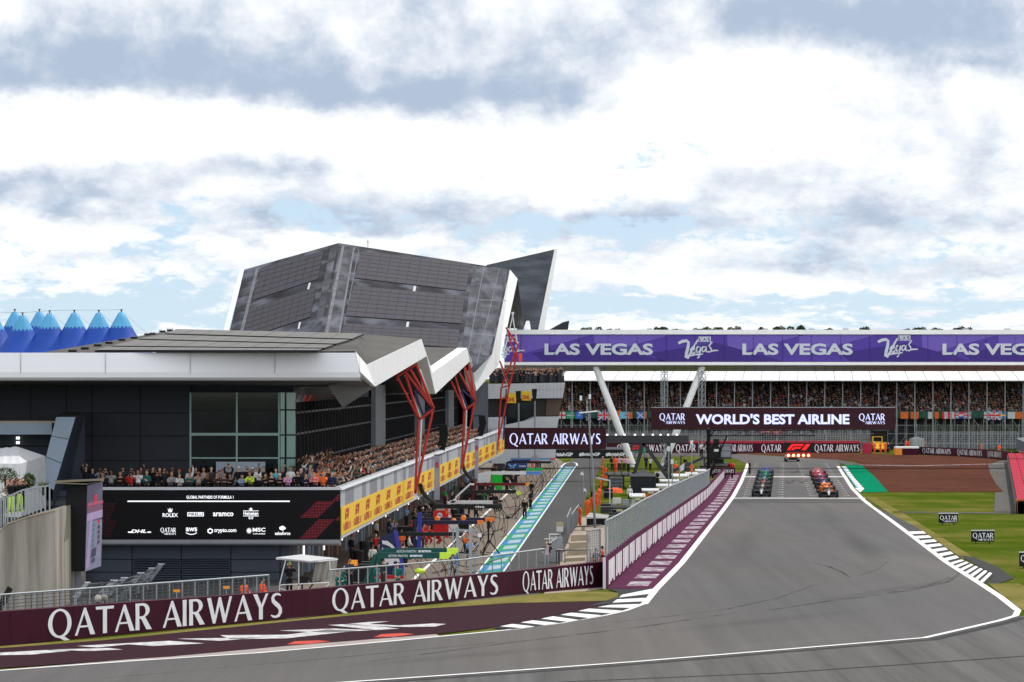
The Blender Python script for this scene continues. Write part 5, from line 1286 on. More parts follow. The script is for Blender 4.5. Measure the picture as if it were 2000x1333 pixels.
# start straight sign
DW = 492.0; wg = thing('sign_gantry', 'long maroon airline screen on lattice towers over the start straight', 'gantry', P(1335, 918, DW))
mb = MB(); a, b = P(1271.5, 839.5, DW), P(1748, 797, DW); mb.box((a.x, DW, a.z), (b.x, DW + .6, b.z), 0); mb.box((a.x, DW - .06, b.z), (b.x, DW + .6, b.z + .1), 2)
qatar(mb, P(1313, 818, DW), X_, Z_, 50 / FPX * DW, 21 / FPX * DW, 1, True); qatar(mb, P(1703, 818.5, DW), X_, Z_, 51 / FPX * DW, 21 / FPX * DW, 1, True)
write(mb, "WORLD'S BEST AIRLINE", P(1509, 819, DW), X_, Z_, 300 / FPX * DW, 20.5 / FPX * DW, 1, 'x'); mb.build('screen', [m_ledm, m_ledw, m_steel], wg)
def lattice(mb, a, b, w, n, m=0, r=.05):
    a, b = V(a), V(b); d = (b - a).normalized(); s = d.orthogonal().normalized(); t = d.cross(s)
    cs = [s * w / 2 + t * w / 2, -s * w / 2 + t * w / 2, -s * w / 2 - t * w / 2, s * w / 2 - t * w / 2]
    for c in cs: mb.tube([a + c, b + c], r, m, 4)
    for k in range(n):
        p, q = a.lerp(b, k / n), a.lerp(b, (k + 1) / n)
        for i in range(4):
            c0, c1 = cs[i], cs[(i + 1) % 4]; mb.tube([p + c0, q + c1], r * .7, m, 4); mb.tube([p + c1, q + c0], r * .7, m, 4)
for px in (1297.5, 1371):
    mb = MB(); lattice(mb, P(px, 918, DW + 1.5), P(px, 724, DW + 1.5), .62, 18, 0, .05); mb.build('lattice_tower', [m_steel], wg)
mb = MB(); lattice(mb, P(1290, 828, DW + 1.2), P(1740, 828, DW + 1.2), .8, 30, 0, .06); mb.build('rear_truss', [m_steeld], wg)
# start lights
DL = 452.0; sl = thing('start_light_gantry', 'black start light truss with red emblem and lit red lamps above the grid', 'gantry', P(1440, 935, DL))
mb = MB()
for y0, y1 in ((841, 841), (851.5, 851.5)): mb.tube([P(1380, y0, DL), P(1592, y1, DL)], .10, 0, 4)
for k in range(7): x = 1432 + k * 26; mb.tube([P(x, 841, DL), P(x, 851.5, DL)], .05, 0, 4); mb.tube([P(x, 851.5, DL), P(x + 26 if k < 6 else x, 841, DL)], .04, 0, 4)
for x in (1533, 1556, 1580, 1590): mb.tube([P(x, 851, DL), P(x, 866, DL)], .035, 0, 4)
mb.tube([P(1384, 935, DL + 1), P(1384, 838, DL)], .22, 0, 5); mb.tube([P(1384, 935, DL + 1), P(1420, 851, DL)], .1, 0, 5); mb.tube([P(1396, 840, DL), P(1372, 875, DL)], .1, 0, 4)
mb.build('truss', [m_blk], sl)
mb = MB(); a, b = P(1530.5, 883, DL), P(1589, 865, DL); mb.box((a.x, DL - .3, a.z), (b.x, DL + .1, b.z), 0); f1_art(mb, P(1559.5, 873.7, DL) + V((0, -.3, 0)), X_, Z_, 46 / FPX * DL, 12 / FPX * DL, 1); mb.build('emblem_board', [m_blk, M('emblem_lit_red', (.75, .012, .015), .5, var=0, emit=.8)], sl)
for k in range(5):
    x = 1540 + k * 9.8; mb = MB(); a, b = P(x - 4.2, 894, DL), P(x + 4.2, 883.5, DL); mb.box((a.x, DL - .25, a.z), (b.x, DL, b.z), 0)
    lp = mb.build('lamp_box', [M('lamp_box_red', (.25, .012, .012), .5, var=0, emit=.5)], sl)
    mb = MB(); mb.lathe(P(x, 890, DL - .34), [(.0, -.02), (.13, -.01), (.15, .03), (.15, .09)], 0, 12, 'Y'); mb.lathe(P(x, 890, DL - .30), [(.0, -.01), (.155, -.01), (.19, .04)], 1, 12, 'Y'); mb.build('lens', [M('lamp_core', (1.0, .55, .22), .5, var=0, emit=4.0), M('lamp_glow', (1.0, .12, .02), .5, var=0, emit=1.6)], lp)
# small boards
for i, (x0, y0, x1, y1, lab) in enumerate(((1833.5, 1004, 1871, 1022, 'small black airline board on the grass, farther from the camera'), (1897, 1037.5, 1942, 1058.5, 'black airline board on the grass between two other boards'), (1991, 1080, 2035, 1107, 'black airline board cut off by the right edge'))):
    d = G(0, y1 + 3).y; t = thing('sign_board', lab, 'sign', P((x0 + x1) / 2, y1 + 3, d), 'airline boards on the grass'); mb = MB(); a, b = P(x0, y1, d), P(x1, y0, d); mb.box((a.x, d, a.z), (b.x, d + .12, b.z), 0); mb.box((a.x - .02, d - .02, b.z), (b.x + .02, d + .14, b.z + .07), 2)
    qatar(mb, P((x0 + x1) / 2 + .5, (y0 + y1) / 2 + .8, d), X_, Z_, (x1 - x0) * .9 / FPX * d, (y1 - y0) * .74 / FPX * d, 1, True); mb.build('panel', [m_blk, m_letter, m_cop], t)
    mb = MB(); 
    for q in (.2, .8): x = a.x + (b.x - a.x) * q; mb.box((x - .04, d + .13, -.05), (x + .04, d + .2, b.z - .2), 0)
    mb.build('support', [m_steeld], t)
# board at the pit exit end of the wall
d = G(0, 934).y; mb = MB(); a, b = P(1388, 928, d), P(1436, 913.5, d); mb.box((a.x, d, a.z), (b.x, d + .4, b.z), 0); qatar(mb, P(1411, 920.5, d), X_, Z_, 44 / FPX * d, 7 / FPX * d, 1)
for x in (1392, 1404, 1416, 1430): p = P(x, 928, d); mb.box((p.x - .12, d + .05, 0), (p.x + .12, d + .3, p.z), 2)
tag(mb.build('sign_board', [m_bar, m_letter, m_blk]), 'small maroon airline board at the far end of the pit wall', 'sign')

# ================================================================ people
def skin_mesh(verts, edges, radii, sub=1):
    me = bpy.data.meshes.new('skel'); me.from_pydata(verts, edges, []); o = bpy.data.objects.new('skel', me); col.objects.link(o)
    sk = o.modifiers.new('skin', 'SKIN'); sk.use_smooth_shade = True; sk.branch_smoothing = .4
    sv = me.skin_vertices[0].data
    for i, r in enumerate(radii): sv[i].radius = r if isinstance(r, tuple) else (r, r); sv[i].use_root = (i == 0)
    if sub: q = o.modifiers.new('sub', 'SUBSURF'); q.levels = sub; q.render_levels = sub
    dg = bpy.context.evaluated_depsgraph_get(); em = o.evaluated_get(dg).to_mesh()
    vs = [tuple(v.co) for v in em.vertices]; fs = [tuple(p.vertices) for p in em.polygons]
    o.evaluated_get(dg).to_mesh_clear(); bpy.data.objects.remove(o); bpy.data.meshes.remove(me)
    return vs, fs
POSES = {
 'stand': dict(),
 'lean': dict(chest=(0, -.17, 1.26), neck=(0, -.25, 1.40), head=(0, -.33, 1.54), sh=(.18, -.21, 1.32), el=[(-.23, -.40, 1.09), (.23, -.40, 1.09)], wr=[(-.07, -.50, 1.14), (.07, -.50, 1.14)], hd=[(-.01, -.54, 1.15), (.01, -.55, 1.13)], waist=(0, -.06, 1.10)),
 'chin': dict(chest=(0, -.15, 1.27), neck=(0, -.21, 1.41), head=(0, -.27, 1.55), sh=(.18, -.18, 1.33), el=[(-.20, -.40, 1.10), (.22, -.38, 1.10)], wr=[(-.03, -.42, 1.36), (.05, -.50, 1.12)], hd=[(-.01, -.39, 1.45), (-.03, -.53, 1.12)], waist=(0, -.05, 1.10)),
 'photo': dict(el=[(-.30, -.20, 1.26), (.30, -.20, 1.26)], wr=[(-.11, -.36, 1.50), (.11, -.36, 1.50)], hd=[(-.06, -.42, 1.58), (.06, -.42, 1.58)], item=(0, -.45, 1.60)),
 'raise': dict(el=[(-.25, .02, 1.13), (.27, -.14, 1.62)], wr=[(-.22, -.10, .90), (.25, -.22, 1.86)], hd=[(-.21, -.13, .82), (.24, -.25, 1.96)], item=(.24, -.28, 2.00)),
 'raise2': dict(el=[(-.27, -.18, 1.60), (.27, -.18, 1.60)], wr=[(-.12, -.28, 1.80), (.12, -.28, 1.80)], hd=[(-.07, -.31, 1.88), (.07, -.31, 1.88)], item=(0, -.34, 1.90)),
 'folded': dict(el=[(-.26, -.05, 1.14), (.26, -.05, 1.14)], wr=[(.02, -.22, 1.16), (-.02, -.20, 1.22)], hd=[(.10, -.19, 1.17), (-.10, -.18, 1.24)]),
 'clasp': dict(el=[(-.27, -.02, 1.12), (.27, -.02, 1.12)], wr=[(-.08, -.20, .98), (.08, -.20, .98)], hd=[(-.01, -.23, .93), (.01, -.24, .91)]),
 'point': dict(el=[(-.42, -.10, 1.34), (.25, .02, 1.13)], wr=[(-.64, -.18, 1.32), (.23, -.06, .88)], hd=[(-.73, -.21, 1.32), (.23, -.09, .80)]),
 'walk': dict(kn=[(-.10, -.20, .52), (.10, .06, .50)], an=[(-.10, -.16, .10), (.10, .34, .16)], to=[(-.11, -.32, .05), (.11, .24, .04)], el=[(-.25, .12, 1.14), (.25, -.10, 1.13)], wr=[(-.22, .08, .90), (.22, -.28, .95)], hd=[(-.21, .05, .82), (.21, -.35, .92)]),
 'crouch': dict(pelvis=(0, .12, .46), hip=.1, kn=[(-.16, -.24, .52), (.16, -.14, .20)], an=[(-.15, -.10, .09), (.15, .26, .10)], to=[(-.16, -.26, .04), (.15, .30, .02)], waist=(0, .06, .62), chest=(0, -.05, .84), neck=(0, -.08, 1.00), head=(0, -.13, 1.14), sh=(.18, -.06, .92), el=[(-.24, -.24, .72), (.24, -.24, .72)], wr=[(-.12, -.42, .70), (.12, -.42, .74)], hd=[(-.06, -.48, .70), (.06, -.48, .74)]),
 'sit': dict(pelvis=(0, .0, .50), hip=.1, kn=[(-.12, -.42, .50), (.12, -.42, .50)], an=[(-.12, -.40, .09), (.12, -.40, .09)], to=[(-.12, -.56, .04), (.12, -.56, .04)], waist=(0, 0, .68), chest=(0, -.01, .90), neck=(0, -.01, 1.07), head=(0, -.04, 1.21), sh=(.18, -.01, .99), el=[(-.24, -.08, .72), (.24, -.08, .72)], wr=[(-.14, -.32, .62), (.14, -.32, .62)], hd=[(-.10, -.40, .60), (.10, -.40, .60)]),
}
def figure(pose):
    """(skin, shirt, trousers, hair, cap, item) as raw geometry, one continuous body under the clothes"""
    q = dict(pelvis=(0, 0, .96), hip=.09, kn=[(-.10, -.03, .50), (.10, -.02, .50)], an=[(-.11, .02, .09), (.11, .03, .09)], to=[(-.13, -.15, .04), (.13, -.14, .04)], waist=(0, 0, 1.10), chest=(0, -.01, 1.32), neck=(0, 0, 1.48), head=(0, -.03, 1.63),
             sh=(.18, 0, 1.41), el=[(-.25, .03, 1.13), (.25, .03, 1.13)], wr=[(-.24, -.06, .89), (.24, -.06, .89)], hd=[(-.235, -.09, .81), (.235, -.09, .81)], item=None)
    q.update(POSES[pose]); pv = q['pelvis']; h = q['hip']; head = V(q['head'])
    sh = [(-q['sh'][0], q['sh'][1], q['sh'][2]), q['sh']]; hips = [(pv[0] - h, pv[1], pv[2] - .04), (pv[0] + h, pv[1], pv[2] - .04)]
    vs = [pv, q['waist'], q['chest'], q['neck'], tuple(head + V((0, .02, -.06)))]; ed = [(0, 1), (1, 2), (2, 3), (3, 4)]; rd = [(.12, .09), (.11, .08), (.125, .09), .055, .058]
    for s in (0, 1):
        i = len(vs); vs += [sh[s], q['el'][s], q['wr'][s], q['hd'][s]]; ed += [(2, i), (i, i + 1), (i + 1, i + 2), (i + 2, i + 3)]; rd += [.048, .038, .032, (.042, .018)]
        i = len(vs); vs += [hips[s], q['kn'][s], q['an'][s], q['to'][s]]; ed += [(0, i), (i, i + 1), (i + 1, i + 2), (i + 2, i + 3)]; rd += [.075, .052, .040, .036]
    body = MB(); body.add(*skin_mesh(vs, ed, rd))
    body.ell(head, (.077, .096, .118), 0, 12, 9)                                   # head, with nose, ears, brow and chin
    body.add([head + V(p) for p in ((-.017, -.086, -.03), (.017, -.086, -.03), (0, -.125, -.028), (0, -.092, .025))], [(0, 2, 3), (2, 1, 3), (0, 1, 2)], 0)
    body.ell(head + V((0, -.075, -.085)), (.035, .028, .026), 0, 7, 5)
    for s in (-1, 1): body.ell(head + V((s * .08, .005, -.01)), (.012, .022, .034), 0, 6, 4); body.ell(head + V((s * .03, -.087, .012)), (.014, .009, .008), 1, 6, 4)
    body.ell(head + V((0, -.090, -.055)), (.026, .010, .007), 1, 6, 4)
    for s in (0, 1):                                                              # five fingers on each hand
        w, e = V(q['wr'][s]), V(q['hd'][s]); d = (e - w).normalized(); a = d.cross(V((0, 0, 1)) if abs(d.z) < .85 else V((0, 1, 0))).normalized(); b = a.cross(d)
        for k in range(4):
            o_ = a * ((k - 1.5) * .020); L_ = (.065, .078, .074, .056)[k]; p = e + o_ - d * .01
            body.tube([p, p + d * L_ * .5 - b * .006, p + d * L_ * .85 - b * .026], [.0095, .0088, .007], 0, 5)
        t = w + d * .035 + a * .028; body.tube([t, t + d * .03 + a * .022 - b * .01, t + d * .055 + a * .026 - b * .024], [.011, .010, .008], 0, 5)
    sv = [q['waist'], pv, q['chest'], tuple(V(q['neck']) - V((0, 0, .05)))]; se = [(0, 1), (0, 2), (2, 3)]; sr = [(.175, .135), (.175, .14), (.215, .155), .085]
    for s in (0, 1):
        i = len(sv); w = V(q['el'][s]).lerp(V(q['wr'][s]), .85); sv += [sh[s], q['el'][s], tuple(w)]; se += [(2, i), (i, i + 1), (i + 1, i + 2)]; sr += [.088, .068, .050]
    shirt = MB(); shirt.add(*skin_mesh(sv, se, sr))
    tv = [tuple(V(pv) + V((0, 0, .05))), tuple(V(pv) - V((0, 0, .03)))]; te = [(0, 1)]; tr = [(.17, .135), (.17, .14)]
    for s in (0, 1):
        i = len(tv); w = V(q['an'][s]); tv += [hips[s], q['kn'][s], tuple(w + V((0, 0, .0)))]; te += [(1, i), (i, i + 1), (i + 1, i + 2)]; tr += [.115, .088, .068]
    tro = MB(); tro.add(*skin_mesh(tv, te, tr))
    for s in (0, 1):
        a, b = V(q['an'][s]), V(q['to'][s]); tro.tube([a + V((0, .03, -.04)), a.lerp(b, .5) + V((0, 0, -.02)), b + V((0, -.01, 0))], [.05, .052, .04], 0, 8)
    hair = MB(); hair.ell(head + V((0, .018, .030)), (.085, .098, .108), 0, 12, 8); hair.v = [p if (p - head).y > -.062 or (p - head).z > .055 else V((p.x * .8, p.y + .06, p.z)) for p in hair.v]
    hair.v = [V((p.x, p.y, max(p.z, head.z - .085 if p.y > head.y + .03 else head.z - .01))) for p in hair.v]
    cap = MB(); cap.ell(head + V((0, .005, .045)), (.090, .108, .088), 0, 12, 7); cap.v = [V((p.x, p.y, max(p.z, head.z + .04))) for p in cap.v]
    cap.prism([head + V(p) for p in ((-.06, -.09, .045), (.06, -.09, .045), (.05, -.18, .035), (-.05, -.18, .035))], (0, 0, .012), 0)
    lh = MB(); lh.ell(head + V((0, .045, -.06)), (.092, .065, .16), 0, 10, 8)
    item = None
    if q['item']: item = MB(); item.cbox(q['item'], (.155 if pose != 'raise' else .085, .014, .08 if pose != 'raise' else .155), 0)
    mus = MB(); c = head
    for s in (-1, 1): mus.ell(c + V((s * .095, .01, .0)), (.025, .04, .048), 0, 8, 6)
    mus.tube([c + V((-.095, .01, .03)), c + V((-.06, .015, .12)), c + V((0, .015, .145)), c + V((.06, .015, .12)), c + V((.095, .01, .03))], .012, 0, 5)
    return dict(body=body, shirt=shirt, trousers=tro, hair=hair, cap=cap, long_hair=lh, phone=item, ear_defenders=mus)
mo_skin, mo_top, mo_tro, mo_hair, mo_cap = MO('skin', .55), MO('cloth_top', .85), MO('cloth_trousers', .85), MO('hair', .6), MO('cap_cloth', .8)
m_dark_feat = M('eyes_and_lips', (.09, .035, .03), .5, var=0); m_phone = M('phone_black', (.012, .012, .014), .25, var=0)
FIG = {}; PM = {}
def fig(pose):
    if pose not in FIG: FIG[pose] = figure(pose)
    return FIG[pose]
def pmesh(pose, part, name, mats):
    k = (pose, part)
    if k not in PM:
        o = fig(pose)[part].build(name, mats, None, loc=(0, 0, 0), smooth=True); PM[k] = o.data; bpy.data.objects.remove(o)
    return PM[k]
SKIN = [(.50, .27, .18), (.56, .32, .22), (.44, .22, .14), (.60, .36, .26), (.22, .11, .065), (.34, .17, .11)]
HAIR = [(.015, .011, .009), (.03, .018, .011), (.07, .038, .018), (.20, .12, .05), (.30, .28, .26), (.05, .02, .01)]
C_ = dict(black=(.012, .012, .014), navy=(.016, .022, .055), white=(.68, .68, .70), grey=(.30, .31, .33), red=(.45, .025, .025), teal=(.01, .12, .11), green=(.02, .20, .06), pink=(.62, .30, .58), blue=(.20, .33, .62), orange=(.85, .17, .03), brown=(.06, .04, .03), beige=(.40, .30, .25),
          lime=(.45, .70, .05), marshal=(.85, .11, .03), purple=(.18, .10, .35), charcoal=(.04, .042, .048), coral=(.70, .16, .18), tabard=(.62, .42, .50), cyan=(.10, .40, .50), hi=(.50, .75, .05))
prnd = random.Random(21)
def person(loc, rz, pose, top, label, group, trousers='black', hair=0, cap=None, skin=None, longhair=False, ears=None, scale=None, vest=None):
    """a full figure: body with clothes, hair or cap as its parts"""
    o = bpy.data.objects.new('person', pmesh(pose, 'body', 'person', [mo_skin, m_dark_feat])); col.objects.link(o)
    o.location = loc; o.rotation_euler = (0, 0, rz); s = scale or prnd.uniform(.96, 1.05); o.scale = (s, s, s); tag(o, label, 'person', group)
    o.color = (*(skin if skin else prnd.choice(SKIN[:4] * 3 + SKIN[4:])), 1)
    def ch(part, name, mats, c):
        k = bpy.data.objects.new(name, pmesh(pose, part, name, mats)); col.objects.link(k); k.parent = o; k.color = (*c, 1); return k
    ch('shirt', 'shirt', [mo_top], C_[top] if isinstance(top, str) else top); ch('trousers', 'trousers', [mo_tro], C_[trousers])
    if cap: ch('cap', 'cap', [mo_cap], C_[cap])
    if hair is not None: ch('hair', 'hair', [mo_hair], HAIR[hair])
    if longhair: ch('long_hair', 'hair', [mo_hair], HAIR[hair or 0])
    if ears: ch('ear_defenders', 'ear_defenders', [mo_cap], C_[ears])
    if fig(pose)['phone'] is not None: ch('phone', 'phone', [m_phone], (0, 0, 0))
    return o
SM = {}
def simple_mesh(pose, v):
    """the same figure as one mesh, for people too small to show their parts"""
    if (pose, v) not in SM:
        f = fig(pose); mb = MB(); r = random.Random(v * 7 + len(pose)); 
        mb.add(f['body'].v, f['body'].f, 0); mb.add(f['shirt'].v, f['shirt'].f, 1); mb.add(f['trousers'].v, f['trousers'].f, 2); mb.add(f['cap' if v % 4 == 3 else 'hair'].v, f['cap' if v % 4 == 3 else 'hair'].f, 3)
        if f['phone'] is not None: mb.add(f['phone'].v, f['phone'].f, 4)
        sk = SKIN[v % 6]; hc = HAIR[(v * 5 + 1) % 6]
        mats = [M('skin_tone_%d' % (v % 6), sk, .55, var=0), mo_top, M('trousers_%d' % (v % 3), [C_['black'], C_['navy'], C_['charcoal']][v % 3], .85, var=0), M('hair_tone_%d' % ((v * 5 + 1) % 6), hc, .6, var=0) if v % 4 != 3 else M('cap_tone_%d' % (v % 5), [C_['white'], C_['red'], C_['black'], C_['teal'], C_['orange']][v % 5], .8, var=0), m_phone]
        o = mb.build('person', mats, None, loc=(0, 0, 0), smooth=True); SM[(pose, v)] = o.data; bpy.data.objects.remove(o)
    return SM[(pose, v)]
def person_small(loc, rz, pose, top, label, group, v=None):
    v = prnd.randrange(12) if v is None else v
    o = bpy.data.objects.new('person', simple_mesh(pose, v)); col.objects.link(o); o.location = loc; o.rotation_euler = (0, 0, rz); s = prnd.uniform(.95, 1.06); o.scale = (s, s, s)
    o.color = (*(C_[top] if isinstance(top, str) else top), 1); return tag(o, label, 'person', group)

# ---- the end terrace above the partner screen
def balc(px, row, z=None):
    y = 228.25 + (0, .75, 1.35)[row]; return V(((px - 1000) / FPX * y, y, 4.80 + (0, .20, .30)[row]))
GRP = 'spectators on the end terrace above the partner screen'
FRONT = [(203, 'lean', 'black', 'black', 0, None, 0, 'dark haired person in black beside the top of the tilted video screen'), (217, 'photo', 'grey', 'black', 0, None, 1, 'long haired person in pale grey sweater filming at the left of the terrace'),
 (236, 'lean', 'black', 'black', None, None, 0, 'bald person in black jacket leaning on the rail beside the red jacket'), (255, 'photo', 'red', 'black', 0, 'black', 0, 'person in bright red jacket and dark cap holding up a phone'), (270, 'photo', 'white', 'black', 1, None, 1, 'long haired person in strappy white top next to the red jacket'),
 (287, 'folded', 'teal', 'black', 5, None, 1, 'ginger haired person in teal jacket on folded arms'), (308, 'photo', 'black', 'black', 0, 'black', 0, 'person in black cap and black jacket between teal jacket and grey sweater'), (333.6, 'lean', 'grey', 'navy', 4, None, 0, 'white haired person in light grey sweater leaning on the rail'),
 (351, 'chin', 'white', 'navy', 1, None, 0, 'person in white t-shirt with chin on hand'), (371, 'lean', 'teal', 'black', 0, None, 0, 'person in teal polo shirt leaning beside the white t-shirt'), (387.5, 'photo', 'beige', 'black', 2, None, 1, 'long haired person in sunglasses and beige patterned top'),
 (405, 'chin', 'black', 'black', 3, None, 0, 'fair haired person in black blazer beside the beige top'), (422.5, 'chin', 'brown', 'black', 0, None, 0, 'dark haired person in brown jacket with hand on chin'), (437, 'lean', 'charcoal', 'black', 0, None, 0, 'person in charcoal top with clasped hands beside the brown jacket'), (451.5, 'lean', 'black', 'black', 2, None, 0, 'person in black jacket left of the light blue shirt'),
 (472, 'lean', 'blue', 'black', 3, 'black', 1, 'person in light blue shirt and black cap leaning on the rail'), (490, 'lean', 'hi', 'black', 0, None, 0, 'person with a bright yellow vest leaning on the rail'), (505, 'folded', 'white', 'black', 1, None, 0, 'person in white patterned jacket behind the yellow vest'), (516.6, 'lean', 'black', 'black', 3, None, 1, 'blonde long haired person in black by the rail'),
 (530.6, 'lean', 'black', 'black', 2, None, 0, 'brown haired person in black coat left of the white cap'), (548, 'lean', 'black', 'black', 0, 'white', 0, 'person in white cap and black jacket leaning on the rail'), (562, 'chin', 'pink', 'black', 1, 'white', 0, 'person in pink shirt and white cap'), (581, 'photo', 'black', 'black', 3, None, 0, 'short fair haired person in black right of the pink shirt'),
 (598.5, 'chin', 'navy', 'navy', None, None, 0, 'balding person in navy jacket with hand at mouth'), (616, 'lean', 'coral', 'black', 1, 'orange', 0, 'person in coral jacket and orange cap'), (631, 'photo', 'orange', 'black', 1, 'orange', 0, 'person in orange jacket and orange cap holding a phone'), (648, 'stand', 'navy', 'navy', 0, None, 0, 'dark haired person in long navy coat at the corner of the terrace')]
for px, pose, top, tro, hair, cap, lh, lab in FRONT:
    person(balc(px, 0 if px != 505 else 1), prnd.uniform(-.25, .25), pose, top, lab, GRP, tro, hair, cap, longhair=bool(lh))
BACK = [(168, 'raise2', 'black', 0, None, 'person in black holding a phone overhead at the far left of the terrace'), (181, 'stand', 'navy', 0, None, 'dark haired person low behind the roof of the tilted screen'), (195, 'photo', 'grey', 1, None, 'person in grey filming behind the roof of the tilted screen'), (205.5, 'photo', 'black', 1, None, 'second row person in black filming above the tilted screen'), (240.5, 'stand', 'charcoal', 0, 'black', 'second row person in black cap behind the bald person'), (256.6, 'photo', 'navy', 0, None, 'second row person behind the red jacket with raised hands'),
 (276, 'raise', 'charcoal', 0, None, 'second row person raising a phone behind the strappy top'), (287, 'stand', 'brown', 0, 'black', 'second row person in dark cap behind the teal jacket'), (299, 'photo', 'black', 0, None, 'second row person with hands at face left of a bald head'), (312, 'stand', 'black', None, None, 'second row bald person with reddish face'), (321, 'photo', 'charcoal', 1, None, 'second row person behind a camera near the grey sweater'), (337, 'stand', 'black', 0, None, 'second row dark haired person in suit behind the grey sweater'),
 (350, 'stand', 'black', 2, 'red', 'second row person in red cap behind the white t-shirt'), (371, 'raise', 'white', 0, None, 'second row person in white raising a phone beside the glass'), (382.6, 'stand', 'black', 4, None, 'second row grey haired person in dark blazer'), (398, 'stand', 'beige', 3, None, 'second row person in beige coat and sunglasses'), (412.7, 'stand', 'charcoal', 1, None, 'second row person in sunglasses behind the black blazer'), (433, 'photo', 'grey', None, None, 'second row balding person in grey filming beside the blinds'),
 (446.6, 'raise2', 'black', 4, None, 'second row grey haired person lifting a tablet overhead'), (466, 'stand', 'black', 1, 'white', 'second row person in white cap behind the light blue shirt'), (481.6, 'photo', 'black', 1, None, 'second row person hidden behind a pale phone'), (493, 'stand', 'charcoal', 1, 'white', 'second row person in white cap behind the yellow vest'), (499, 'raise', 'navy', 2, None, 'second row person stretching one arm up in front of the blinds'), (515, 'stand', 'black', 1, None, 'second row person behind the blonde person'),
 (539, 'stand', 'cyan', 0, None, 'second row bearded person in turquoise shirt'), (552, 'raise', 'black', 3, None, 'second row fair haired person with a raised hand'), (567, 'stand', 'white', 1, None, 'second row person between pink shirt and navy jacket'), (573.5, 'stand', 'navy', 5, None, 'second row ginger haired person in navy'), (586.6, 'stand', 'charcoal', None, None, 'second row bald person in dark grey zip jacket'), (609.7, 'stand', 'grey', 1, None, 'second row person in grey blazer behind the orange caps'), (621, 'stand', 'orange', 2, None, 'second row person in orange between the orange caps'), (633, 'stand', 'brown', 2, 'teal', 'second row person in green cap'), (642, 'stand', 'black', 0, None, 'second row dark haired person left of the terrace corner')]
for px, pose, top, hair, cap, lab in BACK: person(balc(px, 1 if px != 573.5 else 2), prnd.uniform(-.3, .3), pose, top, lab, GRP, 'black', hair, cap)

# ---- the side terrace: the nearest are figures, the rest a crowd
TOPC = ['black'] * 9 + ['charcoal'] * 4 + ['navy'] * 3 + ['brown'] * 2 + ['grey', 'white', 'white', 'teal', 'beige', 'red']
CN = dict(black='black', charcoal='dark grey', navy='navy', brown='brown', grey='grey', white='white', teal='teal', beige='beige', red='red', orange='orange', green='green', lime='bright yellow')
n_ind = 0; side_rest = []
d = 229.0
while d < 430:
    for r in range(4):
        dd = d + prnd.uniform(-.2, .2); off_ = -.62 - .65 * r + prnd.uniform(-.08, .08); z = 4.75 + .24 * r
        if n_ind < 148:
            top = prnd.choice(TOPC); pose = prnd.choice(['photo', 'photo', 'raise', 'raise2', 'lean', 'chin', 'stand', 'folded'])
            person_small(FP(dd, z, off_), pi / 2 + prnd.uniform(-.9, .5), pose, top, 'spectator in a %s top packed into the crowd along the side terrace' % CN[top], 'spectators along the side terrace'); n_ind += 1
        else: side_rest.append((FP(dd, z, off_), pi / 2 + prnd.uniform(-.9, .5)))
    d += .62 if d < 260 else .85

# ---- terrace on the left
def at(px, py, d): return P(px, py, d)
LG = 'spectators on the left ramp terrace'
for px, feet, d, rz, pose, top, hair, cap, lab in ((3, 1010, 199, .9, 'lean', 'white', 1, None, 'person in white shirt leaning on the left terrace railing'), (14, 1002, 201, .6, 'photo', 'white', 2, None, 'person in white taking a photo beside the bald man on the left terrace'), (13, 998, 204, .6, 'stand', 'beige', None, None, 'bald person in the group on the left terrace'),
      (32, 999, 200.5, .7, 'photo', 'blue', 0, None, 'bearded dark haired person in light blue with camera on the left terrace'), (25, 1000, 199.5, .3, 'photo', 'black', 0, None, 'person in black with a camera behind the railing'), (44, 998, 200, .4, 'photo', 'black', 0, None, 'rightmost person in black on the left terrace'), (21, 1003, 198.8, .6, 'photo', 'black', 0, None, 'person in black jacket and bright green trousers behind the left railing'), (38, 1000, 199.2, .6, 'photo', 'black', 1, None, 'person in bright green trousers nearer the shrub on the left terrace'), (-4, 1010, 200, .8, 'stand', 'blue', 1, None, 'person half cut off by the left edge of the terrace')):
    person(at(px, feet, d + 3.6), rz, pose, top, lab, LG, 'hi' if 'bright green' in lab else 'black', hair, cap)

# ---- marshals, photographers, crew
MG = 'marshals in orange beside the pit lane'
for px, py, rz, pose, lab in ((1133, 1029, -1.2, 'point', 'marshal in orange with outstretched arm by the pit lane railing'), (1147.6, 1009, -2.6, 'stand', 'marshal in orange with white tabard seen from behind near the crane foot'), (1157, 1004, 2.8, 'stand', 'marshal in orange just behind the white tabard'), (1170, 987, -2.2, 'stand', 'tall marshal in orange standing on the grass edge'), (1173, 966, -1.5, 'clasp', 'marshal in orange leaning out, middle of the line'),
       (1176, 953, -1.7, 'stand', 'marshal in orange with white tabard in the middle of the line'), (1177, 935, -1.5, 'photo', 'marshal in orange with arms up near the platform'), (1178, 918, -1.4, 'stand', 'marshal in orange with white top at the far end of the line'), (1320, 931, .5, 'stand', 'marshal in orange with white cap behind the dark tent'), (1351, 931, -.4, 'clasp', 'marshal in orange beside the team stands'), (1202, 927, .3, 'stand', 'marshal in orange on the dark platform')):
    p = G(px, py); 
    if px == 1202: p = P(1202, 922, 420); 
    person(p, rz, pose, 'marshal', lab, MG, 'marshal', 0, 'white' if px in (1320, 1178) else None)
    if 'tabard' in lab: pass
PG = 'people on the dark platform by the pit wall'
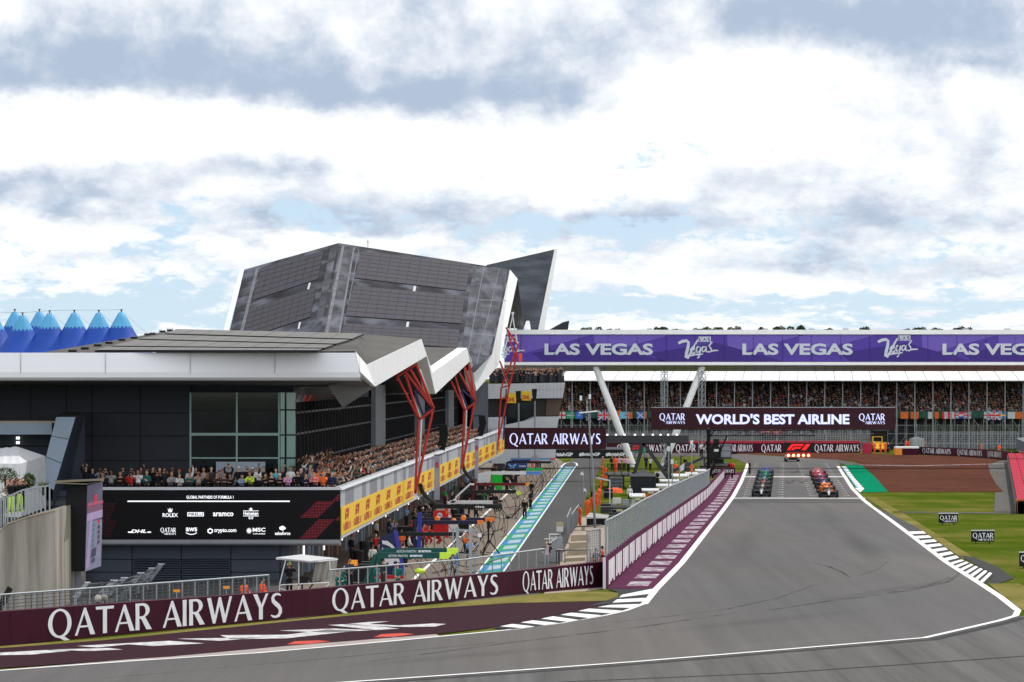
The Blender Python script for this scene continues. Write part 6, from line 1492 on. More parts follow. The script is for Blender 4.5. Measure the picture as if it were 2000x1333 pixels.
for px, top, lab in ((1196, 'black', 'person in black on the left of the dark platform'), (1209.5, 'tabard', 'photographer in pink tabard at the middle of the dark platform'), (1219, 'tabard', 'photographer in pink tabard beside the white bridge leg'), (1227, 'tabard', 'photographer in pink tabard at the right of the dark platform')):
    person(P(px, 922.5, 421 + (px % 3)), prnd.uniform(-.5, .5), prnd.choice(['photo', 'clasp']), top, lab, PG, 'black', 0)
person(G(1025, 1014), -.3, 'stand', 'black', 'pit crew member in black overalls and white cap on the fast lane edge', 'crew in the pit lane', 'black', 0, 'white')
person(G(1036, 994), .9, 'clasp', 'black', 'pit crew member in black looking down beside the fast lane', 'crew in the pit lane', 'black', 0)
person(G(1038, 975), 2.5, 'folded', 'black', 'crew member in black furthest back by the hose bundle', 'crew in the pit lane', 'black', 0)
ph = person(G(1067, 1112), .35, 'photo', 'charcoal', 'bald photographer in dark jacket and pink tabard near the barrier', 'photographers', 'grey', None)
mb = MB(); mb.cbox((0, -.135, 1.17), (.25, .03, .55), 0); mb.cbox((0, .13, 1.17), (.28, .03, .55), 0); mb.build('tabard', [M('tabard_pink', (.60, .42, .55), .8, var=.3, scale=8)], ph, free=True)
mb = MB(); mb.cbox((0, -.46, 1.60), (.15, .09, .11), 0); mb.lathe((0, -.52, 1.60), [(0, -.22), (.06, -.22), (.055, -.1), (.045, 0)], 0, 10, 'Y'); mb.build('camera', [m_phone], ph, free=True)
mb = MB(); mb.cbox((.18, .2, 1.2), (.3, .18, .38), 0); mb.build('backpack', [C_ and M('bag_black', (.02, .02, .022), .8)], ph, free=True)
ph = person(G(1190, 1122) + V((-.9, 0, .35)), .9, 'crouch', 'black', 'photographer crouching at the near end of the pit wall', 'photographers', 'black', 2)
mb = MB(); mb.cbox((0, -.50, .78), (.14, .12, .10), 0); mb.lathe((0, -.55, .78), [(0, -.3), (.06, -.3), (.05, 0)], 0, 10, 'Y'); mb.build('camera', [m_phone], ph, free=True)
person(G(1176, 1120), 1.9, 'stand', 'marshal', 'marshal in orange behind the slatted gate panel', MG, 'marshal', 0)
person(G(1160, 1122), .4, 'crouch', 'marshal', 'marshal in orange crouching beside the gate panel', MG, 'marshal', 0)
person(G(1230, 984), .2, 'stand', 'white', 'person in white hood standing beside the dark tent', 'people by the pit wall', 'black', 0, 'white')
person(G(1158, 990), -2.5, 'stand', 'black', 'person in black with long dark hair near the crane foot', 'people by the pit wall', 'black', 0, longhair=True)
st_ = person(G(1464, 926.5), 1.0, 'point', 'black', 'lone official in black holding out a flag beside the start straight', 'officials on the track', 'black', 1)
person(P(1370, 893, 470), .4, 'folded', 'white', 'cameraman in white shirt on the raised platform', 'camera crew', 'black', 0)
person(G(565, 1162), .3, 'photo', 'black', 'cameraman in black with yellow ear defenders under the white canopy', 'camera crew', 'black', 0, ears='hi', scale=1.03)
for px, py, rz, lab in ((8 + 495, 1192, 1.2, 'marshal in orange with only the head above the barrier, left of the canopy'), (467, 1195, .8, 'marshal in orange with ear defenders behind the barrier railing')): person(G(px, py) + V((0, 3.5, .12)), rz, 'sit', 'marshal', lab, 'marshals behind the front barrier', 'marshal', 0, ears='black')
FG = 'marshals at the far end of the track'
for px, py, top, lab in ((1708, 885, 'marshal', 'far marshal in orange with white cap left of the yellow loader'), (1720, 886, 'marshal', 'far marshal in orange and pink tabard in front of the yellow loader'), (1729, 884, 'marshal', 'far marshal in orange right of the yellow loader'), (1735, 886, 'navy', 'far person in navy right of the yellow loader'), (1770, 880, 'marshal', 'far marshal in orange behind the white topped block, left of two'), (1776, 880, 'marshal', 'far marshal in orange behind the white topped block, right of two'),
     (1786, 880, 'marshal', 'far marshal in orange beside the grey tank'), (1804, 878, 'marshal', 'far marshal in orange standing right of the grey tank'), (1917, 886, 'marshal', 'far marshal in orange behind the last airline barrier'), (1952, 888, 'marshal', 'far marshal in orange near the red cushions'), (1994, 903, 'marshal', 'marshal in orange beside the red cushions at the right edge'), (1695, 878, 'marshal', 'far marshal in orange above the red crash cushion'), (1441, 872, 'marshal', 'far marshal in orange high behind the start light truss'), (1660, 862, 'marshal', 'far person in orange left of the red cushion behind the fence')):
    person(G(px, py), prnd.uniform(-.8, .8), prnd.choice(['stand', 'clasp', 'folded']), top, lab, FG, top if top == 'marshal' else 'black', 0, 'white' if px in (1708, 1735) else None)
CG = 'pit crew outside the garages'
for px, py, rz, pose, top, tro, cap, lab in ((735, 1160, .9, 'folded', 'teal', 'teal', None, 'crew member in green overalls beneath the green pit arm'), (776.6, 1160, .1, 'clasp', 'teal', 'teal', None, 'bald crew member in green overalls standing with clasped hands'), (728, 1118, 3.0, 'stand', 'white', 'black', None, 'crew member in white vest seen from behind at the garage'), (743, 1110, 2.6, 'photo', 'grey', 'black', None, 'crew member in grey jacket beside the bull panel'), (748, 1150, 2.2, 'clasp', 'charcoal', 'charcoal', None, 'crew member in dark grey stripes beside the green overalls'),
     (672, 1150, .5, 'crouch', 'teal', 'teal', 'white', 'crouching crew member in green with white helmet'), (683, 1152, .2, 'clasp', 'charcoal', 'black', None, 'crew member in dark jacket beside the orange arrow sign'), (662, 1160, .3, 'crouch', 'teal', 'teal', None, 'crew member in green kneeling beside the grey curtain'), (770, 1085, .6, 'stand', 'lime', 'black', None, 'crew member in yellow striped vest outside a dark garage'), (784, 1084, .4, 'clasp', 'orange', 'black', None, 'crew member in orange top outside a dark garage'), (806, 1062, .2, 'stand', 'red', 'red', 'red', 'crew member in red near the blue panel edge'),
     (829, 1065, .4, 'clasp', 'red', 'red', None, 'crew member in red overalls left of the red board'), (838, 1062, .2, 'crouch', 'red', 'red', None, 'crew member in red crouching in front of the red board'), (857, 1062, .9, 'crouch', 'charcoal', 'red', None, 'crew member in grey bending near the red board'), (826, 1035, .2, 'stand', 'black', 'black', 'white', 'crew member in black and silver helmet beyond the red board'), (910, 1078, .4, 'crouch', 'orange', 'navy', 'orange', 'crew member with orange helmet crouching behind the steel posts'), (917, 1090, .1, 'crouch', 'blue', 'navy', None, 'crew member in blue kneeling behind the steel posts'),
     (948, 985, .4, 'stand', 'black', 'black', None, 'crew member in black under the dark red arm, left of two'), (960, 984, -.3, 'crouch', 'black', 'black', 'white', 'crouching crew member in black with white helmet under the arms'), (968, 1000, .5, 'stand', 'black', 'black', None, 'crew member in black under the long black arm'), (976, 998, .2, 'crouch', 'charcoal', 'black', None, 'crew member in grey crouching below the black arm end'), (938, 998, .2, 'stand', 'black', 'black', None, 'crew member in black at the left under the black arm'), (990, 965, -.4, 'stand', 'black', 'black', 'green', 'crew member in black and green helmet beside the green board'), (1002, 962, .4, 'clasp', 'black', 'green', 'green', 'crew member in black and green right of the green board'), (984, 945, .3, 'stand', 'white', 'black', None, 'crew member in white shirt behind the green board'),
     (1040, 918, .3, 'stand', 'coral', 'marshal', None, 'far crew member in coral at the end of the pit lane, left of two'), (1048, 917, .3, 'stand', 'coral', 'black', None, 'far crew member in coral at the end of the pit lane, right of two'), (1054, 915, .3, 'stand', 'black', 'black', None, 'far crew member in black at the end of the pit lane'), (904, 1012, .6, 'crouch', 'navy', 'navy', None, 'crew member in navy crouching near the white arm'), (930, 1012, .2, 'crouch', 'black', 'black', 'lime', 'crew member in black with yellow helmet near the white arm'), (895, 1012, .9, 'stand', 'black', 'black', None, 'crew member in black standing left of the white arm')):
    person(G(px, py), rz, pose, top, lab, CG, tro, None if 'bald' in lab else prnd.randrange(3), cap)

# ---- the mass of spectators beyond: one crowd
def crowd(name, label, places, seated=True, seed=4):
    r = random.Random(seed); vs, fs, cs = [], [], []
    t_ = (1 + 5 ** .5) / 2; ico = [V(p).normalized() for p in ((-1, t_, 0), (1, t_, 0), (-1, -t_, 0), (1, -t_, 0), (0, -1, t_), (0, 1, t_), (0, -1, -t_), (0, 1, -t_), (t_, 0, -1), (t_, 0, 1), (-t_, 0, -1), (-t_, 0, 1))]
    icf = [(0, 11, 5), (0, 5, 1), (0, 1, 7), (0, 7, 10), (0, 10, 11), (1, 5, 9), (5, 11, 4), (11, 10, 2), (10, 7, 6), (7, 1, 8), (3, 9, 4), (3, 4, 2), (3, 2, 6), (3, 6, 8), (3, 8, 9), (4, 9, 5), (2, 4, 11), (6, 2, 10), (8, 6, 7), (9, 8, 1)]
    pal = [(.010, .010, .012)] * 20 + [(.025, .026, .032)] * 8 + [(.014, .018, .045)] * 5 + [(.05, .036, .03)] * 3 + [(.30, .30, .32), (.55, .55, .57), (.55, .55, .57), (.50, .12, .03), (.40, .03, .03), (.02, .14, .12), (.35, .28, .24), (.10, .16, .35)]  # clothing colours darkened to carry the shade under the stand roof
    def addp(pts, faces, c):
        i = len(vs); vs.extend(pts); fs.extend([tuple(i + k for k in f) for f in faces]); cs.extend([c] * len(pts))
    BF = [(0, 3, 2, 1), (4, 5, 6, 7), (0, 1, 5, 4), (1, 2, 6, 5), (2, 3, 7, 6), (3, 0, 4, 7)]
    for (p, rz) in places:
        c, s = cos(rz), sin(rz); W = lambda x, y, z: (p[0] + x * c - y * s, p[1] + x * s + y * c, p[2] + z)
        col_ = r.choice(pal); sk = r.choice(SKIN[:4] * 4 + SKIN[4:]); sk = tuple(q * r.uniform(.6, 1.0) for q in sk); h = r.uniform(-.05, .08); b = (0.42 if seated else 1.0) + h * .5; top = (.98 if seated else 1.43) + h
        lo = [(-.15, -.10), (.15, -.10), (.15, .11), (-.15, .11)]; hi = [(-.21, -.10), (.21, -.10), (.21, .10), (-.21, .10)]
        addp([W(x, y, b - .1) for x, y in lo] + [W(x, y - .02, top) for x, y in hi], BF, col_)
        if not seated: addp([W(x * .95, y * .9, 0) for x, y in lo] + [W(x, y, b - .1) for x, y in lo], BF, (.02, .02, .025))
        else: addp([W(x, y - .35, .12) for x, y in lo] + [W(x, y, .45) for x, y in lo], BF, (.025, .026, .035))
        hx, hy, hz = r.uniform(-.03, .03), -.05, top + .20
        addp([W(hx + q.x * .085, hy + q.y * .10, hz + q.z * .125) for q in ico], icf, sk)
        hc = r.choice(HAIR + [(.5, .5, .52), (.55, .12, .03)]); addp([W(hx + q.x * .092, hy + .022 + q.y * .10, hz + .045 + q.z * .10) for q in ico], icf, hc)
        for sd in (-1, 1):
            up = r.random() < .33
            a = (sd * .21, 0, top - .06); e = (sd * .27, -.16, top - .22) if not up else (sd * .24, -.2, top + .06); w = (sd * .10, -.33, top - .30 if not up else top + .25)
            for (q0, q1, cc, rr) in ((a, e, col_, .05), (e, w, sk if r.random() < .6 else col_, .042)):
                addp([W(q0[0] + i * rr, q0[1], q0[2] + j * rr) for i, j in ((-1, -1), (1, -1), (1, 1), (-1, 1))] + [W(q1[0] + i * rr * .8, q1[1], q1[2] + j * rr * .8) for i, j in ((-1, -1), (1, -1), (1, 1), (-1, 1))], BF, cc)
            addp([W(w[0] + q.x * .045, w[1] + q.y * .04, w[2] + q.z * .055) for q in ico], icf, sk)
    me = bpy.data.meshes.new(name); me.from_pydata(vs, [], fs); at_ = me.color_attributes.new('cloth', 'FLOAT_COLOR', 'POINT')
    at_.data.foreach_set('color', [x for c in cs for x in (*c, 1.0)]); me.materials.append(MV('crowd_cloth')); o = bpy.data.objects.new(name, me); col.objects.link(o); return tag(o, label, 'crowd', kind='stuff')
pl = list(side_rest); cr = random.Random(77)
for (y, z) in rk:
    x = P(1085, 0, DS).x
    while x < xs1 - 8:
        if cr.random() < .93: pl.append(((x + cr.uniform(-.1, .1), y + .35, z - .02), cr.uniform(-.4, .4)))
        x += .60
crowd('spectator_crowd', 'dense mass of spectators filling the far grandstand and the far side terrace', pl)
far_p = []
for k in range(240): far_p.append((P(cr.uniform(958, 1100), 750 - cr.random() * 5, 507 + cr.random() * 3), cr.uniform(-.6, .9)))
crowd('tower_crowd', 'spectators packed on the roof terrace of the white tower beside the footbridge', far_p, False, 9)

# ================================================================ racing cars
mo_body, mo_trim = MO('car_paint', .3), MO('car_trim', .35); m_carbon = M('carbon', (.016, .016, .018), .4, var=0); m_tyre = M('tyre_rubber', (.016, .016, .017), .8, var=.1); m_rim = M('wheel_rim', (.05, .05, .055), .35, metal=.6, var=0); m_halo = M('halo_titanium', (.06, .06, .065), .35, metal=.7, var=0)
def loft(mb, secs, n=12, m=0):
    i0 = len(mb.v)
    for (y, w, z0, z1, e) in secs:
        for k in range(n):
            t = 2 * pi * k / n; cx, sz_ = cos(t), sin(t); sg = lambda q: (abs(q) ** e) * (1 if q >= 0 else -1)
            mb.v.append(V((w * sg(cx), y, (z0 + z1) / 2 + (z1 - z0) / 2 * sg(sz_))))
    for a in range(len(secs) - 1):
        for k in range(n):
            p = i0 + a * n + k; q = i0 + a * n + (k + 1) % n; mb.f.append((p, q, q + n, p + n)); mb.m.append(m)
    mb.f.append(tuple(i0 + k for k in range(n))); mb.m.append(m); mb.f.append(tuple(i0 + (len(secs) - 1) * n + k for k in range(n))[::-1]); mb.m.append(m)
def make_car():
    t = thing('racing_car', '', 'racing car', (0, 0, 0), 'racing cars on the starting grid')
    mb = MB(); loft(mb, [(-2.62, .06, .20, .30, .8), (-2.3, .10, .20, .38, .8), (-1.7, .15, .22, .52, .75), (-1.1, .21, .18, .64, .7), (-.55, .27, .12, .68, .65), (-.1, .30, .10, .62, .65), (.35, .30, .10, .66, .6), (.75, .24, .12, .95, .8), (1.3, .19, .15, .84, .8), (1.9, .13, .2, .62, .8), (2.3, .08, .26, .45, .8)])
    for s in (-1, 1): 
        q = MB(); loft(q, [(-.35, .16, .18, .58, .5), (.1, .22, .12, .62, .5), (.8, .20, .12, .55, .6), (1.5, .12, .14, .40, .7), (1.9, .06, .16, .3, .8)]); mb.add([v + V((s * (.52 - max(0, v.y) * .12), 0, 0)) for v in q.v], q.f, 0)
    mb.prism([(-.012, .9, .9), (-.012, 2.1, .45), (-.012, 2.1, .70), (-.012, 1.4, .92)], (.024, 0, 0), 1)
    body = mb.build('body', [mo_body, mo_trim], t, smooth=True); 
    mb = MB(); loft(mb, [(-2.60, .062, .24, .312, .8), (-1.7, .10, .44, .535, .8), (-1.0, .13, .58, .668, .8), (-.65, .12, .64, .70, .8)]); mb.build('nose_panel', [mo_trim], t, smooth=True)
    mb = MB(); mb.prism([(-.75, -.8, .06), (.75, -.8, .06), (.78, 1.6, .06), (.5, 2.1, .06), (-.5, 2.1, .06), (-.78, 1.6, .06)], (0, 0, .04), 0); mb.build('floor', [m_carbon], t)
    mb = MB()
    for k, (y, z, c) in enumerate(((-2.72, .12, .20), (-2.58, .19, .16), (-2.46, .26, .14))):
        for s in (-1, 1):
            pts = [(s * .08, y, z), (s * .5, y + .04, z), (s * .93, y + .22, z + .06), (s * .93, y + .22 + c, z + .08), (s * .5, y + c, z + .03), (s * .08, y + c, z + .02)]; mb.prism(pts, (0, 0, .018), 0 if k else 1)
    for s in (-1, 1): mb.prism([(s * .95, -2.55, .06), (s * .95, -2.12, .06), (s * .95, -2.12, .36), (s * .95, -2.4, .34)], (s * .02, 0, 0), 1)
    mb.build('front_wing', [mo_body, m_carbon], t)
    mb = MB()
    for (y, z, c, rx) in ((2.18, .78, .30, .2), (2.42, .88, .18, .55)): mb.cbox((0, y, z), (.98, c, .022), 0, 0, rx)
    for s in (-1, 1): mb.prism([(s * .50, 1.95, .32), (s * .50, 2.6, .32), (s * .50, 2.6, .95), (s * .50, 2.0, .95)], (s * .025, 0, 0), 1)
    mb.cbox((0, 2.3, .42), (.9, .2, .02), 1); mb.tube([(0, 2.25, .4), (0, 2.35, .8)], .03, 1, 5); mb.build('rear_wing', [mo_body, m_carbon], t)
    for (x, y, w, r) in ((-.83, -1.72, .29, .345), (.83, -1.72, .29, .345), (-.81, 1.86, .38, .345), (.81, 1.86, .38, .345)):
        mb = MB(); h = w / 2; mb.lathe((x, y, r), [(.20, -h), (r - .03, -h), (r, -h + .03), (r, h - .03), (r - .03, h), (.20, h)], 0, 20, 'X'); w_ = mb.build('wheel', [m_tyre], t)
        mb = MB(); mb.lathe((x, y, r), [(0, -h + .03), (.205, -h + .01), (.215, 0), (.205, h - .01), (0, h - .03)], 0, 16, 'X'); mb.build('rim', [m_rim], w_)
        s = 1 if x > 0 else -1; mb = MB()
        for (dy, z) in ((-.2, .28), (.2, .28), (-.15, .46), (.15, .46)): mb.tube([(x - s * .12, y, z), (s * .16, y + dy, z + .02)], .016, 0, 4)
        mb.build('suspension', [m_carbon], t)
    mb = MB(); mb.tube([(-.28, .22, .78), (-.27, -.05, .86), (-.18, -.32, .88), (0, -.44, .87), (.18, -.32, .88), (.27, -.05, .86), (.28, .22, .78)], .032, 0, 6); mb.tube([(0, -.44, .87), (0, -.62, .66)], .028, 0, 6); mb.build('halo', [m_halo], t)
    mb = MB(); mb.ell((0, -.02, .74), (.13, .15, .15), 0, 10, 7); mb.build('helmet', [mo_trim], t); mb = MB()
    for s in (-1, 1): mb.cbox((s * .55, -.55, .72), (.16, .06, .08), 0); mb.tube([(s * .3, -.5, .64), (s * .5, -.55, .70)], .012, 0, 4)
    mb.build('mirror', [mo_body], t)
    return t
CARS = [(0, 0, 'black', (.45, .50, .52), 'black racing car with pale nose, front of the left hand grid column'), (0, 1, (.025, .024, .022), (.62, .55, .42), 'black and cream racing car second in the left hand grid column'), (0, 2, (.10, .10, .11), (.60, .05, .04), 'red and dark racing car third in the left hand column'), (0, 3, (.02, .09, .08), (.12, .34, .62), 'dark green and blue racing car fourth in the left hand column'), (0, 4, (.01, .20, .07), (.02, .32, .10), 'bright green racing car fifth in the left hand column'), (0, 5, (.05, .06, .30), (.18, .15, .55), 'blue racing car at the back of the left hand column'),
        (1, 0, 'black', (.50, .52, .55), 'black racing car with silver nose, front of the right hand column'), (1, 1, (.85, .21, .02), (.80, .25, .03), 'orange racing car second in the right hand column'), (1, 2, (.018, .022, .07), (.55, .57, .62), 'dark blue and white racing car third in the right hand column'), (1, 3, (.05, .03, .10), (.55, .10, .20), 'dark racing car with red wing fourth in the right hand column'), (1, 4, (.45, .05, .07), (.70, .60, .62), 'red and white racing car fifth in the right hand column'), (1, 5, (.60, .10, .12), (.75, .72, .74), 'red racing car with white nose at the back of the right hand column')]
car0 = make_car()
for i, (c, k, b, tr, lab) in enumerate(CARS):
    o = car0 if i == 0 else copy_tree(car0); p = gridpt(c, (387.2 if c == 0 else 383.6) + 16 * k); o.location = p + V((0, 3.1, .0)); o.rotation_euler = (0, 0, -.068); o['label'] = lab
    b = C_[b] if isinstance(b, str) else b
    for ch in o.children: ch.color = (*(tr if ch.name.split('.')[0] in ('nose_panel', 'helmet') else b), 1)
    for ch in o.children:
        if ch.name.startswith('body'): ch.color = (*b, 1)
# the car following the grid
t = thing('medical_car', 'silver estate car with lit headlamps following the grid under the start lights', 'car', G(1549, 902.5)); c0 = G(1549, 902.5); Lc = lambda x, y, z: V((c0.x + x, c0.y + y, z))
mb = MB(); q = MB(); loft(q, [(0, .86, .34, .62, .35), (.12, .93, .24, .80, .35), (.9, .95, .22, .92, .35), (1.4, .95, .22, .98, .4), (4.0, .95, .22, 1.0, .4), (4.6, .90, .3, .95, .4)]); mb.add([v + c0 for v in q.v], q.f, 0); q = MB(); loft(q, [(1.2, .82, .9, .96, .4), (1.9, .72, .92, 1.42, .4), (3.6, .70, .92, 1.45, .4), (4.5, .74, .9, 1.0, .4)]); mb.add([v + c0 for v in q.v], q.f, 1); mb.build('body', [M('car_silver', (.42, .43, .44), .3, metal=.4, var=0), m_glass], t, smooth=True)
mb = MB(); mb.cbox(Lc(0, -.02, .50), (1.0, .06, .24), 0); mb.build('grille', [m_blk], t)
for s in (-1, 1):
    mb = MB(); mb.ell(Lc(s * .70, .06, .66), (.16, .07, .09), 0, 10, 6); mb.build('headlight', [m_lamp], t)
    for y in (.9, 3.7): mb = MB(); mb.lathe(Lc(s * .86, y, .34), [(.0, -.12), (.33, -.12), (.34, 0), (.33, .12), (0, .12)], 0, 16, 'X'); mb.build('wheel', [m_tyre], t)
mb = MB(); mb.cbox(Lc(0, 2.2, 1.52), (1.1, .25, .12), 0); mb.build('light_bar', [m_grpan], t)

# ================================================================ left terrace, screens, tents
m_stain = M('stained_concrete', (.31, .285, .25), .85, var=.35, scale=.9, stretch=(1.6, 1.6, .12), tint=(.11, .09, .075), tscale=.55, tamt=.7, bump=.15)
DT = 200.0
mb = MB()
top = [(-60, 1050), (0, 1035), (13, 1022), (55, 1008), (105, 996), (108, 996)]
mb.prism([P(x, y, DT) for x, y in top] + [V((P(109, 0, DT).x, DT, 0)), V((P(-60, 0, DT).x, DT, 0))], (0, 14, 0), 0)
mb.prism([P(x, y, DT - .05) for x, y in top] + [P(108, 999, DT - .05), P(105, 999, DT - .05), P(55, 1011, DT - .05), P(13, 1025, DT - .05), P(0, 1038, DT - .05), P(-60, 1053, DT - .05)], (0, 1.0, 0), 1)
tag(mb.build('terrace_wall', [m_stain, M('wall_coping', (.34, .27, .20), .8, var=.2)]), 'stained curved concrete wall carrying the left ramp terrace', 'wall')
rl = thing('railing', 'grey steel railing with flat uprights on top of the stained concrete wall', 'railing', P(50, 1000, DT)); mb = MB(); mp = MB()
tp = [(-20, 990), (0, 978), (10, 973), (44, 958), (70, 952.5), (98, 949)]; bt = [(-20, 1040), (0, 1032), (10, 1024), (44, 1009), (70, 1003), (98, 997)]
def ip(Ln, x):
    for (x0, y0), (x1, y1) in zip(Ln, Ln[1:]):
        if x <= x1: return y0 + (y1 - y0) * (x - x0) / (x1 - x0)
mb.tube([P(x, y, DT + .3) for x, y in tp], .05, 0, 6)
for x in (2, 7, 10.5, 15, 22.5, 28.5, 34.5, 42, 49.5, 57, 64.5, 72, 80, 88.5, 97): mp.bar(P(x, ip(tp, x), DT + .3), P(x, ip(bt, x), DT + .3), .085)
mb.build('handrail', [m_steel], rl); mp.build('uprights', [m_steel], rl)
# tilted video screen on its mast
vs_ = thing('video_screen', 'big tilted video screen on a steel mast at the left end of the building', 'screen', P(153, 1150, 209))
s0, s1, s2, s3 = P(170.6, 948.7, 207), P(200.8, 940.6, 210.8), P(196.6, 1106, 210.8), P(165.7, 1116.7, 207)
def SQ(u, v): return s0.lerp(s1, u).lerp(s3.lerp(s2, u), v)
nv = (s1 - s0).cross(s3 - s0).normalized(); nv = nv if nv.y < 0 else -nv
mb = MB(); bk = -nv * .9; mb.face([s0, s1, s2, s3], 0)
for a, b in ((s0, s1), (s1, s2), (s2, s3), (s3, s0)): mb.face([a, b, b + bk, a + bk], 1)
L0 = V((-.25, 0, 0)); mb.face([s0, s3, s3 + L0 + bk, s0 + L0 + bk], 1)
def scol(n, c): return M('screen_' + n, tuple(x * .62 for x in c), .5, var=.3, scale=3, emit=.55, spec=.1)
mb.build('cabinet', [scol('dusk', (.13, .12, .19)), m_blk], vs_)
mb = MB()
def sq(pts, m): mb.face([SQ(u, v) + nv * (.02 + .006 * m) for u, v in pts], m)
sq([(.0, .24), (1, .24), (1, .33), (0, .33)], 1); sq([(0, .33), (1, .33), (1, .42), (0, .42)], 2); sq([(0, .42), (1, .45), (1, 1), (0, 1)], 0)
sq([(.42, .13), (.62, .13), (.58, .22), (.40, .22)], 3); sq([(.0, .21), (1, .22), (1, .255), (0, .245)], 4); sq([(.22, .42), (.34, .42), (.2, .97), (.02, .97)], 2)
for v in (.46, .52, .58, .64, .70): sq([(.38, v), (.50, v), (.49, v + .035), (.36, v + .035)], 5); sq([(.70, v - .02), (.82, v - .02), (.83, v + .02), (.70, v + .02)], 3 if v < .5 else 6)
sq([(.34, .76), (.62, .75), (.60, .85), (.30, .86)], 6); sq([(.36, .87), (.55, .87), (.54, .92), (.34, .92)], 6)
mb.build('screen_image', [scol('track', (.24, .23, .33)), scol('crowd', (.20, .10, .16)), scol('lilac', (.38, .30, .50)), scol('red', (.60, .05, .05)), scol('pink', (.45, .10, .16)), scol('teal', (.07, .22, .25)), scol('shade', (.07, .07, .10))], vs_)
mb = MB(); mb.prism([P(107, 939, 206), P(196, 935, 206), P(203, 935, 211), P(130, 938, 211)], (0, 0, -.12), 0); mb.prism([P(107, 943, 205.9), P(170, 945, 206), P(190, 941, 209), P(130, 941, 210)], (0, 0, -.05), 0); mb.build('roof_plate', [M('plate_brown', (.20, .17, .13), .6)], vs_)
mb = MB(); mb.bar(P(153.5, 1160, 209), P(153.5, 942, 209), .34); mb.bar(P(146.5, 1160, 209), P(146.5, 945, 209), .12); mb.build('mast', [m_steel], vs_)
mb = MB()
for x in (137.5, 147): mb.bar(P(x, 1115, 208.6), P(x, 1030, 208.6), .06)
for k in range(6): y = 1030 + 17 * k; mb.bar(P(137.5, y, 208.6), P(156, y, 208.6), .05)
mb.build('ladder_cage', [m_cop], vs_)
# white marquee and shrubs
tn = thing('marquee', 'white frame marquee with a rippled roof beside the raking pier', 'tent', P(40, 950, 220)); mb = MB(); n = 12
ridge = [(-60 + 96 * k / n, 882 - 8.5 * k / n - (1.6 * abs(sin(k * 1.57))), 221) for k in range(n + 1)]; eave = [(-60 + 98 * k / n, 905 + 1.5 * k / n + (1.5 * abs(sin(k * 1.57))), 215.5) for k in range(n + 1)]
for k in range(n): mb.face([P(*eave[k]), P(*eave[k + 1]), P(*ridge[k + 1]), P(*ridge[k])])
rg, ev, er = P(*ridge[-1]), P(*eave[-1]), P(88.5, 891, 224)
mb.face([ev, er, rg]); mb.build('roof', [M('tent_white', (.56, .57, .60), .7, var=.08, scale=.9)], tn)
mb = MB(); dn = V((0, 0, -.62))
for a, b in ((P(*eave[0]), ev), (ev, er)):
    for k in range(9):
        p, q = a.lerp(b, k / 9), a.lerp(b, (k + 1) / 9); w = V((0, -.08 if k % 2 else .05, 0)); mb.face([p + dn + w, q + dn - w, q, p])
mb.build('valance', [M('tent_white', (.7, .7, .7))], tn)
mb = MB(); dn2 = V((0, 0, -2.6))
for a, b in ((P(*eave[0]), ev), (ev, er)): 
    i = V((0, .25, -.4)); mb.face([a + dn2 + i, b + dn2 + i, b + i, a + i])
mb.build('side_wall', [M('tent_wall', (.52, .54, .57), .7, var=.15, scale=1.5)], tn)
m_leaf = M('leaf_dark', (.022, .046, .012), .9, var=.4, scale=4, spec=.03); m_leaf2 = M('leaf_mid', (.045, .082, .020), .9, var=.4, scale=4, spec=.03); m_leaf3 = M('leaf_pale', (.11, .16, .05), .6, var=.4, scale=4); m_bark = M('bark', (.07, .05, .035), .9, var=.3)
def leaves(c, r, n, size, seed, flat=1.0):
    rr = random.Random(seed); mb = MB()
    for _ in range(n):
        d = V((rr.gauss(0, 1), rr.gauss(0, 1), rr.gauss(0, 1))).normalized() * rr.uniform(.35, 1.0) ** .5; p = V(c) + V((d.x * r[0], d.y * r[1], d.z * r[2]))
        a = V((rr.uniform(-1, 1), rr.uniform(-1, 1), rr.uniform(-.6, .6))).normalized() * size * rr.uniform(.6, 1.3); b = a.cross(V((rr.uniform(-1, 1), rr.uniform(-1, 1), rr.uniform(-1, 1)))).normalized() * size * .5
        mb.face([p - a * .5, p + b * .5, p + a * .5, p - b * .5], rr.choice((0, 0, 1, 1, 2)))
    return mb
for (x, y, rx, rz, lab) in ((10, 928, .65, .45, 'clipped round dark shrub in front of the white marquee'), (57, 939, .36, .42, 'round bushy potted shrub beside the left terrace railing')):
    t = thing('shrub', lab, 'shrub', P(x, y + 18, 205)); leaves(P(x, y, 205), (rx, rx, rz), 900, .10, x).build('foliage', [m_leaf, m_leaf2, m_leaf3], t)
    mb = MB(); mb.tube([P(x, y + 22, 205), P(x, y, 205)], .05); mb.build('stem', [m_bark], t)
t = thing('shrub', 'spiky pale green grass plant at the right of the left terrace', 'shrub', P(84, 958, 203)); mb = MB(); rr = random.Random(5); c = P(84, 957, 203)
for k in range(120):
    a = rr.uniform(0, 2 * pi); l = rr.uniform(.35, .75); d = V((cos(a) * .8, sin(a) * .8, rr.uniform(.5, 1.3))).normalized(); s_ = d.cross(Z_).normalized() * .014; m_ = c + d * l * .6; e = c + d * l + V((0, 0, -.12 * l)); mb.face([c - s_, c + s_, m_ + s_, m_ - s_], k % 2); mb.face([m_ - s_, m_ + s_, e], k % 2)
mb.build('foliage', [m_leaf2, m_leaf3], t); mb = MB(); mb.lathe(c + V((0, 0, -.3)), [(.14, 0), (.18, .3)], 0, 10); mb.build('pot', [m_steeld], t)
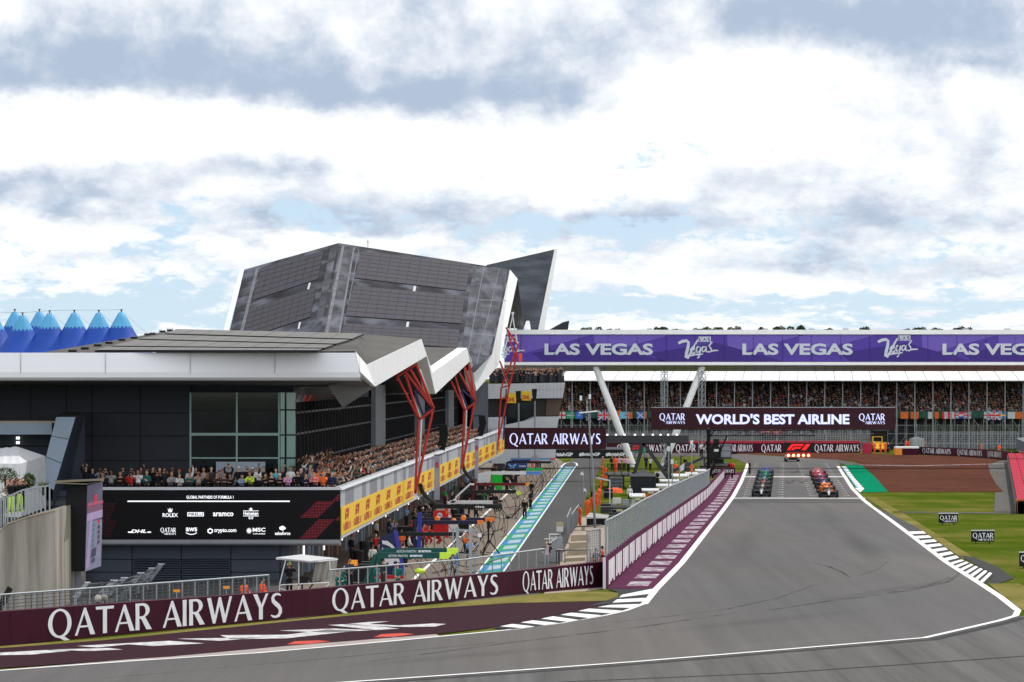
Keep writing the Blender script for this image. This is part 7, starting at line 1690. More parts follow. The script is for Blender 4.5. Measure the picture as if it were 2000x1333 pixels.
# blue circus tents
m_tb = M('tent_blue', (.022, .075, .38), .55, var=.12, scale=.25, stretch=(1, 1, .4)); m_tl = M('tent_light_blue', (.10, .36, .62), .55, var=.12, scale=.6)
PK = [(29, 606, 430), (44, 613, 405), (77, 606, 430), (97, 609, 405), (145, 608, 405), (193, 608, 405), (237, 607, 405), (-12, 612, 410)]
LB = ['back left blue circus tent peak behind the nearest peak', 'nearest blue circus tent peak near the left edge', 'back blue circus tent peak, second in the rear row', 'blue circus tent peak left of centre, in front of the rear pair', 'blue circus tent peak in the middle of the row', 'blue circus tent peak second from the right', 'rightmost blue circus tent peak', 'blue circus tent cut off by the left edge']
for (px, py, d), lab in zip(PK, LB):
    c = P(px, py + 4, d); t = thing('circus_tent', lab, 'tent', V((c.x, d, 0)), 'blue circus tents behind the building'); H = c.z; s = d / 405
    prof = [(6.6 * s, 0), (5.6 * s, H - 6.4 * s), (3.5 * s, H - 4.4 * s), (2.3 * s, H - 3.3 * s), (1.52 * s, H - 2.2 * s), (1.08 * s, H - 1.42 * s)]
    mb = MB(); mb.lathe((c.x, d, 0), prof, 0, 24); mb.build('canvas', [m_tb], t, smooth=True)
    mb = MB(); mb.lathe((c.x, d, 0), [(1.12 * s, H - 1.46 * s), (.98 * s, H - 1.2 * s), (.62 * s, H - .55 * s), (.30 * s, H), (.02, H + .05)], 0, 20); mb.build('crown_canvas', [m_tl], t, smooth=True)
    mb = MB()
    for k in range(7):                                  # pale flames licking down the canvas
        a0 = -pi / 2 + (k - 3) * .38; pts = []
        for j in range(7):
            f = j / 6; z = H - 1.45 * s - f * (1.8 if k % 2 == 0 else 1.2) * s; rad = 1.08 * s + (.86 * s) * f * (.72 if k % 2 == 0 else .5) + .05; aa = a0 + .09 * sin(f * 7 + k) * (.4 + f); w = (1 - f) * .085 + .008
            pts.append((V((c.x + rad * cos(aa - w), d + rad * sin(aa - w), z)), V((c.x + rad * cos(aa + w), d + rad * sin(aa + w), z))))
        for j in range(6): mb.face([pts[j][0], pts[j][1], pts[j + 1][1], pts[j + 1][0]])
    mb.build('flame_pattern', [m_tl], t)
    mb = MB(); mb.tube([(c.x, d, H - .2), (c.x, d, H + .35)], .07, 0, 6); mb.cbox((c.x, d, H + .3), (.3, .1, .08), 0); mb.build('mast_tip', [m_steeld], t)
mb = MB()
tops = [P(px, py, d) for px, py, d in (PK[7], PK[1], PK[3], PK[4], PK[5], PK[6])]
mb.tube([p + V((0, 0, .1)) for p in tops], .022, 0, 4)
for p in tops[1:]: mb.tube([p, p + V((4.0, .5, -3.6))], .015, 0, 4)
tag(mb.build('guy_wire', [m_grpan]), 'thin rigging wire linking the tops of the blue circus tents', 'wire')

# ================================================================ foreground fence pieces behind the front barrier
cf = thing('catch_fence', 'grey debris fence with tops leaning over, behind the left of the front barrier', 'fence', P(230, 1190, 205))
KN = [(147, 1167, 196, 171, 1138), (192, 1166, 200, 223, 1134), (208, 1164, 204, 243, 1129), (245, 1155, 210, 275, 1119.5), (270, 1143, 216, 297, 1110), (288, 1136, 220, 315, 1102)]
mb = MB()
for i, (x, y, d, tx, ty) in enumerate(KN):
    k, tip = P(x, y, d), P(tx, ty, d); mb.tube([V((k.x, k.y, 0)), k], .07, 0, 5); w = .22 if i else .16
    mb.prism([k + V((-w, 0, 0)), k + V((w, 0, 0)), tip + V((w * .75, 0, 0)), tip + V((-w * .75, 0, 0))], (0, .05, 0), 0); mb.cbox(tip, (w * 1.7, .12, .06), 1)
mb.build('posts', [m_steel, m_cop], cf); mb = MB()
for (a, b) in zip(KN, KN[1:]):
    k0, k1, t0, t1 = P(*a[:3]), P(*b[:3]), P(a[3], a[4], a[2]), P(b[3], b[4], b[2]); mb.face([V((k0.x, k0.y, 0)), V((k1.x, k1.y, 0)), k1, k0]); mb.face([k0, k1, t1, t0])
mb.build('mesh_panel', [m_mesh2], cf)
mb = MB()
for f in (.3, .6, .9): mb.tube([P(k[0], k[1], k[2]).lerp(P(k[3], k[4], k[2]), f) for k in KN], .018, 0, 4)
mb.build('cables', [m_steel], cf)
mb = MB(); a, b = P(-4, 1180, 182), P(20, 1146, 182); mb.prism([a, a + V((.34, 0, -.12)), b + V((.10, 0, -.12)), b + V((-.12, 0, .02))], (0, .2, 0), 0); mb.bar(V((a.x + .1, 182, 0)), a + V((.1, .1, 0)), .2); tag(mb.build('fence_post', [m_blk]), 'black leaning fence post at the left edge', 'post')
for k, (x, y, c) in enumerate(((187, 1177, (.42, .40, .37)), (200, 1175, (.26, .25, .23)))):
    p = fat(x, 1)[0] + V((0, .9, .25)); t = thing('microphone', ('pale' if k == 0 else 'dark') + ' fluffy microphone above the front barrier', 'microphone', V((p.x, p.y, 0))); rr = random.Random(k); mb = MB(); mb.ell(p, (.17, .17, .15), 0, 14, 10); mb.v = [v + V((rr.uniform(-.02, .02), 0, rr.uniform(-.02, .02))) for v in mb.v]; mb.build('windshield', [M('fluff_%d' % k, c, .95, var=.4, scale=12)], t); mb = MB(); mb.tube([V((p.x, p.y, 0)), p], .02); mb.build('stand', [m_blk], t)
for k, x in enumerate((340, 438)):
    p = fat(x, 1)[0] + V((0, 1.4, .32)); mb = MB(); mb.cbox(p, (.32, .1, .13), 0); mb.bar(V((p.x, p.y + .06, 0)), p, .05, 1); tag(mb.build('marker_post', [M('marker_orange', (.75, .28, .03), .6), m_steel]), 'orange marker on the railing above the barrier letters, ' + ('left one' if k == 0 else 'right one'), 'marker')
# white camera canopy
cp = thing('camera_canopy', 'small white roofed camera position with grey curtain behind the front barrier', 'canopy', P(595, 1150, 207)); DC = 206.0
mb = MB(); mb.prism([P(539, 1091, DC - 1), P(606, 1098, DC - 1.6), P(660, 1092.5, DC + .5), P(588, 1085, DC + 2.4)], (0, 0, .05), 0); mb.build('roof', [M('sheet_white', (.52, .53, .55), .7, var=.12, scale=3)], cp)
mb = MB()
for a, b in (((558, 1094), (546, 1142)), ((583.6, 1096), (583.6, 1145)), ((644, 1094), (645.5, 1150)), ((546, 1143), (644, 1138)), ((548, 1150), (578, 1160)), ((644, 1140), (625, 1158)), ((546, 1122 + 18), (546, 1165)), ((583.6, 1140), (583.6, 1170)), ((645, 1140), (645, 1165)), ((539, 1092), (606, 1099)), ((606, 1099), (660, 1093.5))): mb.tube([P(*a, DC - 1), P(*b, DC - 1)], .028, 0, 5)
mb.build('frame', [m_whst], cp)
mb = MB(); n = 14
for k in range(n):
    f0, f1 = k / n, (k + 1) / n; X0 = lambda f: 617 + 42 * f; w = lambda f: .12 * sin(f * 22); lo = lambda f: 1140 - 3 * f - 6 * sin(f * 3.1)
    mb.face([P(X0(f0) - 8, lo(f0), DC + w(f0)), P(X0(f1) - 5, lo(f1), DC + w(f1)), P(X0(f1), 1094, DC + w(f1) * .4), P(X0(f0), 1095, DC + w(f0) * .4)])
mb.build('curtain', [M('curtain_grey', (.34, .33, .29), .9, var=.2, scale=2)], cp)
mb = MB(); mb.cbox(P(592, 1133, DC - .4), (.5, .5, .35), 0); mb.tube([P(600, 1128, DC - .6), P(612, 1140, DC - .6), P(604, 1150, DC - .6)], .05, 0, 5); mb.tube([P(590, 1140, DC), P(590, 1160, DC)], .05); mb.build('camera', [m_blk], cp)
ar = thing('direction_sign', 'orange sign with yellow arrows among the garage equipment', 'sign', P(689, 1130, 222)); mb = MB(); a, b = P(680, 1106, 222), P(698.5, 1094, 222); mb.box((a.x, 222, a.z), (b.x, 222.06, b.z), 0)
for k in range(3): put2d(mb, tess([[(0, 0), (.4, .5), (0, 1), (.4, 1), (.8, .5), (.4, 0)]]), P(684.5 + 5 * k, 1100, 222), X_, Z_, .16, .30, 1)
mb.build('panel', [M('sign_orange', (.85, .16, .02), .5, var=0, emit=.2), M('sign_yellow', (.85, .60, .05), .5, var=0)], ar); mb = MB(); mb.bar(P(689, 1150, 222.1), P(689, 1100, 222.1), .05); mb.build('support', [m_steeld], ar)

# ================================================================ pit lane equipment
m_hose = M('hose_black', (.014, .014, .015), .6, var=0)
def pitarm(label, x0, x1, y, colr, tipc, th=.26, drop=1.3, n=3, text=None, post=None, tip=.12, hosec=None, ymid=None):
    d = 74250.0 / (y - HOR); t = thing('pit_gantry', label, 'gantry', G(x0, 735 + 91500 / d), 'equipment arms over the pit boxes'); mb = MB(); a, b = P(x0, y, d), P(x1, y + (ymid or 0), d); f = b - a; h = th / 2
    e = a + f * (1 - tip)
    mb.prism([a + V((0, 0, -h)), e + V((0, 0, -h)), e + V((0, 0, h)), a + V((0, 0, h))], (0, .3, 0), 0); mb.prism([a + V((0, .02, h)), e + V((0, .02, h)), e + V((0, .02, h + .02)), a + V((0, .02, h + .02))], (0, .26, 0), 0)
    if text:
        for s, f0, f1, hh, fo in text: write(mb, s, a + f * (f0 + f1) / 2 + V((0, 0, 0)), X_, Z_, f.length * (f1 - f0), hh, 1, fo)
    mb.build('beam', [M('arm_%s' % label[:22].replace(' ', '_'), colr, .4, var=.05), m_letter], t)
    mb = MB(); h2 = h * 1.15; mb.prism([e + V((0, -.02, -h2)), b + V((-.15, -.02, -h2)), b + V((0, -.02, 0)), b + V((0, -.02, h2)), e + V((0, -.02, h2))], (0, .34, 0), 0); mb.build('end_cap', [M('tip_%s' % label[:22].replace(' ', '_'), tipc, .45, var=0)], t)
    mb = MB(); px = post or (x0 - 6); q = G(px, 735 + 91500 / d); mb.tube([q, q + (a - q) * .12 + V((0, 0, .3)), a + V((-.05, .15, 0)), a + V((.3, .15, 0))], .16, 0, 8); mb.build('post', [M('arm_%s' % label[:22].replace(' ', '_'), colr)], t)
    mb = MB(); r = random.Random(int(x0))
    for k in range(n):
        s = b + V((-.1 - .25 * k, .1, -.1)); g = V((s.x + r.uniform(-.9, .6), s.y + r.uniform(-1, 1), .05)); mb.tube([s, s.lerp(g, .25) + V((.35, 0, -.05)), s.lerp(g, .6) + V((.3, 0, -.1)), g, g + V((r.uniform(-.8, .4), .4, 0))], .024, 0, 5)
    for k in range(2):
        s = a.lerp(b, .35 + .3 * k) + V((0, .15, -h)); mb.tube([s, s + V((.5, .1, -.5)), s + V((1.1, .1, -1.5))], .022, 0, 4)
    mb.build('hose', [hosec or m_hose], t); return t
gA = (.006, .062, .055); lime = (.52, .75, .06)
pitarm('dark green pit arm with lime end and white lettering, the nearer of two', 735, 880.5, 1086, gA, lime, .30, text=[('ASTON MARTIN', .16, .42, .13, 'n'), ('aramco', .45, .62, .11, 'x')], post=708, tip=.15)
pitarm('dark green pit arm with lime end and white lettering, behind the nearer one', 748, 895, 1077, gA, lime, .30, text=[('ASTON MARTIN', .18, .44, .13, 'n'), ('aramco', .47, .64, .11, 'x')], post=722, tip=.15)
pitarm('black double pit arm beside the blue bull panel', 765, 905, 1044, (.012, .012, .014), (.02, .02, .022), .22, post=760)
pitarm('navy pit arm with orange joints, nearer of the navy pair', 812, 944, 1021, (.016, .018, .05), (.85, .22, .03), .24, post=806, tip=.09)
pitarm('navy pit arm with orange end, farther of the navy pair', 812, 966, 1015.5, (.016, .018, .05), (.85, .22, .03), .24, post=808, tip=.12)
pitarm('black pit arm with white lettering below the white arm', 848, 981, 990, (.012, .012, .014), (.02, .02, .022), .30, post=845, text=[('cisa', .60, .74, .18, 'b')])
pitarm('white pit arm with slanting white strut', 878, 974, 981.5, (.60, .60, .62), (.03, .03, .032), .24, post=868)
pitarm('long black pit arm ending in a lime block', 905, 1008, 961, (.014, .014, .016), (.014, .014, .016), .26, post=893)
pitarm('dark red pit arm with orange lamp end', 928, 1034, 946.5, (.12, .012, .016), (.85, .35, .03), .24, post=921, tip=.07)
pitarm('white pit arm with blue and red stripe', 957, 1058, 924.5, (.66, .67, .70), (.10, .25, .60), .30, post=950, tip=.3)
pitarm('black pit arm with a row of green clips at its end', 970, 1060, 917.5, (.014, .014, .016), (.02, .40, .08), .24, post=962, tip=.36)
pitarm('black pit arm with white end before the blue hoardings', 992, 1077, 903.5, (.014, .014, .018), (.60, .60, .62), .24, post=985, tip=.12)
pitarm('pale blue pit arm with red end furthest down the pit lane', 1000, 1084, 897, (.16, .34, .50), (.70, .10, .06), .26, post=992, tip=.1)
mb = MB(); d = 74250 / (981.5 - 735); mb.tube([P(890, 972, d), P(918, 946, d), P(926, 947, d)], .07, 0, 6); mb.prism([P(879, 982, d), P(890, 972, d), P(892, 978, d), P(886, 983, d)], (0, .2, 0), 0); tag(mb.build('camera_boom', [m_whst]), 'thin white boom rising from the white pit arm', 'boom')
mb = MB(); d = 335; a, b = P(1008, 967, d), P(1018, 960, d); mb.prism([P(1008, 961, d), P(1015, 960, d), P(1018.5, 966, d), P(1011, 968, d)], (0, .4, 0), 0); mb.bar(P(1010, 968, d + .1), P(1010, 975, d + .1), .06, 1); tag(mb.build('signal_box', [M('lime_block', lime, .5, var=0), m_blk]), 'lime yellow block hanging at the end of a black pit arm', 'signal')
# orange joints
for k, (x, y) in enumerate(((854, 1014), (886, 1018), (905, 1012))):
    d = 74250 / (1018 - 735.); mb = MB(); mb.lathe(P(x, y, d - .2), [(0, -.12), (.15, -.12), (.2, 0), (.15, .12), (0, .12)], 0, 10, 'Y'); tag(mb.build('lamp', [M('lamp_orange', (.85, .22, .03), .4, var=0)]), 'orange lamp on the navy pit arms, ' + ('left of three', 'middle of three', 'right of three')[k], 'lamp')
def board(label, pts, d, cols, marks=None, th=.15, name='garage_panel'):
    t = thing(name, label, 'panel', P(sum(p[0] for p in pts) / len(pts), 735 + 91500 / d, d)); mb = MB(); mb.prism([P(x, y, d) for x, y in pts], (0, th, 0), 0); mb.build('panel', [cols[0]], t)
    if marks:
        mb = MB(); marks(mb, d); mb.build('artwork', cols[1:], t)
    mb = MB(); x0 = min(p[0] for p in pts); x1 = max(p[0] for p in pts); y1 = max(p[1] for p in pts)
    for x in (x0 + 2, x1 - 2): g = G(x, 735 + 91500 / d); mb.bar(V((g.x, d + th, 0)), V((g.x, d + th, P(x, y1, d).z + .2)), .06)
    mb.build('foot', [m_steeld], t); return t
m_rbn = M('panel_navy', (.016, .022, .075), .45, var=.1); m_rbb = M('panel_blue', (.035, .05, .36), .45, var=.1); m_pw = M('panel_white', (.62, .63, .66), .5, var=.1); m_pr = M('panel_red', (.50, .018, .022), .45, var=.1)
def bull(mb, d):
    pg = lambda pts, m: mb.poly([P(x, y, d - .03 - .01 * m) for x, y in pts], m)
    pg([(746, 1056), (757, 1057), (768, 1066), (776, 1078), (770, 1076), (762, 1068), (752, 1064), (747, 1063)], 0); pg([(750, 1090), (758, 1092), (770, 1088), (780, 1092), (785, 1102), (778, 1098), (770, 1096), (768, 1103), (760, 1104), (758, 1098), (750, 1104), (748, 1096)], 0); pg([(746, 1070), (756, 1072), (764, 1080), (758, 1084), (748, 1082)], 0)
    pg([(768, 1036), (776, 1037), (793, 1124), (786, 1124)], 1); pg([(784, 1068), (791, 1066), (791, 1084), (784, 1086)], 2)
board('navy garage panel with a white animal emblem and blue edge', [(742, 1050), (776, 1036), (793, 1125), (742, 1122)], 232, [m_rbn, m_pw, m_rbb, M('panel_coral', (.75, .28, .20), .5, var=0)], bull)
mb = MB(); mb.box((P(740, 0, 231).x, 231, .0), (P(792, 0, 231).x, 231.3, .22), 0); tag(mb.build('platform', [m_pr]), 'low red plinth below the navy emblem panel', 'platform')
board('tall blue garage panel left of the red board', [(817, 1001), (824, 1001), (822, 1072), (814, 1072)], 250, [m_rbb])
def hp(mb, d):
    mb.add([P(859 + 5.2 * cos(k * pi / 8), 1007 + 5.2 * sin(k * pi / 8), d - .04) for k in range(16)], [tuple(range(16))], 0)
    write(mb, 'hp', P(859, 1007, d - .05), X_, Z_, 5.6 / FPX * d, 6 / FPX * d, 1, 'b'); mb.poly([P(869, 994, d - .3), P(876, 994, d - .3), P(876, 1050, d - .3), P(869, 1050, d - .3)], 2); write(mb, 'F', P(872.5, 1001, d - .31), X_, Z_, 2 / FPX * d, 5 / FPX * d, 3, 'b')
board('red garage board with a round white and blue badge', [(846, 998), (869, 997), (869, 1048), (846, 1048)], 268, [m_pr, m_pw, m_rbb, M('panel_bright_red', (.62, .02, .02), .45, var=0), M('mark_yellow', (.8, .6, .05), .5, var=0)], hp)
board('bright green garage board below the white striped arm', [(961, 928), (981, 928), (981, 958), (970, 958), (961, 940)], 372, [M('panel_green', (.01, .42, .03), .45, var=.08)])
board('white slanting garage board left of the green board', [(934, 925), (957, 921), (957, 942), (932, 944)], 374, [m_pw])
def trf(mb, d):
    for a, b in (((993, 907), (1008, 918)), ((1008, 907), (993, 918))): mb.tube([P(*a, d - .05), P(*b, d - .05)], .12, 0, 4)
    write(mb, 'TEAM', P(1020, 911, d), X_, Z_, 14 / FPX * d, 3.2 / FPX * d, 1, 'b')
board('pale and dark blue hoarding beyond the green arm', [(992, 905.5), (1030, 905.5), (1030, 919), (992, 919)], 425, [M('hoarding_blue', (.02, .05, .22), .5, var=.08), M('hoarding_pale', (.20, .42, .62), .5, var=0), m_pw], trf)
board('long navy hoarding below the pale blue arm', [(1000, 898), (1036, 898), (1036, 905), (1000, 905)], 458, [M('hoarding_blue', (.02, .05, .22))])
# tyre stacks and tool cabinets along the garage fronts
prng = random.Random(31)
def tyres(p, n, lab):
    t = thing('tyre_stack', lab, 'tyre stack', p, 'tyre stacks outside the garages')
    for k in range(n):
        mb = MB(); z = .36 * k; mb.lathe(V(p) + V((0, 0, z)), [(.20, .02), (.31, .0), (.345, .05), (.345, .30), (.31, .35), (.20, .33), (.20, .02)], 0, 16); mb.build('tyre', [m_tyre], t)
for px, py, n, lab in ((700, 1108, 3, 'stack of three tyres near the orange arrow sign'), (712, 1100, 4, 'stack of four tyres left of the white vest'), (800, 1068, 3, 'tyre stack in shade behind the blue edge'), (888, 1020, 3, 'tyre stack below the black arm with lettering'), (900, 1008, 4, 'tyre stack beside the white arm foot'), (930, 990, 3, 'tyre stack under the long black arm'), (952, 962, 3, 'tyre stack under the dark red arm'), (1010, 930, 3, 'tyre stack beside the far blue hoarding')): tyres(G(px, py), n, lab)
def cabinet(p, w, h, lab, c):
    t = thing('tool_cabinet', lab, 'cabinet', p, 'tool cabinets outside the garages'); x, y, z = p; mb = MB(); mb.box((x - w / 2, y - .3, .1), (x + w / 2, y + .3, h), 0); mb.box((x - w / 2 - .03, y - .33, h), (x + w / 2 + .03, y + .33, h + .04), 1); mb.build('body', [c, m_steeld], t)
    for k in range(3): mb = MB(); zz = .2 + (h - .3) * k / 3; mb.box((x - w / 2 + .04, y - .325, zz), (x + w / 2 - .04, y - .3, zz + (h - .3) / 3 - .04), 0); mb.build('drawer', [c], t)
for px, py, w, h, lab, c in ((701, 1140, 1.6, 1.1, 'black equipment cabinet beneath the orange arrow sign', m_blk), (722, 1138, .9, 1.2, 'black cabinet beside the green post', m_blk), (673, 1146, .8, 1.0, 'grey slanted box beside the curtain', m_grpan), (790, 1062, 1.2, 1.2, 'black cabinet in front of the blue panel edge', m_blk), (832, 1040, 1.0, 1.4, 'dark cabinet left of the red board', m_steeld), (883, 1050, .9, 1.2, 'white cabinet right of the red board', m_pw), (902, 1038, 1.1, 1.3, 'black cabinet behind the bent black hose', m_blk), (915, 992, 1.6, 1.3, 'black cabinet below the long black arm', m_blk), (948, 972, 1.6, 1.3, 'black cabinet behind the dark red arm', m_blk), (1000, 950, 1.2, 1.1, 'black cabinet right of the green board', m_blk), (975, 925, 1.5, 1.2, 'dark cabinet under the green clips', m_steeld)): cabinet(G(px, py), w, h, lab, c)
for i, pts in enumerate(([(880, 1072), (905, 1082), (935, 1076), (960, 1090)], [(905, 1040), (930, 1050), (960, 1044), (985, 1030)], [(940, 1008), (975, 1012), (1005, 1004), (1030, 985), (1045, 965)], [(985, 992), (1010, 990), (1035, 970), (1060, 940), (1075, 915)], [(880, 1100), (910, 1108), (950, 1102), (985, 1088)], [(845, 1120), (880, 1112), (905, 1120), (940, 1118)], [(1000, 975), (1025, 965), (1045, 945), (1068, 918)])):
    q = [G(x, y, .06) for x, y in pts]; s = []
    for k in range(len(q) - 1):
        for j in range(4): s.append(q[k].lerp(q[k + 1], j / 4) + V((.15 * sin(j * 1.6 + k), 0, .04 * (j % 2))))
    mb = MB(); mb.tube(s + [q[-1]], .032, 0, 5); tag(mb.build('air_hose', [m_hose]), 'black air hose snaking across the pit apron, ' + ('nearest the red jacks', 'below the white arm', 'past the crouching crew', 'out to the fast lane', 'in front of the steel posts', 'closest to the railing', 'by the far crew')[i], 'hose')
for i, (x, y, lab) in enumerate(((905, 1085, 'black car jack left on the apron behind the steel posts'), (872, 1076, 'black car jack lying near the green arm end'), (995, 1014, 'black and white car jack near the fast lane'))):
    p = G(x, y); t = thing('car_jack', lab, 'jack', p); mb = MB(); mb.tube([p + V((-.7, 0, .12)), p + V((.2, .3, .15)), p + V((.9, .6, .9))], .05, 0, 5); mb.cbox(p + V((-.6, 0, .14)), (.5, .35, .10), 1); mb.build('lever', [m_blk, m_pw if i == 2 else m_blk], t)
    for s in (-1, 1): mb = MB(); mb.lathe(p + V((-.1, .2 * s, .12)), [(0, -.04), (.12, -.04), (.12, .04), (0, .04)], 0, 10, 'Y'); mb.build('wheel', [m_tyre], t)
mb = MB(); p = fat(818, 1)[0] + V((0, 2.2, .35)); mb.ell(p, (.30, .22, .15), 0, 12, 8); mb.tube([p, V((p.x, p.y + .1, 0))], .03, 1, 5); tag(mb.build('lollipop_sign', [M('lime_block', lime), m_blk]), 'rounded lime yellow pad just above the front barrier', 'sign')
# steel post frame
pf = thing('steel_mast', 'pair of tall steel posts with cross rails and a blue sticker behind the barrier', 'frame', G(905, 1128)); mb = MB(); D = 226
for x in (893.5, 919, 936): mb.bar(P(x, 1150, D), P(x, 1030 if x < 930 else 1036, D), .22 if x < 930 else .08)
for y in (1034, 1082): mb.bar(P(885, y, D + .1), P(937, y + 3, D + .1), .09)
mb.bar(P(885, 1150, D), P(885, 1032, D), .08); mb.build('posts', [m_steel], pf); mb = MB(); mb.box((P(888, 0, D).x, D - .18, P(0, 1103, D).z), (P(894, 0, D).x, D - .15, P(0, 1087, D).z), 0); mb.build('sticker', [M('sticker_blue', (.03, .16, .50), .5, var=0)], pf)
mb = MB(); mb.cbox(P(937, 1046, D), (.22, .2, .22), 0); mb.build('junction_box', [m_pw], pf)
mb = MB(); d = 262; c = G(954, 1083)
for a in (0, 2.1, 4.2): mb.tube([c + V((cos(a) * .8, sin(a) * .8, 0)), c + V((0, 0, 1.0))], .045, 0, 5)
mb.tube([c + V((0, 0, .8)), c + V((0, 0, 2.3))], .06, 0, 6); mb.cbox(c + V((0, 0, 2.0)), (.22, .2, .5), 0); tag(mb.build('camera_tripod', [m_blk]), 'black tripod with tall column on the apron beside the fast lane', 'tripod')

# ================================================================ infield beside the pit lane
m_wd = M('deck_wood', (.33, .27, .20), .8, var=.15)
railing('grey panel railing along the boardwalk, the nearer section', [G(1107, 1062), G(1115, 1040)], [1.9, 1.9], .5)
railing('grey panel railing along the boardwalk, the farther section', [G(1116, 1043), G(1130, 1022)], [1.5, 1.5], .5)
stp = thing('steps', 'pale stone steps with grey handrail at the end of the boardwalk', 'steps', G(1125, 1095)); mb = MB()
for k in range(5): mb = MB(); a, b = G(1100 + 4 * k, 1110 - 12 * k), G(1140 + 3 * k, 1108 - 12 * k); mb.prism([a, b, b + V((0, 1.6, 0)), a + V((0, 1.6, 0))], (0, 0, .12 * (k + 1)), 0); mb.build('tread', [M('stone_pale', (.42, .36, .28), .8, var=.15)], stp); mb = MB(); g = G(1092, 1110); mb.tube([V((g.x, g.y, 0)), V((g.x, g.y, 1.0)), V((g.x + .3, g.y, 1.15)), V((g.x + 2.0, g.y + .5, 1.15)), V((g.x + 2.0, g.y + .5, 0))], .05, 0, 6); mb.build('handrail', [m_steel], stp)
mb = MB(); g = G(1094, 1068); D = g.y; mb.box((P(1087, 0, D).x, D, P(0, 1039, D).z), (P(1100, 0, D).x, D + .08, P(0, 1029, D).z), 0); mb.box((P(1086.5, 0, D).x, D, P(0, 1029, D).z), (P(1100.5, 0, D).x, D + .08, P(0, 1020, D).z), 2); mb.bar(P(1094, 1068, D + .1), P(1094, 1025, D + .1), .07, 1); tag(mb.build('notice_board', [m_pw, m_steel, M('notice_buff', (.42, .40, .22), .7)]), 'white and buff notice board on a post beside the pit lane', 'sign')
ut = thing('utility_cabinet', 'grey steel cabinet with bent pipe rails beside the photographer', 'cabinet', G(1080, 1100)); D = 252; mb = MB(); mb.box((P(1075, 0, D).x, D, 0), (P(1099, 0, D).x, D + .7, P(0, 1050, D).z), 0); mb.build('body', [m_steel], ut); mb = MB(); mb.tube([P(1060, 1080, D - .2), P(1075, 1060, D - .2), P(1086, 1052, D - .2), P(1086, 1048, D - .2)], .05, 0, 6); mb.tube([P(1063, 1053, D), P(1084, 1053, D)], .03); mb.tube([P(1073, 1044, D), P(1073, 1066, D)], .03); mb.tube([P(1073, 1044, D), P(1092, 1044, D)], .035); mb.build('pipe_rail', [m_whst], ut)
tb = thing('table', 'black table with pink papers in front of the pale steps', 'table', G(1095, 1098)); g = G(1095, 1100); mb = MB(); mb.cbox((g.x, g.y, .80), (.65, .6, .08), 0); mb.build('table_top', [m_blk], tb)
for sx in (-1, 1): mb = MB(); mb.bar((g.x + sx * .28, g.y, 0), (g.x + sx * .28, g.y, .78), .06); mb.build('leg', [m_blk], tb)
mb = MB(); mb.cbox((g.x, g.y, .87), (.5, .4, .05), 0); tag(mb.build('paper_stack', [M('paper_pink', (.62, .40, .42), .8)]), 'pile of pink papers on the black table', 'papers')
eq = thing('equipment_trolley', 'black equipment trolley with sloping top behind the orange marshal', 'trolley', G(1165, 1030)); D = 310; mb = MB(); mb.prism([P(1143, 1012, D), P(1152, 1003, D + 1.2), P(1190, 1008, D + 1.2), P(1186, 1014, D)], (0, 0, .06), 0); mb.build('top', [M('top_grey', (.35, .35, .35), .5)], eq); mb = MB(); mb.box((P(1146, 0, D).x, D + .1, .15), (P(1184, 0, D).x, D + 1, P(0, 1014, D).z), 0); mb.build('body', [m_blk], eq)
mb = MB(); D = 303; mb.prism([P(1119, 1031, D), P(1176, 1027, D), P(1176, 1025.5, D + 1), P(1119, 1029.5, D + 1)], (0, 0, .05), 0)
for x in (1137, 1140.5): mb.bar(V((P(x, 0, D + .5).x, D + .5, 0)), P(x, 1029, D + .5), .09)
tag(mb.build('canopy_table', [m_steeld]), 'dark flat shelf on two grey posts above the boardwalk', 'shelf')
cr_ = thing('camera_crane', 'tall thin camera crane mast with white lamp heads in front of the pit lane sign', 'crane', G(1161, 1032)); D = G(0, 1032).y; mb = MB(); mb.tube([P(1162, 1032, D), P(1158, 920, D), P(1153, 860, D), P(1148, 805, D), P(1145.5, 783, D)], [.10, .085, .07, .05, .035], 0, 6); mb.tube([P(1162, 1032, D - .1), P(1153, 950, D - .15), P(1150, 870, D - .1), P(1147, 806, D - .1)], .028, 1, 4); mb.build('mast', [m_grpan, m_blk], cr_)
mb = MB(); mb.tube([P(1131, 807, D), P(1167, 803.5, D)], .06, 0, 6); mb.tube([P(1134, 784, D), P(1153, 780, D)], .05, 1, 5); mb.tube([P(1146, 783, D), P(1147, 806, D)], .035, 0, 5)
r = random.Random(2)
for k in range(14): a = P(1146 + r.uniform(-6, 6), 806 + r.uniform(-4, 10), D); mb.tube([a, a + V((r.uniform(-.3, .3), 0, r.uniform(-.3, .3)))], .03, k % 2, 4)
mb.build('rig', [m_whst, m_steeld], cr_)
for x, y in ((1134.5, 778), (1152, 775)): mb = MB(); mb.cbox(P(x, y, D), (.18, .1, .36), 0, 0, .1); mb.build('lamp_head', [M('lamp_head_white', (.8, .8, .8), .4, var=0)], cr_)
cm = thing('camera_pole', 'thin pole with two white camera domes standing in the pit lane', 'pole', G(1138, 1000)); D = G(0, 1000).y; mb = MB(); mb.tube([P(1139, 1000, D), P(1139, 920, D)], .045, 0, 6); mb.build('pole', [m_grpan], cm)
for x, y in ((1136.5, 928), (1142, 960)): mb = MB(); mb.ell(P(x, y, D), (.16, .16, .20), 0, 10, 7); mb.cbox(P(x, y - 4, D), (.2, .16, .16), 0); mb.ell(P(x, y + 1.5, D - .14), (.07, .05, .07), 1, 8, 5); mb.build('camera_dome', [m_pw, m_blk], cm)
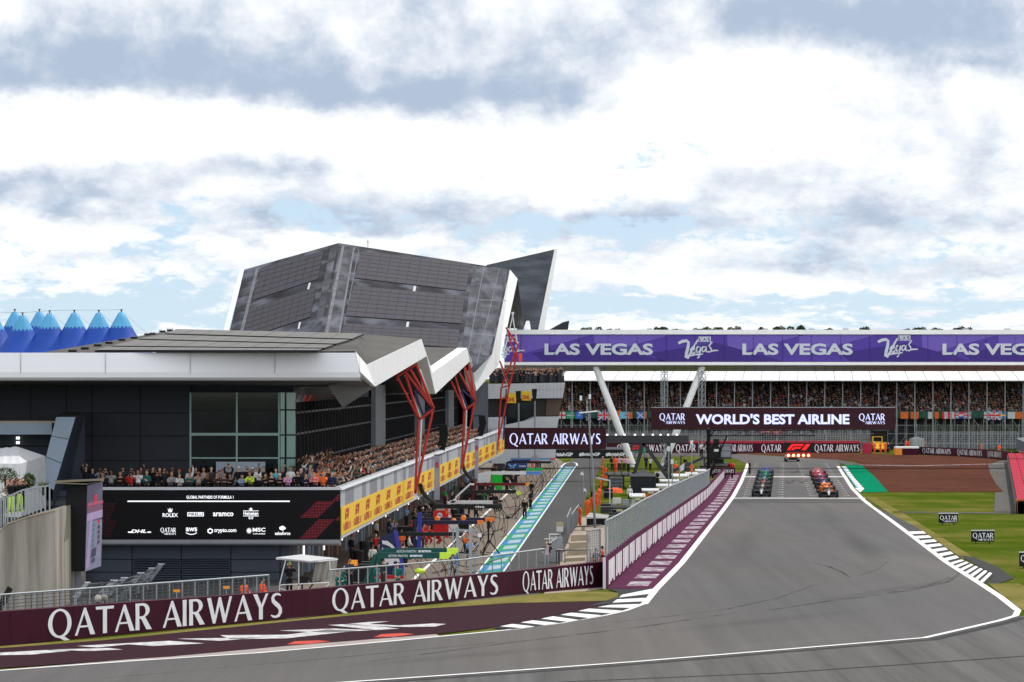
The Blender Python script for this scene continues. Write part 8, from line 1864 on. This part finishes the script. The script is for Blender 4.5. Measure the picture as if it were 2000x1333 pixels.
cn = thing('light_arm', 'white cantilever arm on a post over the marshals', 'arm', G(1191, 1003)); D = G(0, 1003).y; mb = MB(); mb.bar(P(1191, 1003, D), P(1191, 938, D), .12); mb.prism([P(1163, 932, D), P(1192, 938, D), P(1192, 940.5, D), P(1164, 935, D)], (0, .4, 0), 0); mb.build('arm', [m_cop], cn); mb = MB(); mb.cbox(P(1166, 930, D), (.25, .3, .12), 0); mb.build('bracket', [m_steeld], cn)
# platform with stairs
D = 415.0; pl_ = thing('viewing_platform', 'black steel platform with stairs by the pit wall', 'platform', G(1210, 957)); zt = P(0, 927, D).z; mb = MB(); mb.box((P(1187, 0, D).x, D, P(0, 931.5, D).z), (P(1238, 0, D).x, D + 12, P(0, 927.5, D).z), 0); mb.build('deck', [m_steeld], pl_)
mb = MB()
for x in (1189, 1217, 1236):
    for dy in (.1, 11): mb = MB(); q = P(x, 0, D + dy); mb.bar(V((q.x, D + dy, 0)), V((q.x, D + dy, zt - .05)), .3); mb.build('leg', [m_blk], pl_)
mb = MB()
for k in range(9): f = k / 9; c = P(1203, 933 + 2.7 * k, D - .3 - .25 * k); mb.cbox(c, (.95 * 1.6, .26, .05), 0)
mb.build('stair_tread', [M('tread', (.22, .22, .27), .5)], pl_); mb = MB()
for x in (1195.5, 1211): mb.prism([P(x, 933, D - .2), P(x + 1, 933, D - .2), P(x + 1, 960, D - 2.6), P(x, 960, D - 2.6)], (0, 0, -.25), 0)
mb.build('stringer', [m_blk], pl_); mb = MB()
for (xa, xb, y, dd) in ((1187, 1240, 907, 0), (1187, 1240, 915.5, 0)): mb.tube([P(xa, y, D), P(xb, y, D)], .035, 0, 5)
for x in (1187, 1201, 1214, 1227, 1240): mb.tube([P(x, 928, D), P(x, 906, D)], .035, 0, 5)
mb.build('handrail', [m_blk], pl_)
mb = MB(); mb.box((P(1191, 0, D).x, D + .5, 0), (P(1215, 0, D).x, D + 4, zt - .4), 0); mb.build('understair_screen', [m_blk], pl_)
r = random.Random(6)
for k in range(5): g = G(1203 + r.uniform(-10, 10), 962 + r.uniform(-1.5, 2)); mb = MB(); mb.prism([g + V((-.4, -.2, 0)), g + V((.4, -.2, 0)), g + V((.3, .2, .35)), g + V((-.3, .2, .35))], (0, .3, .1), 0); tag(mb.build('safety_cone_bag', [M('bag_orange', (.80, .12, .03), .7)]), 'orange kit bag on the grass below the platform stairs', 'bag', 'orange kit bags below the platform')
# gazebo
gz = thing('gazebo', 'dark grey pop up gazebo with closed sides beside the pit wall', 'tent', G(1259, 968)); D = 394.0; a, b = P(1232.5, 967, D), P(1281, 967, D); zt, ze = P(0, 916, D).z, P(0, 931, D).z; c = V(((a.x + b.x) / 2, D + 1.3, zt)); x0, x1 = a.x, b.x
mb = MB(); cs = [V((x0 - .1, D - .1, ze)), V((x1 + .1, D - .1, ze)), V((x1 + .1, D + 2.7, ze)), V((x0 - .1, D + 2.7, ze))]; ins = [q.lerp(V((c.x, c.y, ze)), .55) + V((0, 0, (zt - ze) * .42)) for q in cs]
for i in range(4): j = (i + 1) % 4; mb.face([cs[i], cs[j], ins[j], ins[i]]); mb.face([ins[i], ins[j], c])
mb.build('roof', [M('gazebo_grey', (.055, .06, .075), .7, var=.1)], gz); mb = MB(); n = 14
for k in range(n):
    f0, f1 = k / n, (k + 1) / n; w = lambda f: .05 * sin(f * 31); mb.face([(x0 + (x1 - x0) * f0, D + w(f0), 0), (x0 + (x1 - x0) * f1, D + w(f1), 0), (x0 + (x1 - x0) * f1, D, ze), (x0 + (x1 - x0) * f0, D, ze)])
mb.face([(x0, D, 0), (x0, D + 2.6, 0), (x0, D + 2.6, ze), (x0, D, ze)]); mb.face([(x1, D, 0), (x1, D + 2.6, 0), (x1, D + 2.6, ze), (x1, D, ze)]); mb.build('side_wall', [M('gazebo_side', (.020, .024, .032), .75, var=.15)], gz)
for x in (x0, x1): mb = MB(); mb.bar((x, D - .05, 0), (x, D - .05, ze), .06); mb.build('leg', [m_steeld], gz)
# team stands behind the fence
TS = [(1245, 984, 27, 17, m_pw, 'white team stand with slanted roof nearest the camera'), (1271, 968, 30, 11, M('stand_orange', (.80, .22, .04), .5, var=0), 'white and orange team stand beside the gazebo'), (1294, 958, 42, 10, m_pr, 'red team stand behind the fence'), (1308, 948, 34, 9, m_pw, 'white team stand behind the red one'), (1329, 942, 30, 14, m_pw, 'tall white team stand right of the gazebo'), (1352, 935, 22, 10, m_pw, 'white team stand near the middle of the fence'), (1369, 928, 18, 9, m_pw, 'far white team stand near the small airline board'), (1380, 922, 16, 8, m_grpan, 'far grey team stand at the end of the fence'), (1210, 1003, 30, 12, m_blk, 'black team stand with cream pad behind the fence')]
for x, y, w, h, m_, lab in TS:
    d = G(0, y + 6).y; t = thing('team_stand', lab, 'team stand', P(x, y + 6, d), 'team stands behind the pit wall fence'); a, b = P(x - w / 2, y, d), P(x + w / 2, y - h, d); mb = MB(); z0, z1 = a.z, b.z; mb.box((a.x, d, 0), (b.x, d + 1.5, z0 + (z1 - z0) * .45), 0); mb.build('body', [m_ if m_ is not m_pw else m_pw], t)
    mb = MB(); mb.prism([(a.x - .1, d - .2, z0 + (z1 - z0) * .72), (b.x + .1, d - .2, z0 + (z1 - z0) * .72), (b.x + .1, d + 1.7, z1), (a.x - .1, d + 1.7, z1)], (0, 0, .1), 0); mb.build('roof', [m_pw if m_ is not m_blk else m_blk], t); mb = MB()
    for q in (a.x + .05, b.x - .05): mb.bar((q, d, z0), (q, d, z1), .07); mb.bar((q, d + 1.4, z0), (q, d + 1.4, z1), .07)
    mb.build('roof_post', [m_steeld], t); mb = MB(); mb.cbox(((a.x + b.x) / 2, d - .15, z0 + (z1 - z0) * .5), ((b.x - a.x) * .4, .25, .22), 0); mb.build('pad', [M('pad_cream', (.55, .50, .36), .6)], t)
# television platform at the end of the wall
D = 470.0; tv = thing('camera_platform', 'raised dark camera platform with grey screen at the end of the pit wall', 'platform', G(1385, 930)); mb = MB(); mb.box((P(1372, 0, D).x, D, P(0, 897.5, D).z), (P(1428, 0, D).x, D + 4, P(0, 893, D).z), 0); mb.prism([P(1330, 912, D), P(1372, 893, D), P(1372, 898, D), P(1330, 917, D)], (0, 1.2, 0), 0); mb.build('deck', [m_steeld], tv)
mb = MB()
for x in (1376, 1392): mb = MB(); mb.bar(V((P(x, 0, D).x, D + .3, 0)), P(x, 895, D + .3), .25); mb.build('leg', [m_steeld], tv)
mb = MB(); mb.bar(P(1330, 930, D), P(1330, 890, D), .2); mb.build('leg', [m_steeld], tv); mb = MB(); mb.box((P(1408, 0, D).x, D + .1, P(0, 893, D).z), (P(1427.5, 0, D).x, D + .25, P(0, 868, D).z), 0); mb.build('screen', [M('screen_grey', (.24, .25, .28), .4)], tv)
mb = MB(); mb.box((P(1383, 0, D).x, D + .3, P(0, 906, D).z), (P(1414, 0, D).x, D + 2, P(0, 897.6, D).z), 0); mb.cbox(P(1396, 884, D), (1.4, 1, 1.3), 0); mb.prism([P(1384, 893, D), P(1390, 870, D), P(1400, 858, D), P(1402, 870, D), P(1408, 893, D)], (0, .8, 0), 0); mb.cbox(P(1399, 862, D), (.7, 1, .5), 0); mb.build('camera_rig', [m_blk], tv); mb = MB()
for y in (868, 878): mb.tube([P(1372, y + 3, D), P(1428, y + 3, D)], .03)
for x in (1372, 1390, 1408, 1428): mb.tube([P(x, 894, D), P(x, 870, D)], .03)
mb.tube([P(1330, 893, D), P(1372, 874, D)], .03); mb.build('handrail', [m_steeld], tv)
mb = MB(); mb.cbox(P(1399, 880, D - .6), (.55, .05, .3), 0); mb.build('label_plate', [m_pw], tv)
t = thing('start_kit', 'long dark kit table with red cover behind the small airline board', 'table', G(1400, 925)); D2 = 474; mb = MB(); mb.box((P(1366, 0, D2).x, D2, P(0, 913, D2).z), (P(1433, 0, D2).x, D2 + 1, P(0, 910.5, D2).z), 0); mb.build('table_top', [m_blk], t); mb = MB(); mb.prism([P(1374, 910, D2), P(1380, 902, D2), P(1424, 904, D2), P(1430, 910, D2)], (0, .8, 0), 0); mb.build('cover', [m_grpan], t); mb = MB(); mb.ell(P(1428, 909, D2), (.45, .3, .28), 0, 8, 5); mb.build('red_bag', [m_pr], t)
for x in (1370, 1430): mb = MB(); mb.bar(V((P(x, 0, D2).x, D2 + .5, 0)), P(x, 912, D2 + .5), .08); mb.build('leg', [m_blk], t)
for i, (x, y0, y1) in enumerate(((1306, 880, 975), (1351, 868, 952), (1327, 912, 950), (1313, 905, 965))):
    d = G(0, y1).y; t = thing('post', 'thin grey post standing among the team stands, ' + ('tallest, beside the gazebo', 'beside the far orange marshal', 'with a white banner', 'short one behind the red stand')[i], 'post', G(x, y1)); mb = MB(); mb.tube([P(x, y1, d), P(x, y0, d)], .055, 0, 6); mb.build('pole', [m_steel], t)
    mb = MB()
    if i == 2: mb.prism([P(1328, 911, d), P(1337, 905, d), P(1336, 918, d), P(1329, 922, d)], (0, .04, 0), 0)
    else: mb.cbox(P(x, y0 - 3, d), (.32, .2, .5), 0)
    mb.build('banner' if i == 2 else 'lamp_head', [m_pw], t)
mb = MB(); D = 505; mb.poly([P(1294, 928, D), P(1306, 928, D), P(1308, 868, D), P(1304, 868, D)]); mb.prism([P(1292, 930, D), P(1303, 930, D), P(1309, 864, D), P(1306, 864, D)], (0, .3, 0), 0); tag(mb.build('feather_flag', [m_cop]), 'tall pale grey wedge shaped flag behind the gantry leg', 'flag')
mb = MB(); D = 560; a, b = P(1236, 884, D), P(1262, 876, D); mb.box((a.x, D, a.z), (b.x, D + .2, b.z), 0)
for x in (1240, 1258): mb.bar(V((P(x, 0, D).x, D + .1, 0)), P(x, 884, D + .1), .1, 1)
tag(mb.build('banner_board', [M('panel_event_green', (.03, .30, .14), .6), m_steeld]), 'green event board on posts behind the gantry', 'sign')
# ================================================================ beyond
D = 503.0; tw = thing('control_tower', 'white stepped end tower with roof terrace beside the footbridge', 'building', P(1050, 905, D)); X = lambda px: P(px, 0, D).x; Zp = lambda py: P(0, py, D).z
m_tw = M('tower_panel', (.48, .50, .54), .5, var=.06)
mb = MB(); mb.prism([P(890, 752, D), P(1104, 748, D), P(1099, 778, D), P(890, 780, D)], (0, 10, 0), 0)
for k in range(9): x = 1046 + 7 * k; mb.bar(P(x, 777, D - .03), P(x + .6, 751, D - .03), .03, 1)
mb.bar(P(1040, 762, D - .03), P(1102, 760, D - .03), .03, 1); mb.build('wall', [m_tw, m_grpan], tw)
mb = MB(); mb.prism([P(890, 780, D + 1.5), P(1095, 778, D + 1.5), P(1091, 814, D + 1.5), P(890, 814, D + 1.5)], (0, 8, 0), 0); mb.build('window', [M('tower_recess', (.035, .030, .028), .4)], tw)
mb = MB(); mb.prism([P(1068, 779, D + 1.2), P(1097, 778, D + 1.2), P(1093, 812, D + 1.2), P(1066, 812, D + 1.2)], (0, .2, 0), 0); mb.build('bronze_panel', [M('bronze', (.11, .075, .06), .5)], tw)
mb = MB(); mb.prism([P(890, 816, D), P(1092, 814, D), P(1088, 838, D), P(1084, 905, D), P(890, 905, D)], (0, 9, 0), 0); mb.build('wall', [m_tw], tw)
mb = MB(); mb.prism([P(989, 792, D - .3), P(1045, 782, D - .3), P(1045, 812, D - .3), P(989, 836, D - .3)], (0, .3, 0), 0); mb.build('window', [m_glass], tw)
mb = MB(); mb.prism([P(960, 836, D - .6), P(1045, 818, D - .6), P(1045, 905, D - .6), P(960, 905, D - .6)], (0, .3, 0), 0); mb.build('parapet', [m_tw], tw)
for i, (xa, xb, ya, yb) in enumerate(((989, 1008, 766, 790), (1019, 1037, 762, 785))):
    mb = MB(); c = P((xa + xb) / 2, (ya + yb) / 2, D - .4); w, h = (xb - xa) / FPX * D, (yb - ya) / FPX * D * .8; mb.box((c.x - w / 2, c.y, c.z - h / 2), (c.x + w / 2, c.y + .1, c.z + h / 2), 0); write(mb, 'DHL', c + V((0, 0, -h * .15)), X_, Z_, w * .8, h * .45, 1, 'x'); tag(mb.build('advertising_banner', [m_dhly, m_dhlr]), 'small yellow courier banner on the white tower, ' + ('left one', 'right one'[:9])[i], 'banner')
for i, (x, y0, y1) in enumerate(((1012, 764, 905), (1043.5, 760, 905))):
    d = 488; t = thing('loudspeaker', 'black loudspeaker on a grey pole in front of the white tower, ' + ('left one', 'right one')[i], 'loudspeaker', P(x, y1, d)); mb = MB(); mb.prism([P(x - 5, y0, d), P(x + 5.5, y0, d), P(x + 4, y0 + 18, d), P(x + 1.5, y0 + 24, d), P(x - 2, y0 + 24, d), P(x - 4, y0 + 14, d)], (0, .6, 0), 0); mb.build('cabinet', [m_blk], t); mb = MB(); mb.tube([P(x + 1, y1, d + .3), P(x + 1, y0 + 20, d + .3)], .10, 0, 6); mb.build('pole', [m_grpan], t)
mb = MB(); D = 680; mb.prism([P(1070, 646, D), P(1099, 630, D), P(1112, 626.5, D), P(1109, 646, D)], (0, 12, 0), 0); mb.prism([P(1070, 646, D + .5), P(1109, 646, D + .5), V((P(1109, 0, D).x, D + .5, 0)), V((P(1070, 0, D).x, D + .5, 0))], (0, 11, 0), 0); tag(mb.build('distant_building', [M('slate_dark', (.02, .024, .03), .5)]), 'dark pointed roof rising behind the footbridge', 'building')
ld = thing('loader', 'yellow recovery loader parked at the far barrier gap', 'loader', G(1717, 883)); d = G(0, 883).y; c = G(1718, 883); mb = MB(); mb.cbox(c + V((0, 1.5, 1.0)), (2.2, 3.4, 1.0), 0); mb.cbox(c + V((-.2, 2.2, 1.9)), (1.6, 1.6, 1.1), 0); mb.prism([c + V((-1.0, -1.2, .4)), c + V((1.0, -1.2, .4)), c + V((1.0, -.2, 1.2)), c + V((-1.0, -.2, 1.2))], (0, 0, .2), 0); mb.build('body', [M('loader_yellow', (.72, .38, .02), .5)], ld); mb = MB(); mb.cbox(c + V((-.2, 1.38, 2.0)), (1.3, .05, .7), 0); mb.build('window', [m_glass], ld)
for sx in (-1, 1):
    for y in (.5, 2.8): mb = MB(); mb.lathe(c + V((sx * 1.1, y, .55)), [(0, -.2), (.5, -.2), (.55, 0), (.5, .2), (0, .2)], 0, 14, 'X'); mb.build('wheel', [m_tyre], ld)
d = 600; mb = MB(); a, b = P(1735, 884, d), P(1758, 846, d); mb.box((a.x, d + 20, 0), (b.x, d + 24, b.z), 0); mb.box((a.x - .3, d + 19.5, b.z), (b.x + .3, d + 24, b.z + .3), 1); tag(mb.build('gateway', [m_blk, m_steeld]), 'dark gateway under the stand behind the yellow loader', 'gateway')
tk = thing('water_tank', 'pale grey round tank behind the far barrier', 'tank', G(1790, 884)); c = G(1791, 882); mb = MB(); mb.lathe(c, [(1.15, 0), (1.2, .1), (1.2, 2.0), (1.15, 2.15), (0, 2.25)], 0, 20); mb.build('shell', [M('tank_grey', (.30, .33, .35), .5)], tk); mb = MB(); mb.lathe(c + V((0, 0, 2.2)), [(.3, 0), (.3, .15), (0, .16)], 0, 10); mb.build('lid', [m_grpan], tk)
mb = MB(); d = G(0, 902).y; a, b = P(1977, 893, d), P(1990, 882, d); mb.box((a.x, d, a.z), (b.x, d + .15, b.z), 0); mb.bar(V(((a.x + b.x) / 2, d + .1, 0)), V(((a.x + b.x) / 2, d + .1, a.z)), .12); write(mb, 'QATAR', P(1983.5, 887.5, d), X_, Z_, .5, .16, 1, 'q'); tag(mb.build('sign_board', [m_blk, m_grpan]), 'small dark board beside the top of the red cushions', 'sign')
mb = MB(); mb.prism([P(1984, 856, 560), P(2060, 890, 500), P(2060, 960, 500), P(2000, 930, 520), P(1986, 880, 560)], (3, 8, 0), 0); tag(mb.build('cover_sheet', [M('sheet_grey', (.12, .15, .18), .6, var=.2)]), 'grey sloping structure cut off by the right edge', 'structure')
# trees beyond the stand
TR = [(1150, 639, 14, 5, 0), (1170, 637.5, 22, 6, 1), (1197, 637, 20, 7, 2), (1293, 637, 14, 6, 0), (1322, 641, 10, 4, 1), (1362, 636, 16, 7, 2), (1385, 638, 14, 6, 0), (1405, 634, 10, 10, 3), (1437, 637, 14, 7, 1), (1486, 637, 12, 6, 2), (1520, 632.5, 52, 11, 4), (1551, 634.5, 34, 9, 0), (1610, 640, 12, 4, 1), (1686, 637.5, 14, 6, 2), (1770, 640, 18, 4, 1), (1795, 638.5, 26, 5, 0), (1822, 638.5, 22, 5, 2), (1872, 637.5, 20, 5, 1), (1888, 638, 18, 5, 0), (1935, 641, 20, 3, 2)]
TL_ = ['ragged dark', 'low spreading', 'bushy', 'narrow pointed', 'broad rounded']
for i, (px, py, w, h, kd) in enumerate(TR):
    d = 880 + 15 * (i % 5); c = P(px, py, d); s = d / FPX; R_ = max(2.2, w / 2 * s); t = thing('tree', '', 'tree', V((c.x, d, 0)), 'trees beyond the footbridge')
    pos = ('leftmost of the row, nearest the tall fin', 'second from the left', 'third from the left', 'fourth from the left', 'fifth from the left', 'sixth from the left', 'seventh from the left', 'eighth from the left', 'ninth from the left', 'just left of the broadest crown', 'the broadest crown of all', 'right half of the broadest clump', 'first right of the broadest clump', 'second right of the broadest clump', 'third right of the broadest clump', 'fourth right of the broadest clump', 'fifth right of the broadest clump', 'third from the right', 'second from the right', 'rightmost of the row')[i]
    t['label'] = '%s tree top above the footbridge, %s' % (TL_[kd], pos)
    H = c.z; cz = H - R_ * (1.0 if kd != 3 else 1.6); mb = MB(); mb.tube([(c.x, d, 0), (c.x + .2, d, cz * .6), (c.x, d, cz)], [.5, .4, .2], 0, 7); rr = random.Random(i)
    for k in range(6): a = rr.uniform(0, 6.28); mb.tube([(c.x, d, cz - R_ * .4), (c.x + cos(a) * R_ * .7, d + sin(a) * R_ * .7, cz + rr.uniform(-.2, .6) * R_)], [.16, .06], 0, 5)
    mb.build('trunk', [m_bark], t); lv = MB()
    for k in range(9):
        a = rr.uniform(0, 6.28); q = rr.uniform(.1, .75); cc = V((c.x + cos(a) * R_ * q, d + sin(a) * R_ * q * .6, cz + rr.uniform(-.5, .62) * R_ * (1.6 if kd == 3 else 1))); L_ = leaves(cc, (R_ * .45, R_ * .45, R_ * .40), 190, R_ * .22, i * 20 + k); lv.add(L_.v, L_.f, 0); lv.m[-len(L_.m):] = L_.m
    lv.build('crown', [m_leaf, m_leaf2, m_leaf], t)
# more kit on the grass beside the pit lane
for i, (x, y, w, h, c, lab) in enumerate(((1183, 1004, .9, .9, m_steeld, 'dark flight case on the grass behind the marshal in white tabard'), (1196, 999, .7, .7, m_grpan, 'grey flight case beside the white cantilever post'), (1205, 985, .8, .6, m_pw, 'white box on the grass below the platform'), (1188, 975, .9, 1.0, m_blk, 'black flight case at the foot of the platform stairs'), (1222, 995, .6, .9, m_steel, 'steel box on the grass near the black team stand'), (1200, 1018, .9, .7, m_steeld, 'dark flight case next to the equipment trolley'), (1290, 935, 1.4, .8, m_pw, 'white box behind the gazebo'), (1338, 922, 1.2, .9, m_steeld, 'dark flight case behind the far white stands'))):
    p = G(x, y); t = thing('flight_case', lab, 'case', p, 'cases on the infield grass'); mb = MB(); mb.box((p.x - w / 2, p.y - .3, .06), (p.x + w / 2, p.y + .3, h), 0); mb.build('shell', [c], t); mb = MB(); mb.box((p.x - w / 2 - .015, p.y - .315, h * .68), (p.x + w / 2 + .015, p.y + .315, h * .72), 0); mb.build('trim', [m_cop], t)
for x, y, top, pose, lab in ((1164, 996, 'marshal', 'stand', 'marshal in orange half hidden behind the crane foot'), (1183, 940, 'marshal', 'clasp', 'marshal in orange on the grass left of the platform leg'), (1338, 918, 'black', 'clasp', 'person in black behind the far white stands'), (1300, 930, 'charcoal', 'stand', 'person in dark grey between gazebo and gantry leg'), (1284, 950, 'black', 'clasp', 'person in black at the right of the gazebo'), (1270, 920, 'white', 'photo', 'person in white shirt behind the gazebo roof'), (1262, 916, 'navy', 'stand', 'person in navy behind the gazebo roof')):
    person(G(x, y), prnd.uniform(-1, 1), pose, top, lab, 'people by the pit wall', 'marshal' if top == 'marshal' else 'black', 0)
# crew crowding the garage fronts, red truck behind the far fence
r = random.Random(91); k = 0
for d in range(238, 452, 6):
    for j in range(2):
        if r.random() < .25: continue
        top, lab = r.choice((('black', 'black'), ('black', 'black'), ('charcoal', 'dark grey'), ('navy', 'navy'), ('white', 'white'), ('red', 'red') if d < 280 else ('green', 'green') if 350 < d < 400 else ('blue', 'pale blue')))
        pose = r.choice(('stand', 'folded', 'clasp', 'crouch', 'photo')); person_small(FP(d + r.uniform(-2, 2), 0, r.uniform(-1.6, 3.4)), r.uniform(-.8, 2.2), pose, top, '%s crew member in a %s top beneath the overhang by the garage doors' % ('crouching' if pose == 'crouch' else 'standing', lab), 'crew under the garage overhang')
t = thing('recovery_truck', 'red recovery truck behind the far fence under the big airline sign', 'truck', P(1508, 850, 632)); d = 631; mb = MB(); a, b = P(1488, 849, d), P(1524, 841, d); mb.box((a.x, d, a.z), (b.x, d + 2.2, b.z), 0); a, b = P(1524, 849, d), P(1536, 838, d); mb.box((a.x + .05, d, a.z), (b.x, d + 2.2, b.z), 0); mb.build('body', [m_pr], t); mb = MB(); mb.tube([P(1500, 845, d - .2), P(1512, 836, d - .2), P(1522, 838, d - .2)], .14, 0, 5); mb.build('jib', [M('jib_yellow', (.70, .42, .04), .5)], t)
mb = MB(); a, b = P(1525.5, 843.5, d), P(1534, 839.5, d); mb.box((a.x, d - .04, a.z), (b.x, d, b.z), 0); mb.build('window', [m_glass], t)
for x in (1494, 1506, 1530): mb = MB(); mb.lathe(P(x, 850, d), [(0, -.15), (.45, -.15), (.48, 0), (.45, .15), (0, .15)], 0, 14, 'Y'); mb.build('wheel', [m_tyre], t)
